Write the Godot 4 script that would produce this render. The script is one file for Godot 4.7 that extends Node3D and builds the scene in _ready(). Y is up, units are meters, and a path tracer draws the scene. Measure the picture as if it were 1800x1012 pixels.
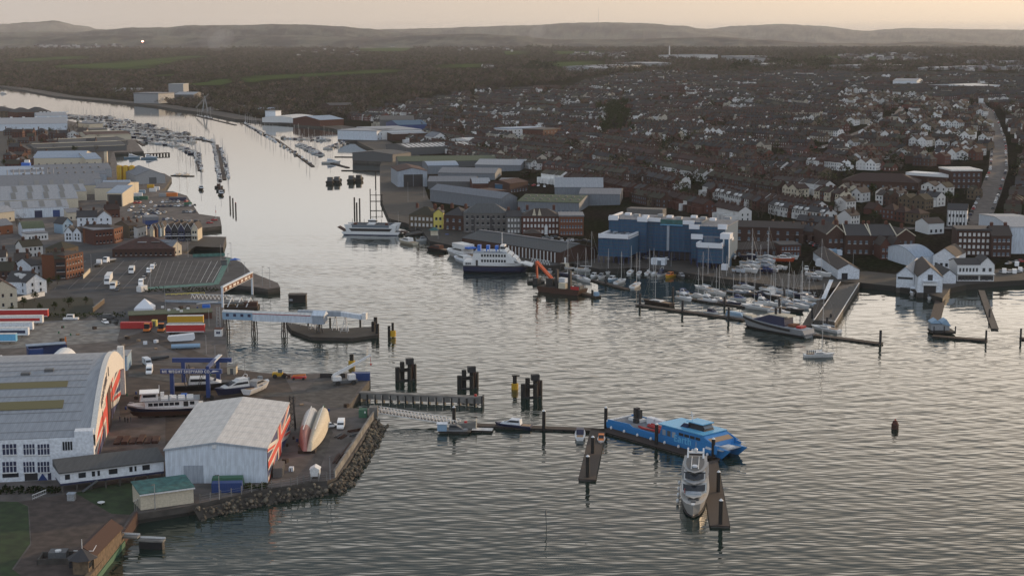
extends Node3D
# A harbour town on both banks of a tidal river, seen from a drone 115 m up through a long lens just before sunset.
# Metres, y up, water at y = 0, camera looking towards -z. spot(px, py, h) turns a point read off the survey picture
# (1800 x 1012) into the place on the level h it stands on; everything is then built there at its real size.

const EYE := 115.0
const FOCAL := 2700.0
const TILT := 0.16153
const QUAY := 2.5

var rng := RandomNumberGenerator.new()
var lump := FastNoiseLite.new()
var counts := {}
var pend := []
var tex := {}
var mats := {}
var view := Basis(Vector3.RIGHT,-TILT)


func _ready() -> void:
	rng.seed = 71
	lump.seed = 5
	lump.frequency = 0.004
	var cam := Camera3D.new()
	cam.name = "camera"
	cam.position = Vector3(0,EYE,0)
	cam.rotation.x = -TILT
	cam.fov = rad_to_deg(2.0 * atan(506.0 / FOCAL))
	cam.near = 5.0
	cam.far = 40000.0
	add_child(cam)
	cam.current = true

	var env := Environment.new()
	env.background_mode = Environment.BG_SKY
	env.tonemap_mode = Environment.TONE_MAPPER_LINEAR
	env.tonemap_exposure = 1.0
	env.sky = Sky.new()
	env.sky.sky_material = dusk_sky()
	env.background_energy_multiplier = 1.0
	env.fog_enabled = true
	env.fog_density = 0.000026
	env.volumetric_fog_enabled = true
	env.volumetric_fog_density = 0.0
	env.fog_light_color = Color(0.84,0.83,0.82)
	env.sdfgi_enabled = true
	env.ssao_enabled = true
	env.ssil_enabled = true
	var we := WorldEnvironment.new()
	we.name = "environment"
	we.environment = env
	add_child(we)

	var sun := DirectionalLight3D.new()
	sun.name = "sun"
	sun.light_color = Color(1.0,0.85,0.67)
	sun.light_energy = 0.95
	sun.light_angular_distance = 0.6
	sun.shadow_enabled = true
	# light travels along the lamp's -z: from the low sun at the right, a little ahead of the camera, towards the left
	sun.basis = Basis.looking_at(-sun_way(),Vector3.UP)
	add_child(sun)

	textures()
	materials()
	lay_of_the_land()
	build_water()
	build_terrain()
	build_hills()
	east_ground()
	east_shipyard()
	east_terminal()
	east_town()
	river_things()
	west_front()
	west_marina()
	west_town()
	upper_river()
	christen()


func sun_way() -> Vector3:
	var az := deg_to_rad(51.0)
	var el := deg_to_rad(9.0)
	return Vector3(sin(az) * cos(el),sin(el),-cos(az) * cos(el))


func dusk_sky() -> PanoramaSkyMaterial:
	var w := 512
	var h := 256
	var im := Image.create(w,h,false,Image.FORMAT_RGBF)
	var s := sun_way()
	for j in h:
		var el := PI * (0.5 - (j + 0.5) / h)
		for i in w:
			var az := TAU * (i + 0.5) / w   # 0 looks along -z, a quarter round along +x
			var d := Vector3(sin(az) * cos(el),sin(el),-cos(az) * cos(el))
			var up := clampf(d.y,0.0,1.0)
			var sd := clampf(d.dot(s),-1.0,1.0)
			var ang := acos(sd)
			# mauve haze on the horizon, a clear pale band above it, grey cloud cover overhead, a broad gold glow round the veiled sun
			var glow := exp(-ang * ang / 0.565) * (0.5 + 0.5 * smoothstep(0.0,0.16,up)) * (1.0 - 0.75 * smoothstep(0.17,0.42,up))
			var core := exp(-ang * ang / 0.04)
			var low := Color(0.49,0.45,0.425)
			var high := Color(0.27,0.32,0.385).lerp(Color(0.82,0.96,1.16),smoothstep(-0.3,0.9,d.z))   # clearer, bluer sky away from the sun
			var band := smoothstep(0.03,0.13,up) * (1.0 - smoothstep(0.14,0.32,up))
			var c := low.lerp(high,smoothstep(0.08,0.42,up)) + Color(0.46,0.525,0.575) * band + Color(2.1,1.42,0.68).lerp(Color(2.05,1.58,1.06),smoothstep(0.02,0.15,up)) * glow + Color(1.6,1.1,0.6) * core
			if d.y < 0.0:
				c = low * 0.5
			im.set_pixel(i,j,c)
	var m := PanoramaSkyMaterial.new()
	m.panorama = ImageTexture.create_from_image(im)
	return m


# ---------------------------------------------------------------- places

func way(px: float,py: float) -> Vector3:
	return view * Vector3((px - 900.0) / FOCAL,(506.0 - py) / FOCAL,-1.0)

func spot(px: float,py: float,h := QUAY) -> Vector3:
	var d := way(px,py)
	return Vector3(0,EYE,0) + d * ((h - EYE) / d.y)

func pt(p: Vector3) -> Vector2:
	return Vector2(p.x,p.z)

func px_of(p: Vector3) -> Vector2:
	var q: Vector3 = view.transposed() * (p - Vector3(0,EYE,0))
	return Vector2(900.0 - q.x / q.z * FOCAL,506.0 + q.y / q.z * FOCAL)

func ring(a: Array,h := QUAY) -> PackedVector2Array:
	var o := PackedVector2Array()
	for i in range(0,a.size(),2):
		o.append(pt(spot(a[i],a[i + 1],h)))
	return o

func yaw_of(a: Vector3,b: Vector3) -> float:
	return atan2(-(b.z - a.z),b.x - a.x)

# where the sight line meets the sloping ground
func hillspot(px: float,py: float) -> Vector3:
	var d := way(px,py).normalized()
	var t := 500.0
	var e := Vector3(0,EYE,0)
	while t < 9000.0:
		var p := e + d * t
		if p.y <= land(p.x,p.z):
			var lo := t - 20.0
			var hi := t
			for k in 8:
				var mid := (lo + hi) / 2
				p = e + d * mid
				if p.y <= land(p.x,p.z):
					hi = mid
				else:
					lo = mid
			p = e + d * hi
			p.y = land(p.x,p.z)
			return p
		t += 20.0
	return e + d * t


# ---------------------------------------------------------------- mesh builder

class Geo:
	var v := PackedVector3Array()
	var c := PackedColorArray()
	var x := Transform3D()
	var col := Color.WHITE
	var tinted := false

	func tri(a: Vector3,b: Vector3,d: Vector3) -> void:
		v.append(x * a)
		v.append(x * b)
		v.append(x * d)
		if tinted:
			c.append(col)
			c.append(col)
			c.append(col)

	func quad(a: Vector3,b: Vector3,d: Vector3,e: Vector3) -> void:
		tri(a,b,d)
		tri(a,d,e)

	func box(x0: float,y0: float,z0: float,x1: float,y1: float,z1: float) -> Geo:
		var a := Vector3(x0,y0,z0)
		var b := Vector3(x1,y0,z0)
		var d := Vector3(x1,y0,z1)
		var e := Vector3(x0,y0,z1)
		var u := Vector3(0,y1 - y0,0)
		quad(a,b,d,e)
		quad(a + u,b + u,d + u,e + u)
		quad(a,b,b + u,a + u)
		quad(b,d,d + u,b + u)
		quad(d,e,e + u,d + u)
		quad(e,a,a + u,e + u)
		return self

	func quad_geo(a: Vector3,b: Vector3,d: Vector3,e: Vector3) -> Geo:
		quad(a,b,d,e)
		return self

	# a box given by its middle line from a to b
	func bar(a: Vector3,b: Vector3,w: float,h := -1.0) -> Geo:
		if h < 0.0:
			h = w
		var f := (b - a).normalized()
		var s := f.cross(Vector3.UP)
		if s.length() < 0.01:
			s = Vector3.RIGHT
		s = s.normalized() * w / 2
		var u := s.cross(f).normalized() * h / 2
		quad(a - s - u,b - s - u,b + s - u,a + s - u)
		quad(a - s + u,b - s + u,b + s + u,a + s + u)
		quad(a - s - u,b - s - u,b - s + u,a - s + u)
		quad(a + s - u,b + s - u,b + s + u,a + s + u)
		quad(a - s - u,a + s - u,a + s + u,a - s + u)
		quad(b - s - u,b + s - u,b + s + u,b - s + u)
		return self

	func cyl(p: Vector3,r: float,h: float,n := 8,r2 := -1.0) -> Geo:
		if r2 < 0.0:
			r2 = r
		var t := p + Vector3(0,h,0)
		for i in n:
			var a := TAU * i / n
			var b := TAU * (i + 1) / n
			var ca := Vector3(cos(a),0,sin(a))
			var cb := Vector3(cos(b),0,sin(b))
			quad(p + ca * r,p + cb * r,t + cb * r2,t + ca * r2)
			tri(t,t + ca * r2,t + cb * r2)
		return self

	# a round bar between two points
	func pipe(a: Vector3,b: Vector3,r: float,n := 6,r2 := -1.0) -> Geo:
		if r2 < 0.0:
			r2 = r
		var f := (b - a).normalized()
		var s := f.cross(Vector3.UP)
		if s.length() < 0.01:
			s = Vector3.RIGHT
		s = s.normalized()
		var u := s.cross(f).normalized()
		for i in n:
			var p := TAU * i / n
			var q := TAU * (i + 1) / n
			var cp := s * cos(p) + u * sin(p)
			var cq := s * cos(q) + u * sin(q)
			quad(a + cp * r,a + cq * r,b + cq * r2,b + cp * r2)
			tri(b,b + cp * r2,b + cq * r2)
			tri(a,a + cp * r,a + cq * r)
		return self

	func ball(p: Vector3,r: Vector3,n := 8,m := 5) -> Geo:
		for j in m:
			var a := PI * j / m
			var b := PI * (j + 1) / m
			for i in n:
				var s := TAU * i / n
				var t := TAU * (i + 1) / n
				quad(p + r * Vector3(sin(a) * cos(s),cos(a),sin(a) * sin(s)),p + r * Vector3(sin(a) * cos(t),cos(a),sin(a) * sin(t)),p + r * Vector3(sin(b) * cos(t),cos(b),sin(b) * sin(t)),p + r * Vector3(sin(b) * cos(s),cos(b),sin(b) * sin(s)))
		return self

	# flat polygon: 2-d points laid along u and w from o
	func poly(pts: PackedVector2Array,o: Vector3,u: Vector3,w: Vector3) -> Geo:
		var t := Geometry2D.triangulate_polygon(pts)
		for i in range(0,t.size(),3):
			tri(o + u * pts[t[i]].x + w * pts[t[i]].y,o + u * pts[t[i + 1]].x + w * pts[t[i + 1]].y,o + u * pts[t[i + 2]].x + w * pts[t[i + 2]].y)
		return self

	# ground plan (x, z) raised from y0 to y1
	func slab(pts: PackedVector2Array,y0: float,y1: float,sides := true) -> Geo:
		poly(pts,Vector3(0,y1,0),Vector3(1,0,0),Vector3(0,0,1))
		if sides:
			for i in pts.size():
				var a := pts[i]
				var b := pts[(i + 1) % pts.size()]
				quad(Vector3(a.x,y0,a.y),Vector3(b.x,y0,b.y),Vector3(b.x,y1,b.y),Vector3(a.x,y1,a.y))
		return self

	# side view (x, y) given thickness from z0 to z1
	func plate(pts: PackedVector2Array,z0: float,z1: float) -> Geo:
		poly(pts,Vector3(0,0,z0),Vector3(1,0,0),Vector3(0,1,0))
		poly(pts,Vector3(0,0,z1),Vector3(1,0,0),Vector3(0,1,0))
		for i in pts.size():
			var a := pts[i]
			var b := pts[(i + 1) % pts.size()]
			quad(Vector3(a.x,a.y,z0),Vector3(b.x,b.y,z0),Vector3(b.x,b.y,z1),Vector3(a.x,a.y,z1))
		return self

	# section (z, y) drawn out from x0 to x1
	func beam(pts: PackedVector2Array,x0: float,x1: float) -> Geo:
		poly(pts,Vector3(x0,0,0),Vector3(0,0,1),Vector3(0,1,0))
		poly(pts,Vector3(x1,0,0),Vector3(0,0,1),Vector3(0,1,0))
		for i in pts.size():
			var a := pts[i]
			var b := pts[(i + 1) % pts.size()]
			quad(Vector3(x0,a.y,a.x),Vector3(x0,b.y,b.x),Vector3(x1,b.y,b.x),Vector3(x1,a.y,a.x))
		return self

	# boat hull with its bow at +x: length, half beam, sheer heights at stern and bow, draught shown, fullness of the stern
	func hull(l: float,hb: float,fs: float,fb: float,deep := 0.4,stern := 0.85,flare := 0.8,cut := 0.0,n := 9) -> Geo:
		var last := []
		for i in n + 1:
			var t := float(i) / n
			var w := hb * lerpf(stern,1.0,smoothstep(0.0,0.4,t)) * sqrt(maxf(0.0,1.0 - pow(maxf(0.0,(t - 0.38) / 0.62),2.2)))
			var y := lerpf(fs,fb,t * t)
			var xa := -l / 2 + l * t
			var xb := -l / 2 + l * (t * 0.92) + cut * (1.0 - t)
			var row := [Vector3(xb,-deep,-w * flare * 0.7),Vector3(lerpf(xb,xa,0.4),y * 0.3,-w * flare),Vector3(xa,y,-w),Vector3(xa,y,w),Vector3(lerpf(xb,xa,0.4),y * 0.3,w * flare),Vector3(xb,-deep,w * flare * 0.7)]
			if i == 0:
				quad(row[0],row[1],row[4],row[5])
				quad(row[1],row[2],row[3],row[4])
			else:
				for k in 5:
					quad(last[k],row[k],row[k + 1],last[k + 1])
				quad(last[5],row[5],row[0],last[0])
			last = row
		return self

	func mesh() -> ArrayMesh:
		var a := []
		a.resize(Mesh.ARRAY_MAX)
		a[Mesh.ARRAY_VERTEX] = v
		if tinted:
			a[Mesh.ARRAY_COLOR] = c
		var m := ArrayMesh.new()
		m.add_surface_from_arrays(Mesh.PRIMITIVE_TRIANGLES,a)
		return m


func v2(a: Array) -> PackedVector2Array:
	var o := PackedVector2Array()
	for i in range(0,a.size(),2):
		o.append(Vector2(a[i],a[i + 1]))
	return o


# ---------------------------------------------------------------- things and their parts

func numbered(n: String) -> String:
	var k: int = counts.get(n,-1) + 1
	counts[n] = k
	return n if k == 0 else "%s_%03d" % [n,k]

func thing(n: String,label: String,cat: String,at := Vector3.ZERO,turn := 0.0,group := "") -> Node3D:
	var o := Node3D.new()
	o.name = numbered(n)
	add_child(o)
	o.position = at
	o.rotation.y = turn
	tag(o,label,cat,group)
	return o

func tag(o: Node3D,label: String,cat: String,group := "") -> void:
	if label != "":
		o.set_meta("label",label)
	o.set_meta("category",cat)
	if group != "":
		o.set_meta("group",group)

func part(o: Node,n: String,g: Geo,m: String,kind := "") -> MeshInstance3D:
	var k := MeshInstance3D.new()
	k.name = n
	k.mesh = g.mesh()
	k.material_override = mats[m]
	o.add_child(k,true)
	if kind != "":
		k.set_meta("kind",kind)
	return k

func solo(n: String,g: Geo,m: String,label: String,cat: String,at := Vector3.ZERO,turn := 0.0,group := "") -> MeshInstance3D:
	var k := MeshInstance3D.new()
	k.name = numbered(n)
	k.mesh = g.mesh()
	k.material_override = mats[m]
	add_child(k)
	k.position = at
	k.rotation.y = turn
	tag(k,label,cat,group)
	return k

func setting(n: String,g: Geo,m: String,kind := "structure") -> MeshInstance3D:
	var k := MeshInstance3D.new()
	k.name = numbered(n)
	k.mesh = g.mesh()
	k.material_override = mats[m]
	add_child(k)
	k.set_meta("kind",kind)
	return k

func copy(o: Node3D,n: String,at: Vector3,turn: float) -> Node3D:
	var c: Node3D = o.duplicate()
	c.name = numbered(n)
	add_child(c)
	c.position = at
	c.rotation = Vector3(0,turn,0)
	return c

# repeats are told apart by their look, the place they stand at and their order there; christen() writes that down
func enlist(o: Node3D,what: String,where: String,group := "") -> void:
	pend.append([o,what,where])
	if group != "":
		o.set_meta("group",group)

func christen() -> void:
	var sets := {}
	for p in pend:
		var k: String = p[1] + "|" + p[2]
		if not sets.has(k):
			sets[k] = []
		sets[k].append(p)
	for k in sets:
		var l: Array = sets[k]
		l.sort_custom(func(a,b): return px_of(a[0].position).x < px_of(b[0].position).x)
		for i in l.size():
			var which := ""
			if l.size() > 1:
				which = ", " + nth(i) + " from left,"
			l[i][0].set_meta("label",l[i][1] + which + " " + l[i][2])

func nth(i: int) -> String:
	var a := ["first","second","third","fourth","fifth","sixth","seventh","eighth","ninth","tenth","eleventh","twelfth","thirteenth","fourteenth","fifteenth","sixteenth","seventeenth","eighteenth","nineteenth"]
	var t := ["","","twenty","thirty","forty","fifty","sixty","seventy","eighty","ninety"]
	if i < 19:
		return a[i]
	var n := i + 1
	if n >= 100:
		return str(n) + "th"
	if n % 10 == 0:
		return t[n / 10].trim_suffix("y") + "ieth"
	return t[n / 10] + "-" + a[n % 10 - 1]


# ---------------------------------------------------------------- materials

func noise_tex(freq: float,oct: int,lo: float,hi: float,seed_: int,size := 512,kind := FastNoiseLite.TYPE_SIMPLEX_SMOOTH) -> ImageTexture:
	var n := FastNoiseLite.new()
	n.seed = seed_
	n.noise_type = kind
	n.frequency = freq
	n.fractal_octaves = oct
	var im := n.get_seamless_image(size,size)
	im.convert(Image.FORMAT_L8)
	var b := im.get_data()
	for i in b.size():
		b[i] = int(clampf(lerpf(lo,hi,b[i] / 255.0),0,1) * 255)
	return ImageTexture.create_from_image(Image.create_from_data(size,size,false,Image.FORMAT_L8,b))

func textures() -> void:
	tex.grain = noise_tex(0.03,5,0.80,1.0,1)
	tex.patch = noise_tex(0.008,6,0.62,1.0,2)
	tex.rough = noise_tex(0.05,4,0.3,1.0,3)
	# sheets: ribs along one way with a little dirt
	var im := Image.create(512,512,false,Image.FORMAT_L8)
	var n := FastNoiseLite.new()
	n.frequency = 0.02
	n.fractal_octaves = 4
	for j in 512:
		for i in 512:
			var r := 0.93 + 0.018 * signf(sin(TAU * i / 32.0)) + 0.10 * n.get_noise_2d(i * 0.6,j * 0.12)
			if j % 256 < 2:
				r *= 0.93
			im.set_pixel(i,j,Color(r,r,r))
	tex.sheet = ImageTexture.create_from_image(im)
	# water relief: many trains of short waves, each of which fits the tile, mostly running up and down it
	var s := 512
	var wr := RandomNumberGenerator.new()
	wr.seed = 14
	var sum := PackedFloat32Array()
	sum.resize(s * s)
	for k in 44:
		var m := wr.randi_range(-9,9)
		var v := wr.randi_range(4,30)
		var amp := 1.0 / pow(sqrt(m * m * 0.6 + v * v),1.15)
		var ph := wr.randf() * TAU
		var sx := PackedFloat32Array()
		var cx := PackedFloat32Array()
		for i in s:
			sx.append(sin(TAU * m * i / s + ph) * amp)
			cx.append(cos(TAU * m * i / s + ph) * amp)
		for j in s:
			var sy := sin(TAU * v * j / s)
			var cy := cos(TAU * v * j / s)
			var at := j * s
			for i in s:
				sum[at + i] += sx[i] * cy + cx[i] * sy
	var wb := PackedByteArray()
	for q in sum:
		wb.append(int(clampf(0.5 + q * 0.35,0.0,1.0) * 255.0))
	tex.water = ImageTexture.create_from_image(Image.create_from_data(s,s,false,Image.FORMAT_L8,wb))

func mat(n: String,c: Color,rough := 0.8,t := "",scale := 0.1,metal := 0.0) -> StandardMaterial3D:
	var m := StandardMaterial3D.new()
	m.resource_name = n
	m.albedo_color = c.linear_to_srgb()
	m.roughness = rough
	m.metallic = metal
	if t != "":
		m.albedo_texture = tex[t]
		m.uv1_triplanar = true
		m.uv1_world_triplanar = true
		m.uv1_scale = Vector3.ONE * scale
	mats[n] = m
	return m

func materials() -> void:
	var L := func(r,g,b): return Color(r,g,b)
	mat("asphalt",L.call(0.058,0.059,0.064),0.85,"patch",0.02)
	mat("yard",L.call(0.135,0.115,0.105),0.9,"patch",0.03)
	mat("yard_brown",L.call(0.085,0.062,0.05),0.95,"patch",0.035)
	mat("concrete",L.call(0.26,0.25,0.23),0.9,"patch",0.05)
	mat("concrete_dark",L.call(0.10,0.09,0.08),0.9,"patch",0.06)
	mat("tide",L.call(0.035,0.033,0.028),0.7,"rough",0.2)
	mat("mud",L.call(0.048,0.040,0.032),0.8,"patch",0.02)
	mat("grass",L.call(0.028,0.055,0.014),0.95,"patch",0.06)
	mat("scrub",L.call(0.04,0.045,0.02),0.95,"rough",0.1)
	mat("path",L.call(0.085,0.062,0.052),0.95,"patch",0.06)
	mat("rock",L.call(0.07,0.065,0.05),0.9,"rough",0.3)
	mat("sandstone",L.call(0.21,0.15,0.095),0.9,"patch",0.15)
	mat("line",L.call(0.5,0.5,0.48),0.7)
	mat("line_faint",L.call(0.22,0.21,0.20),0.8)
	mat("green_walk",L.call(0.10,0.25,0.21),0.8,"patch",0.1)
	mat("white",L.call(0.78,0.78,0.77),0.5,"grain",0.12)
	mat("white_gloss",L.call(0.8,0.8,0.8),0.3)
	mat("cream",L.call(0.62,0.55,0.42),0.7,"grain",0.1)
	mat("grey",L.call(0.32,0.33,0.34),0.6,"grain",0.1)
	mat("grey_dark",L.call(0.10,0.105,0.11),0.6,"grain",0.1)
	mat("black",L.call(0.018,0.018,0.02),0.5)
	mat("glass",L.call(0.02,0.024,0.03),0.12)
	mat("glass_pale",L.call(0.12,0.15,0.18),0.15)
	mat("navy",L.call(0.016,0.022,0.06),0.45)
	mat("blue",L.call(0.018,0.055,0.20),0.5,"grain",0.3)
	mat("blue_bright",L.call(0.03,0.16,0.60),0.5,"grain",0.3)
	mat("blue_sheet",L.call(0.034,0.105,0.185),0.8,"sheet",0.16)
	mat("blue_pale",L.call(0.28,0.42,0.56),0.6,"grain",0.2)
	mat("sky_blue",L.call(0.16,0.50,0.78),0.4,"grain",0.15)
	mat("ferry_blue",L.call(0.035,0.24,0.58),0.4,"grain",0.15)
	mat("teal",L.call(0.05,0.17,0.16),0.7,"patch",0.1)
	mat("red",L.call(0.50,0.03,0.03),0.5,"grain",0.3)
	mat("flag_red",L.call(0.72,0.07,0.05),0.6,"grain",0.1)
	mat("flag_blue",L.call(0.035,0.05,0.17),0.6,"grain",0.1)
	mat("flag_white",L.call(0.78,0.74,0.68),0.6,"grain",0.1)
	mat("rust",L.call(0.13,0.05,0.03),0.8,"rough",0.25)
	mat("pink",L.call(0.42,0.18,0.15),0.5,"grain",0.2)
	mat("orange",L.call(0.55,0.16,0.03),0.6)
	mat("orange_crane",L.call(0.45,0.07,0.02),0.6)
	mat("yellow",L.call(0.62,0.36,0.02),0.5,"grain",0.2)
	mat("yellow_paint",L.call(0.55,0.46,0.10),0.7)
	mat("green",L.call(0.04,0.12,0.07),0.7)
	mat("brown_wood",L.call(0.085,0.05,0.033),0.85,"rough",0.5)
	mat("deck",L.call(0.12,0.085,0.065),0.85,"rough",0.4)
	mat("deck_grey",L.call(0.17,0.155,0.14),0.85,"rough",0.4)
	mat("teak",L.call(0.30,0.20,0.12),0.7)
	mat("pile",L.call(0.022,0.02,0.018),0.7,"rough",0.5)
	mat("brick_red",L.call(0.19,0.060,0.038),0.85,"rough",0.6)
	mat("brick_orange",L.call(0.36,0.12,0.05),0.85,"rough",0.5)
	mat("brick_brown",L.call(0.13,0.06,0.042),0.9,"rough",0.5)
	mat("brick_buff",L.call(0.26,0.19,0.12),0.9,"rough",0.5)
	mat("stone",L.call(0.29,0.275,0.26),0.9,"rough",0.4)
	mat("slate",L.call(0.042,0.040,0.043),0.75,"grain",0.4)
	mat("slate_brown",L.call(0.058,0.044,0.038),0.85,"grain",0.4)
	mat("tile_red",L.call(0.085,0.038,0.028),0.85,"rough",0.4)
	mat("moss_roof",L.call(0.085,0.075,0.045),0.9,"rough",0.3)
	mat("roof_grey",L.call(0.30,0.315,0.34),0.65,"sheet",0.12)
	mat("roof_blue",L.call(0.27,0.335,0.42),0.6,"sheet",0.12)
	mat("roof_mid",L.call(0.17,0.18,0.20),0.7,"sheet",0.12)
	mat("roof_dark",L.call(0.075,0.078,0.08),0.8,"sheet",0.15)
	mat("roof_white",L.call(0.62,0.60,0.57),0.6,"sheet",0.10)
	mat("roof_rust",L.call(0.085,0.036,0.028),0.85,"patch",0.1)
	mat("roof_green",L.call(0.085,0.105,0.06),0.85,"sheet",0.12)
	mat("skylight",L.call(0.10,0.10,0.095),0.4)
	mat("ochre_panel",L.call(0.19,0.16,0.07),0.7,"grain",0.3)
	mat("wall_sheet",L.call(0.60,0.66,0.73),0.6,"sheet",0.14)
	mat("wall_sheet_dull",L.call(0.33,0.37,0.42),0.7,"sheet",0.14)
	mat("wall_white",L.call(0.74,0.78,0.83),0.75,"grain",0.06)
	mat("render",L.call(0.66,0.65,0.63),0.8,"grain",0.3)
	mat("wrap",L.call(0.80,0.82,0.86),0.5,"grain",0.3)
	mat("shed_grey",L.call(0.17,0.19,0.215),0.7,"sheet",0.14)
	mat("yacht_grey",L.call(0.40,0.39,0.37),0.35)
	mat("skin",L.call(0.40,0.22,0.15),0.6)
	mat("silver",L.call(0.5,0.5,0.5),0.35,"grain",0.3,0.4)
	mat("tyre",L.call(0.02,0.02,0.02),0.9)
	mat("trunk",L.call(0.06,0.045,0.035),0.95)
	mat("twigs",L.call(0.055,0.043,0.033),1.0)
	mat("leaf_dark",L.call(0.018,0.026,0.012),1.0)
	mat("leaf_green",L.call(0.035,0.045,0.018),1.0)
	mat("mast",L.call(0.42,0.41,0.40),0.4)
	for k in ["twigs","leaf_dark","leaf_green"]:
		mats[k].specular_mode = BaseMaterial3D.SPECULAR_DISABLED
	# meshes that carry their own colours
	var m := mat("tinted",Color.WHITE,0.9)
	m.vertex_color_use_as_albedo = true
	m = mat("ground",Color.WHITE,1.0,"rough",0.012)
	m.vertex_color_use_as_albedo = true
	m.specular_mode = BaseMaterial3D.SPECULAR_DISABLED
	m = mat("wood_mass",Color.WHITE,1.0)
	m.vertex_color_use_as_albedo = true
	m.specular_mode = BaseMaterial3D.SPECULAR_DISABLED
	for i in 4:
		water_mat("water_" + ["wind","ripple","light_air","calm"][i],[21.0,12.0,6.0,2.5][i])

func water_mat(n: String,relief: float) -> void:
	var m := StandardMaterial3D.new()
	m.resource_name = n
	m.albedo_color = Color(0.010,0.022,0.018).linear_to_srgb()
	m.roughness = 0.05
	m.metallic_specular = 0.40
	m.heightmap_enabled = true
	m.heightmap_texture = tex.water
	m.heightmap_scale = relief
	mats[n] = m


# ---------------------------------------------------------------- ground, water, hills

var shore := PackedVector2Array()      # west bank, simplified, for the slope of the hill
var west_land := PackedVector2Array()  # exact quay line and the country behind it
var west_edge := PackedVector2Array()
var east_land := PackedVector2Array()
var fields := []
var woods := PackedVector2Array()
var copses := []

const WEST_EDGE := [-90,146,0,152,40,158,100,169,160,175,215,180,276,186,310,192,353,197,413,209,455,212,498,216,545,219,587,226,612,236,630,250,655,262,676,274,667,292,668,348,684,384,715,392,742,405,755,423,800,432,832,442,930,465,972,467,1007,463,1055,473,1114,470,1174,474,1262,488,1352,500,1413,509,1449,508,1510,496,1528,498,1575,503,1620,512,1658,524,1672,506,1700,500,1749,495,1800,492,1900,488]
const EAST_EDGE := [120,1060,215,941,240,903,331,889,406,872,460,860,511,853,545,846,575,845,592,838,612,812,640,768,660,729,655,718,609,717,651,666,648,655,565,656,510,657,414,653,399,642,394,562,392,528,388,512,400,500,440,503,470,508,492,505,488,497,440,478,424,461,405,453,385,449,335,447,319,444,342,431,392,434,397,416,355,415,350,401,389,397,386,381,349,376,328,344,303,336,280,335,289,330,301,312,289,305,262,300,238,296,205,289,200,268,252,266,236,246,200,236,165,222,120,212,90,205,0,187,-60,178]

func lay_of_the_land() -> void:
	shore = v2([420,-700,230,-712,140,-692,31,-772,-93,-1085,-110,-1350,-213,-1904,-602,-2617,-1200,-3616,-2600,-5600])
	west_edge = ring(WEST_EDGE)
	west_land = west_edge.duplicate()
	west_land.append_array(v2([900,-720,5000,-1500,5000,-12000,-9000,-12000,-3600,-6500]))
	east_land = ring(EAST_EDGE)
	east_land.append_array(v2([-1700,-2400,-1700,-200,-200,-150]))
	for f in [[84,117,250,119,300,108,370,98,330,97,180,110],[269,128,309,126,300,133,275,133],[312,149,396,139,413,143,386,149],[416,138,524,130,534,136,437,144],[534,130,600,126,720,120,690,127,540,133],[885,91,929,87,935,95,892,96],[976,89,1070,90,1060,94,980,94],[936,111,1063,106,1070,114,953,117],[630,84,728,83,711,89,634,89],[20,104,160,98,150,102,30,108],[1440,96,1580,99,1560,103,1450,101],[760,118,850,112,845,117,770,121]]:
		fields.append(hill_ring(f))
	woods = hill_ring([-60,152,120,170,280,184,470,207,560,214,640,205,700,186,760,168,830,160,905,156,960,148,1010,138,1080,124,1190,122,1200,108,1060,100,900,98,700,90,500,86,300,86,100,88,-60,90])

func hill_ring(a: Array) -> PackedVector2Array:
	var o := PackedVector2Array()
	for i in range(0,a.size(),2):
		o.append(pt(hillspot(a[i],a[i + 1])))
	return o

func inland(x: float,z: float) -> float:
	var p := Vector2(x,z)
	var best := 1e9
	var side := 1.0
	for i in shore.size() - 1:
		var a := shore[i]
		var b := shore[i + 1]
		var q := Geometry2D.get_closest_point_to_segment(p,a,b)
		var d := p.distance_to(q)
		if d < best - 0.001:
			best = d
			side = signf((b - a).cross(p - a))
	return best * side

func land(x: float,z: float) -> float:
	var d := inland(x,z) - 60.0
	if d <= 0.0:
		return 2.3
	return 2.3 + 38.0 * (1.0 - exp(-d / 750.0)) + 18.0 * smoothstep(900.0,3800.0,d) + lump.get_noise_2d(x,z) * 6.0 * minf(d / 500.0,1.0)

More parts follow.
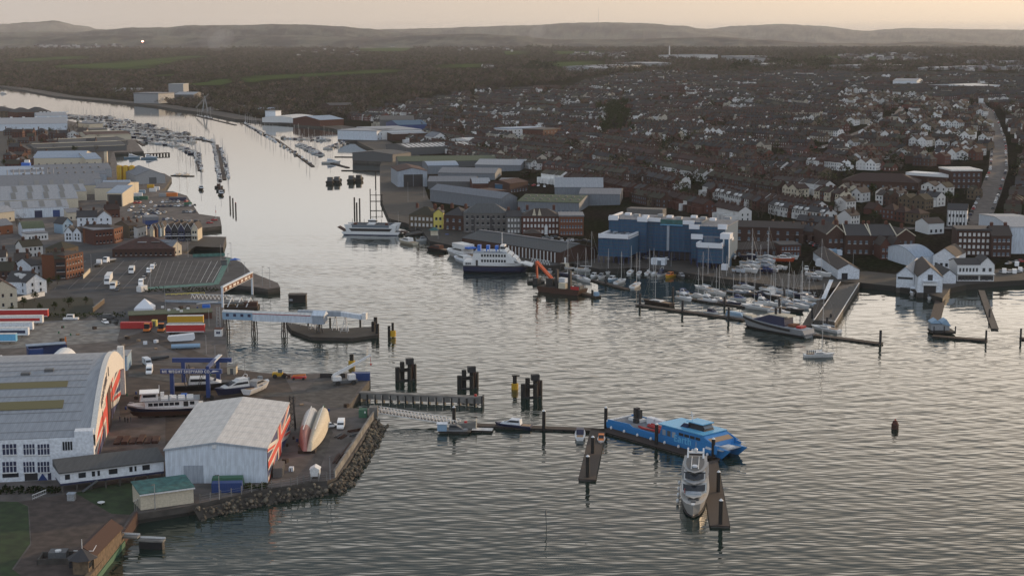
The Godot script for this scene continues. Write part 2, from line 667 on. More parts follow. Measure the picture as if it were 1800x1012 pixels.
func build_water() -> void:
	var g := Geo.new()
	var n := FastNoiseLite.new()
	n.seed = 3
	n.frequency = 0.05
	n.fractal_octaves = 3
	var vs := PackedVector3Array()
	var uv := PackedVector2Array()
	var ix := PackedInt32Array()
	var nx := 260
	var nz := 400
	# a sheet of 2 m cells near by, growing with the distance up the river; wind waves die out in the lee of the town
	var zs := []
	var z := -250.0
	while z > -6500.0:
		zs.append(z)
		z -= 2.0 if z > -760.0 else 2.0 + (-760.0 - z) * 0.05
	nz = zs.size()
	var run := 0.0
	for j in nz:
		var zz: float = zs[j]
		if j:
			run += (zs[j] - zs[j - 1]) * lerpf(1.0,0.3,smoothstep(-560.0,-1250.0,zz))
		var half := 330.0 if zz > -760.0 else 330.0 + (-760.0 - zz) * 0.55
		for i in nx + 1:
			var x := -half * 0.85 + 2.0 * half * i / nx + (0.0 if zz > -760.0 else (zz + 760.0) * 0.12)
			var calm := 1.0 - smoothstep(-600.0,-1000.0,zz)
			var y := calm * (0.6 + 0.8 * smoothstep(-0.3,0.4,n.get_noise_2d(x * 0.06,zz * 0.1))) * (0.11 * n.get_noise_2d(x * 1.2,zz * 2.6) + 0.035 * sin(zz * 0.9 + x * 0.25 + 3.0 * n.get_noise_2d(x * 0.4,zz * 0.4)))
			vs.append(Vector3(x,y,zz))
			uv.append(Vector2(x * lerpf(1.0,0.4,smoothstep(-560.0,-1250.0,zz)) / 52.0 + run / 190.0,run / 40.0))
	# wind-ruffled water out in the stream, slicks and calm lanes under the quays and up the river
	var sets := [PackedInt32Array(),PackedInt32Array(),PackedInt32Array(),PackedInt32Array()]
	for j in nz - 1:
		for i in nx:
			var a := j * (nx + 1) + i
			var p := vs[a]
			var c := smoothstep(-620.0,-1150.0,p.z) * 3.4
			c = maxf(c,3.1 * smoothstep(-150.0,-25.0,inland(p.x,p.z)) * smoothstep(40.0,170.0,p.x + 60.0))
			c += 1.1 * n.get_noise_2d(p.x * 0.09,p.z * 0.22) + 0.35 * n.get_noise_2d(p.x * 0.6,p.z * 1.1)
			sets[clampi(int(c + 0.4),0,3)].append_array([a,a + nx + 2,a + 1,a,a + nx + 1,a + nx + 2])
	var arr := []
	arr.resize(Mesh.ARRAY_MAX)
	arr[Mesh.ARRAY_VERTEX] = vs
	arr[Mesh.ARRAY_TEX_UV] = uv
	var ns := PackedVector3Array()
	for j in nz:
		for i in nx + 1:
			var e := vs[j * (nx + 1) + mini(i + 1,nx)] - vs[j * (nx + 1) + maxi(i - 1,0)]
			var f := vs[maxi(j - 1,0) * (nx + 1) + i] - vs[mini(j + 1,nz - 1) * (nx + 1) + i]
			ns.append(Vector3(-e.y / e.x,1.0,-f.y / maxf(f.z,0.1)).normalized())
	arr[Mesh.ARRAY_NORMAL] = ns
	var me := ArrayMesh.new()
	for i in 4:
		arr[Mesh.ARRAY_INDEX] = sets[i]
		me.add_surface_from_arrays(Mesh.PRIMITIVE_TRIANGLES,arr)
		me.surface_set_material(i,mats["water_" + ["wind","ripple","light_air","calm"][i]])
	var k := MeshInstance3D.new()
	k.name = "water"
	k.mesh = me
	k.set_meta("kind","structure")
	add_child(k)

func build_terrain() -> void:
	var shade := FastNoiseLite.new()
	shade.seed = 21
	shade.frequency = 0.02
	shade.fractal_octaves = 4
	# the strip along the water, with its wall
	var fat := Geometry2D.offset_polyline(west_edge,34.0)
	var g := Geo.new()
	for f in fat:
		for q in Geometry2D.intersect_polygons(f,west_land):
			g.poly(q,Vector3(0,QUAY,0),Vector3(1,0,0),Vector3(0,0,1))
	setting("waterfront_ground",g,"mud")
	g = Geo.new()
	for i in west_edge.size() - 1:
		var a := west_edge[i]
		var b := west_edge[i + 1]
		g.quad(Vector3(a.x,-2,a.y),Vector3(b.x,-2,b.y),Vector3(b.x,QUAY,b.y),Vector3(a.x,QUAY,a.y))
	setting("river_wall",g,"tide")
	g = Geo.new()
	g.tinted = true
	terrain_grid(g,-1500,1150,-640,-3640,14.0,0.0,shade)
	terrain_grid(g,-4200,4200,-3600,-9600,110.0,-0.4,shade)
	setting("terrain",g,"ground")

func terrain_grid(g: Geo,x0: float,x1: float,z0: float,z1: float,s: float,dy: float,shade: FastNoiseLite) -> void:
	var nx := int((x1 - x0) / s) + 1
	var nz := int((z0 - z1) / s) + 1
	var hs := PackedFloat32Array()
	var cs := PackedColorArray()
	var ok := PackedByteArray()
	for j in nz:
		for i in nx:
			var x := x0 + i * s
			var z := z0 - j * s
			hs.append(land(x,z) + dy)
			var p := Vector2(x,z)
			var inside: bool = inland(x,z) > 60.0 or Geometry2D.is_point_in_polygon(p,west_land)
			ok.append(1 if inside else 0)
			var c := Color(0.058,0.046,0.038)
			var t := shade.get_noise_2d(x,z)
			if Geometry2D.is_point_in_polygon(p,woods):
				c = Color(0.042,0.034,0.026).lerp(Color(0.04,0.045,0.02),clampf(t + 0.4,0,1))
			elif z < -3300.0:
				c = Color(0.05,0.052,0.03).lerp(Color(0.075,0.06,0.045),clampf(t * 1.5 + 0.5,0,1))
			else:
				c = c.lerp(Color(0.030,0.036,0.017),clampf(t * 2.0 + 0.5,0,1))
			for f in fields:
				if Geometry2D.is_point_in_polygon(p,f):
					c = Color(0.13,0.20,0.06)
					break
			cs.append(c)
	for j in nz - 1:
		for i in nx - 1:
			var k := j * nx + i
			if ok[k] and ok[k + 1] and ok[k + nx] and ok[k + nx + 1]:
				var a := Vector3(x0 + i * s,hs[k],z0 - j * s)
				var b := Vector3(x0 + i * s + s,hs[k + 1],z0 - j * s)
				var d := Vector3(x0 + i * s + s,hs[k + nx + 1],z0 - j * s - s)
				var e := Vector3(x0 + i * s,hs[k + nx],z0 - j * s - s)
				g.v.append_array([a,b,d,a,d,e])
				g.c.append_array([cs[k],cs[k + 1],cs[k + nx + 1],cs[k],cs[k + nx + 1],cs[k + nx]])

func build_hills() -> void:
	# evening mist lying over the country behind the town
	var mist := FogVolume.new()
	mist.name = "valley_haze"
	mist.shape = RenderingServer.FOG_VOLUME_SHAPE_BOX
	mist.size = Vector3(16000,260,6200)
	mist.position = Vector3(0,90,-12500)
	var fm := FogMaterial.new()
	fm.density = 0.00009
	fm.albedo = Color(0.98,0.97,0.96)
	mist.material = fm
	mist.set_meta("kind","stuff")
	add_child(mist)
	for q in [[388,70,5600.0,0.0016],[372,66,5650.0,0.001],[945,56,8600.0,0.0012]]:
		var sm := FogVolume.new()
		sm.name = numbered("smoke")
		sm.shape = RenderingServer.FOG_VOLUME_SHAPE_ELLIPSOID
		sm.size = Vector3(110,70,90)
		var d := way(q[0],q[1])
		sm.position = Vector3(0,EYE,0) + d * (float(q[2]) / -d.z)
		sm.rotation.z = 0.5
		var sf := FogMaterial.new()
		sf.density = q[3]
		sf.albedo = Color(0.95,0.96,0.98)
		sm.material = sf
		sm.set_meta("kind","stuff")
		add_child(sm)
	var shade := FastNoiseLite.new()
	shade.seed = 8
	shade.frequency = 0.0016
	shade.fractal_octaves = 5
	var sets := [
		["downs",12500.0,1600.0,[-120,46,-60,44,0,42,50,39,91,36,144,45,175,51,215,58,280,66]],
		["downs",11400.0,1400.0,[560,60,600,55,684,51,785,49,818,47,936,44,1003,40,1060,39,1121,40,1200,45,1234,50,1262,54,1300,60]],
		["downs",12200.0,1500.0,[1190,58,1234,51,1301,45,1375,42,1435,45,1526,54,1560,58,1600,64]],
		["downs",12600.0,2400.0,[1490,60,1526,54,1560,51,1596,49,1637,50,1700,51,1800,52,1930,54]],
		["hills",10300.0,900.0,[-120,58,0,57,67,55,134,56,175,52,235,48,289,48,336,44,420,44,487,42,537,43,600,46,640,50,700,56,780,61]],
		["ridge_hill",9300.0,700.0,[-140,66,60,64,200,62,350,64,520,62,600,64,677,66,741,61,835,59,902,62,980,69,1070,69,1200,66,1267,64,1334,69,1435,75,1536,76,1637,73,1800,79,1940,82]],
	]
	for s in sets:
		var g := Geo.new()
		g.tinted = true
		var dist: float = s[1]
		var deep: float = s[2]
		var prof: Array = s[3]
		var rows := []
		var cols := []
		var n := 240
		for j in 17:
			var row := []
			var cc := []
			for i in n + 1:
				var px: float = lerpf(prof[0],prof[prof.size() - 2],float(i) / n)
				var py := 0.0
				for k in range(0,prof.size() - 2,2):
					if px >= prof[k] and px <= prof[k + 2]:
						py = lerpf(prof[k + 1],prof[k + 3],smoothstep(0.0,1.0,(px - prof[k]) / (prof[k + 2] - prof[k])))
				var d := way(px,py)
				var top := Vector3(0,EYE,0) + d * (dist / -d.z)
				var t := (j - 12) / 12.0
				var lift := smoothstep(-1.0,0.0,t) if t < 0 else 1.0 - t * t * 2.0
				var p := Vector3(top.x * (1.0 + t * deep / dist),0,top.z - t * deep)
				p.y = 50.0 + (top.y - 50.0) * lift + shade.get_noise_2d(p.x * 2.0,p.z * 2.0) * 14.0 * (1.0 - lift) * lift * 4.0
				p.y += shade.get_noise_2d(p.x * 9.0,p.z * 9.0) * 4.0
				row.append(p)
				var q := shade.get_noise_2d(p.x * 1.6,p.z * 1.6)
				cc.append(Color(0.030,0.027,0.024).lerp(Color(0.085,0.082,0.060),smoothstep(-0.05,0.12,q + 0.5 * shade.get_noise_2d(p.x * 7.0,p.z * 7.0))))
			rows.append(row)
			cols.append(cc)
		for j in 16:
			for i in n:
				g.v.append_array([rows[j][i],rows[j][i + 1],rows[j + 1][i + 1],rows[j][i],rows[j + 1][i + 1],rows[j + 1][i]])
				g.c.append_array([cols[j][i],cols[j][i + 1],cols[j + 1][i + 1],cols[j][i],cols[j + 1][i + 1],cols[j + 1][i]])
		setting(s[0],g,"tinted")

# a flat patch of ground laid over the quay level
func patch(n: String,a: Array,m: String,lift := 0.02,h := QUAY) -> void:
	var g := Geo.new()
	g.poly(ring(a,h),Vector3(0,h + lift,0),Vector3(1,0,0),Vector3(0,0,1))
	setting(n,g,m)

func east_ground() -> void:
	var g := Geo.new()
	g.poly(east_land,Vector3(0,QUAY,0),Vector3(1,0,0),Vector3(0,0,1))
	setting("ground",g,"yard")
	g = Geo.new()
	var low := Geo.new()
	for i in EAST_EDGE.size() / 2 - 1:
		var a := east_land[i]
		var b := east_land[i + 1]
		g.quad(Vector3(a.x,0.9,a.y),Vector3(b.x,0.9,b.y),Vector3(b.x,QUAY,b.y),Vector3(a.x,QUAY,a.y))
		low.quad(Vector3(a.x,-2,a.y),Vector3(b.x,-2,b.y),Vector3(b.x,0.9,b.y),Vector3(a.x,0.9,a.y))
	setting("quay_wall",g,"concrete_dark")
	setting("quay_wall",low,"tide")
	# far-side patches first, the near ones over them
	patch("ground",[-200,190,80,205,190,238,228,250,196,268,190,292,150,296,-200,300],"mud",0.02)
	patch("ground",[-80,430,205,430,335,449,385,450,405,454,424,462,440,479,400,500,388,514,200,520,180,540,-80,545],"asphalt",0.02)
	patch("pavement",[262,457,396,458,376,496,254,502],"asphalt",0.04)
	patch("grass",[-80,532,150,522,190,532,150,560,60,565,-80,570],"scrub",0.04)
	patch("pavement",[-80,605,60,565,215,562,205,598,150,604,-80,618],"concrete",0.05)
	patch("ground",[160,520,250,520,392,560,392,575,215,575,170,562],"asphalt",0.05)
	patch("ground",[205,640,395,645,500,662,520,700,505,770,480,850,290,850,290,700,210,735],"yard_brown",0.03)
	patch("pavement",[522,700,560,662,646,662,610,712,600,722],"concrete_dark",0.04)
	patch("ground",[505,762,520,706,608,719,652,724,655,733,590,832,560,843,490,852,474,848],"yard",0.05)
	patch("grass",[130,866,200,850,270,845,250,880,228,905,195,903],"grass",0.04)
	patch("grass",[-60,880,30,882,48,890,52,955,20,1000,60,1030,-60,1060],"grass",0.04)
	patch("path",[30,882,130,866,195,903,228,905,205,945,120,1050,20,1050,22,1002,54,957,50,890],"path",0.03)
	patch("ground",[205,368,215,345,330,352,348,378,385,384,387,394,250,396,222,390],"yard",0.05)
	patch("pavement",[322,446,343,433,390,435,395,418,358,417,335,424],"mud",0.03)


# ---------------------------------------------------------------- kit: buildings

# a hall with a pitched roof; local x runs along the front from a to b, local -z goes back from it
func shed(n: String,label: String,cat: String,a: Vector3,b: Vector3,deep: float,he: float,hr: float,ridge: String,wall: String,roof: String,over := 0.35) -> Node3D:
	var w := Vector2(a.x - b.x,a.z - b.z).length()
	var o := thing(n,label,cat,a,yaw_of(a,b))
	var g := Geo.new()
	var r := Geo.new()
	var t := 0.22
	if ridge == "flat":
		g.box(0,0,-deep,w,he,0)
		r.box(-over,he,-deep - over,w + over,hr,over)
	elif ridge == "x":
		g.beam(v2([0,0,0,he,-deep / 2,hr,-deep,he,-deep,0]),0,w)
		r.beam(v2([over,he,-deep / 2,hr + 0.05,-deep - over,he,-deep - over,he + t,-deep / 2,hr + t + 0.05,over,he + t]),-over,w + over)
	elif ridge == "z":
		g.plate(v2([0,0,0,he,w / 2,hr,w,he,w,0]),-deep,0)
		r.plate(v2([-over,he,w / 2,hr + 0.05,w + over,he,w + over,he + t,w / 2,hr + t + 0.05,-over,he + t]),-deep - over,over)
	elif ridge == "mono":   # low at the front
		g.beam(v2([0,0,0,he,-deep,hr,-deep,0]),0,w)
		r.beam(v2([over,he + 0.03,-deep - over,hr + 0.03,-deep - over,hr + t,over,he + t]),-over,w + over)
	elif ridge == "hip":
		g.box(0,0,-deep,w,he,0)
		hip(r,w,deep,he,hr,over)
	elif ridge == "barrel":
		var p := PackedVector2Array([Vector2(0,0)])
		var q := PackedVector2Array()
		for i in 13:
			var s := float(i) / 12
			p.append(Vector2(-deep * s,he + (hr - he) * sin(PI * s)))
		p.append(Vector2(-deep,0))
		g.beam(p,0,w)
		for i in 13:
			q.append(Vector2(-deep * i / 12.0,he + (hr - he) * sin(PI * i / 12) + 0.04))
		for i in range(12,-1,-1):
			q.append(Vector2(-deep * i / 12.0,he + (hr - he) * sin(PI * i / 12) + 0.25))
		r.beam(q,-over,w + over)
	part(o,"wall",g,wall)
	part(o,"roof",r,roof)
	return o

func hip(r: Geo,w: float,d: float,he: float,hr: float,over: float) -> void:
	var m := minf(w,d) / 2
	var a := Vector3(-over,he,over)
	var b := Vector3(w + over,he,over)
	var c := Vector3(w + over,he,-d - over)
	var e := Vector3(-over,he,-d - over)
	var p := Vector3(m,hr,-d / 2) if w >= d else Vector3(w / 2,hr,-m)
	var q := Vector3(w - m,hr,-d / 2) if w >= d else Vector3(w / 2,hr,-d + m)
	if w >= d:
		r.quad(a,b,q,p)
		r.tri(b,c,q)
		r.quad(c,e,p,q)
		r.tri(e,a,p)
	else:
		r.tri(a,b,p)
		r.quad(b,c,q,p)
		r.tri(c,e,q)
		r.quad(e,a,p,q)
	r.quad(a,b,c,e)

# a flat piece on a face of the building, proud of the wall
func on_face(o: Node3D,n: String,face: String,x0: float,y0: float,x1: float,y1: float,m: String,w := 0.0,deep := 0.0,out := 0.07) -> MeshInstance3D:
	var g := Geo.new()
	face_box(g,face,x0,y0,x1,y1,w,deep,out)
	return part(o,n,g,m)

func face_box(g: Geo,face: String,x0: float,y0: float,x1: float,y1: float,w := 0.0,deep := 0.0,out := 0.07) -> void:
	if face == "front":
		g.box(x0,y0,-0.05,x1,y1,out)
	elif face == "right":
		g.box(w - 0.05,y0,-x1,w + out,y1,-x0)
	elif face == "left":
		g.box(-out,y0,-x1,0.05,y1,-x0)

# rows of windows on a face: each its own part where they are large enough to tell apart
func windows(o: Node3D,face: String,x0: float,x1: float,cols: int,ys: Array,ww: float,hh: float,m := "glass",w := 0.0,single := true,frame := "white",bar := false) -> void:
	var all := Geo.new()
	var fr := Geo.new()
	for y in ys:
		for i in cols:
			var cx := lerpf(x0,x1,(i + 0.5) / cols)
			if single:
				var k := on_face(o,"window",face,cx - ww / 2,y,cx + ww / 2,y + hh,m,w,0,0.08)
				if bar:
					var s := Geo.new()
					face_box(s,face,cx - 0.06,y,cx + 0.06,y + hh,w,0,0.14)
					face_box(s,face,cx - ww / 2,y + hh * 0.45,cx + ww / 2,y + hh * 0.45 + 0.1,w,0,0.15)
					part(k,"glazing_bar",s,frame,"stuff")
			else:
				face_box(all,face,cx - ww / 2,y,cx + ww / 2,y + hh,w,0,0.08)
			if frame != "" and not bar:
				face_box(fr,face,cx - ww / 2 - 0.12,y - 0.14,cx + ww / 2 + 0.12,y,w,0,0.16)
	if not single:
		part(o,"window",all,m,"stuff")
	if fr.v.size():
		part(o,"sill",fr,frame,"stuff")

func chimney(o: Node3D,x: float,y: float,z: float,m := "brick_brown",s := 0.7,h := 2.0) -> void:
	var g := Geo.new()
	g.box(x - s,y,z - s * 0.6,x + s,y + h,z + s * 0.6)
	g.box(x - s - 0.1,y + h,z - s * 0.6 - 0.1,x + s + 0.1,y + h + 0.18,z + s * 0.6 + 0.1)
	var k := part(o,"chimney",g,m)
	var p := Geo.new()
	for i in 3:
		p.cyl(Vector3(x - s * 0.6 + s * 0.6 * i,y + h + 0.18,z),0.16,0.5,6)
	part(k,"chimney_pot",p,"brick_orange","stuff")

# ---------------------------------------------------------------- kit: plants

func clump(n: int,size: float,s: int,shell := 0.55) -> Geo:
	var g := Geo.new()
	var r := RandomNumberGenerator.new()
	r.seed = s
	var lobes := []
	for i in 5:
		lobes.append([Vector3(r.randf_range(-0.5,0.5),r.randf_range(-0.3,0.55),r.randf_range(-0.5,0.5)),r.randf_range(0.35,0.62)])
	for i in n:
		var l: Array = lobes[r.randi() % 5]
		var d := Vector3(r.randfn(),r.randfn(),r.randfn()).normalized()
		var p: Vector3 = l[0] + d * l[1] * pow(r.randf(),shell)
		var a := Vector3(r.randfn(),r.randfn(),r.randfn()).normalized() * size
		var b := a.cross(Vector3(r.randfn(),r.randfn(),r.randfn()).normalized()).normalized() * size * r.randf_range(0.5,1.0)
		g.tri(p - a,p + a * 0.6 + b,p + a * 0.7 - b)
	return g

var tree_kinds := {}

func tree_kind(k: String) -> Array:
	if not tree_kinds.has(k):
		var t := Geo.new()
		var tall := 0.42 if k == "bare" else 0.3
		t.pipe(Vector3.ZERO,Vector3(0.02,tall,0),0.035,6,0.022)
		for i in 6:
			var a := TAU * i / 6.0 + 0.4
			t.pipe(Vector3(0.01,tall * (0.6 + 0.06 * i),0),Vector3(cos(a) * 0.26,tall + 0.1 + 0.06 * (i % 3),sin(a) * 0.26),0.014,4,0.004)
		var c := Geo.new()
		var r := RandomNumberGenerator.new()
		r.seed = k.hash()
		var n := 320 if k == "bare" else 420
		var lobes := []
		for i in 8:
			lobes.append([Vector3(r.randf_range(-0.26,0.26),r.randf_range(0.42,0.85),r.randf_range(-0.26,0.26)),r.randf_range(0.12,0.24)])
		if k == "pine":
			lobes = [[Vector3(0,0.75,0),0.25],[Vector3(0.15,0.62,0.1),0.2],[Vector3(-0.18,0.66,0),0.2],[Vector3(0,0.9,-0.05),0.14],[Vector3(0.05,0.5,-0.15),0.18]]
		for i in n:
			var l: Array = lobes[r.randi() % lobes.size()]
			var d := Vector3(r.randfn(),r.randfn(),r.randfn()).normalized()
			var p: Vector3 = l[0] + d * l[1] * pow(r.randf(),0.45)
			var s := 0.045 if k != "bare" else 0.042
			var a := Vector3(r.randfn(),r.randfn(),r.randfn()).normalized() * s
			var b := a.cross(Vector3(r.randfn(),r.randfn(),r.randfn()).normalized()).normalized() * s * (0.25 if k == "bare" else 0.7)
			c.tri(p - a,p + a * 0.6 + b,p + a * 0.7 - b)
		tree_kinds[k] = [t.mesh(),c.mesh()]
	return tree_kinds[k]

func tree(k: String,at: Vector3,h: float,where: String) -> void:
	var names := {"bare": ["bare_tree","bare brown winter tree","twigs"],"leafy": ["evergreen_tree","round dark evergreen tree","leaf_green"],"pine": ["pine_tree","tall dark pine tree","leaf_dark"]}
	var d: Array = names[k]
	var o := thing(d[0],"","tree",at,rng.randf() * TAU,d[1].replace("bare","bare").trim_suffix(" tree") + " trees " + where)
	var wide := h * rng.randf_range(0.95,1.3)
	for i in 2:
		var m := MeshInstance3D.new()
		m.name = ["trunk","crown"][i]
		m.mesh = tree_kind(k)[i]
		m.scale = Vector3(wide,h,wide)
		m.material_override = mats["trunk" if i == 0 else d[2]]
		o.add_child(m)
	enlist(o,("tall " if h > 11 else "small ") + d[1].replace("tall ",""),where)

# ---------------------------------------------------------------- kit: vehicles; nose at +x

func wheels(o: Node3D,xs: Array,hw: float,r: float) -> void:
	for x in xs:
		for s in [-1,1]:
			var g := Geo.new()
			g.pipe(Vector3(x,r,s * (hw - 0.24)),Vector3(x,r,s * (hw + 0.01)),r,10)
			part(o,"wheel",g,"tyre")

var cars := {}

func car(paint: String,kind := "hatch") -> Node3D:
	var k := paint + kind
	if cars.has(k):
		return cars[k].duplicate()
	var o := Node3D.new()
	var hw := 0.88
	var b := Geo.new()
	var l := 2.1
	b.plate(v2([-l,0.35,-l,0.85,-l + 0.15,0.95,l - 1.2,0.98,l - 0.15,0.78,l,0.6,l,0.32]),-hw,hw)
	part(o,"body",b,paint)
	var c := Geo.new()
	var back := -l + 0.12 if kind == "hatch" else -l + 0.55
	for s in [[0.96,1.42]]:
		var lo := [Vector3(back,0.95,-hw + 0.05),Vector3(l - 1.1,0.98,-hw + 0.05),Vector3(l - 1.1,0.98,hw - 0.05),Vector3(back,0.95,hw - 0.05)]
		var hi := [Vector3(back + 0.4,1.43,-hw + 0.22),Vector3(l - 1.95,1.43,-hw + 0.22),Vector3(l - 1.95,1.43,hw - 0.22),Vector3(back + 0.4,1.43,hw - 0.22)]
		for i in 4:
			c.quad(lo[i],lo[(i + 1) % 4],hi[(i + 1) % 4],hi[i])
	part(o,"glass",c,"glass")
	var r := Geo.new()
	r.box(back + 0.36,1.43,-hw + 0.2,l - 1.92,1.49,hw - 0.2)
	part(o,"roof",r,paint)
	wheels(o,[-1.3,1.3],hw,0.32)
	cars[k] = o
	return o.duplicate()

func put(o: Node3D,n: String,cat: String,at: Vector3,turn: float) -> Node3D:
	o.name = numbered(n)
	add_child(o)
	o.position = at
	o.rotation = Vector3(0,turn,0)
	o.set_meta("category",cat)
	return o

func van(paint: String,l := 5.4,h := 2.4) -> Node3D:
	var o := Node3D.new()
	var b := Geo.new()
	var x := l / 2
	b.plate(v2([-x,0.45,-x,h,x - 1.75,h,x - 1.1,1.35,x - 0.15,1.1,x,0.9,x,0.4]),-0.98,0.98)
	part(o,"body",b,paint)
	var g := Geo.new()
	g.quad(Vector3(x - 1.72,h - 0.12,-0.85),Vector3(x - 1.72,h - 0.12,0.85),Vector3(x - 1.04,1.36,0.92),Vector3(x - 1.04,1.36,-0.92))
	part(o,"windscreen",g,"glass")
	g = Geo.new()
	for s in [-1,1]:
		g.box(x - 2.6,1.35,s * 0.985,x - 1.75,h - 0.35,s * 1.01)
	part(o,"side_window",g,"glass","stuff")
	wheels(o,[-x + 1.0,x - 0.95],0.98,0.36)
	return o

func lorry(cab: String,body: String,l := 12.0,h := 3.9) -> Node3D:
	var o := Node3D.new()
	var x := l / 2
	var g := Geo.new().box(-x,1.1,-1.25,x - 2.6,h,1.25)
	part(o,"box_body",g,body)
	g = Geo.new().plate(v2([x - 2.4,0.5,x - 2.4,3.1,x - 0.5,3.1,x - 0.05,1.9,x,0.5]),-1.2,1.2)
	part(o,"cab",g,cab)
	g = Geo.new()
	g.quad(Vector3(x - 0.44,3.0,-1.1),Vector3(x - 0.44,3.0,1.1),Vector3(x - 0.02,1.95,1.1),Vector3(x - 0.02,1.95,-1.1))
	part(o,"windscreen",g,"glass")
	g = Geo.new().box(-x + 0.3,0.7,-0.5,x - 2.4,1.1,0.5)
	part(o,"chassis",g,"black")
	wheels(o,[-x + 1.4,-x + 2.6,x - 1.3],1.22,0.5)
	return o

func trailer(side: String,roof: String,l := 13.6,stripe := "") -> Node3D:
	var o := Node3D.new()
	var g := Geo.new().box(-l / 2,1.15,-1.27,l / 2,3.95,1.27)
	part(o,"box_body",g,side)
	g = Geo.new().box(-l / 2,3.95,-1.28,l / 2,4.05,1.28)
	part(o,"roof",g,roof)
	g = Geo.new()
	for s in [-1,1]:
		g.box(-l / 2 + 0.1,1.2,s * 1.27 if s > 0 else -1.3,l / 2 - 0.1,1.5,1.3 if s > 0 else -1.27)
	part(o,"side_rail",g,"white","stuff")
	if stripe != "":
		g = Geo.new()
		for s in [-1,1]:
			g.box(-l / 2 + 1.5,2.0,1.27 if s > 0 else -1.31,l / 2 - 1.0,3.1,1.31 if s > 0 else -1.27)
		part(o,"side_stripe",g,stripe,"stuff")
	g = Geo.new().box(-l / 2 + 0.5,0.8,-0.5,l / 2 - 0.5,1.15,0.5)
	part(o,"chassis",g,"black")
	g = Geo.new()
	for s in [-0.4,0.4]:
		g.box(l / 2 - 2.6,0,s * 2 - 0.1,l / 2 - 2.4,1.0,s * 2 + 0.1)
	part(o,"landing_leg",g,"grey_dark","stuff")
	wheels(o,[-l / 2 + 1.6,-l / 2 + 2.9,-l / 2 + 4.2],1.24,0.5)
	return o

func container(paint: String,l := 6.1) -> Node3D:
	var o := Node3D.new()
	var g := Geo.new().box(-l / 2,0.1,-1.22,l / 2,2.55,1.22)
	part(o,"box_body",g,paint)
	g = Geo.new()
	for i in int(l / 0.6):
		for s in [-1,1]:
			g.box(-l / 2 + 0.2 + i * 0.6,0.25,1.22 if s > 0 else -1.27,-l / 2 + 0.5 + i * 0.6,2.4,1.27 if s > 0 else -1.22)
	part(o,"corrugation",g,paint,"stuff")
	g = Geo.new().box(l / 2,0.2,-1.15,l / 2 + 0.06,2.45,1.15)
	part(o,"door",g,paint)
	return o

# ---------------------------------------------------------------- kit: boats; bow at +x, waterline at y = 0

func sailboat(l: float,hull: String,cover: String,mast := true) -> Node3D:
	var o := Node3D.new()
	var hb := l * 0.155
	var f := 0.55 + l * 0.06
	var g := Geo.new().hull(l,hb,f * 0.85,f * 1.15)
	part(o,"hull",g,hull)
	g = Geo.new().hull(l * 0.985,hb * 0.96,f * 0.86,f * 1.16,-f * 0.6)
	var top := Geo.new()
	for i in range(1,9):
		pass
	deck_of(top,l * 0.99,hb * 0.97,f * 0.85,f * 1.15)
	part(o,"deck",top,"white")
	g = Geo.new()
	g.plate(v2([-l * 0.16,f,-l * 0.13,f + 0.55,l * 0.12,f + 0.5,l * 0.24,f + 0.2]),-hb * 0.5,hb * 0.5)
	var cab := part(o,"cabin",g,"white")
	g = Geo.new()
	for s in [-1,1]:
		g.box(-l * 0.12,f + 0.2,hb * 0.5 if s > 0 else -hb * 0.53,l * 0.1,f + 0.4,hb * 0.53 if s > 0 else -hb * 0.5)
	part(cab,"cabin_window",g,"glass","stuff")
	g = Geo.new().box(-l * 0.42,f * 0.9,-hb * 0.45,-l * 0.18,f * 0.95 + 0.06,hb * 0.45)
	part(o,"cockpit",g,"teak")
	if mast:
		var h := l * 1.25
		g = Geo.new().pipe(Vector3(l * 0.08,f,0),Vector3(l * 0.08,f + h,0),0.13,6,0.09)
		g.bar(Vector3(l * 0.08,f + h * 0.55,-hb * 0.7),Vector3(l * 0.08,f + h * 0.55,hb * 0.7),0.07)
		var m := part(o,"mast",g,"mast")
		g = Geo.new().pipe(Vector3(l * 0.07,f + 1.1,0),Vector3(-l * 0.33,f + 1.05,0),0.2,6,0.13)
		part(m,"boom",g,cover)
		g = Geo.new()
		g.bar(Vector3(l * 0.49,f * 1.1,0),Vector3(l * 0.08,f + h * 0.98,0),0.05)
		g.bar(Vector3(-l * 0.48,f,0),Vector3(l * 0.08,f + h * 0.99,0),0.03)
		part(m,"stay",g,"grey","stuff")
	return o

func deck_of(g: Geo,l: float,hb: float,fs: float,fb: float,stern := 0.85) -> void:
	var n := 9
	var pa := Vector3.ZERO
	var pb := Vector3.ZERO
	for i in n + 1:
		var t := float(i) / n
		var w := hb * lerpf(stern,1.0,smoothstep(0.0,0.4,t)) * sqrt(maxf(0.0,1.0 - pow(maxf(0.0,(t - 0.38) / 0.62),2.2)))
		var y := lerpf(fs,fb,t * t) - 0.02
		var a := Vector3(-l / 2 + l * t,y,-w)
		var b := Vector3(-l / 2 + l * t,y,w)
		if i:
			g.quad(pa,a,b,pb)
		pa = a
		pb = b

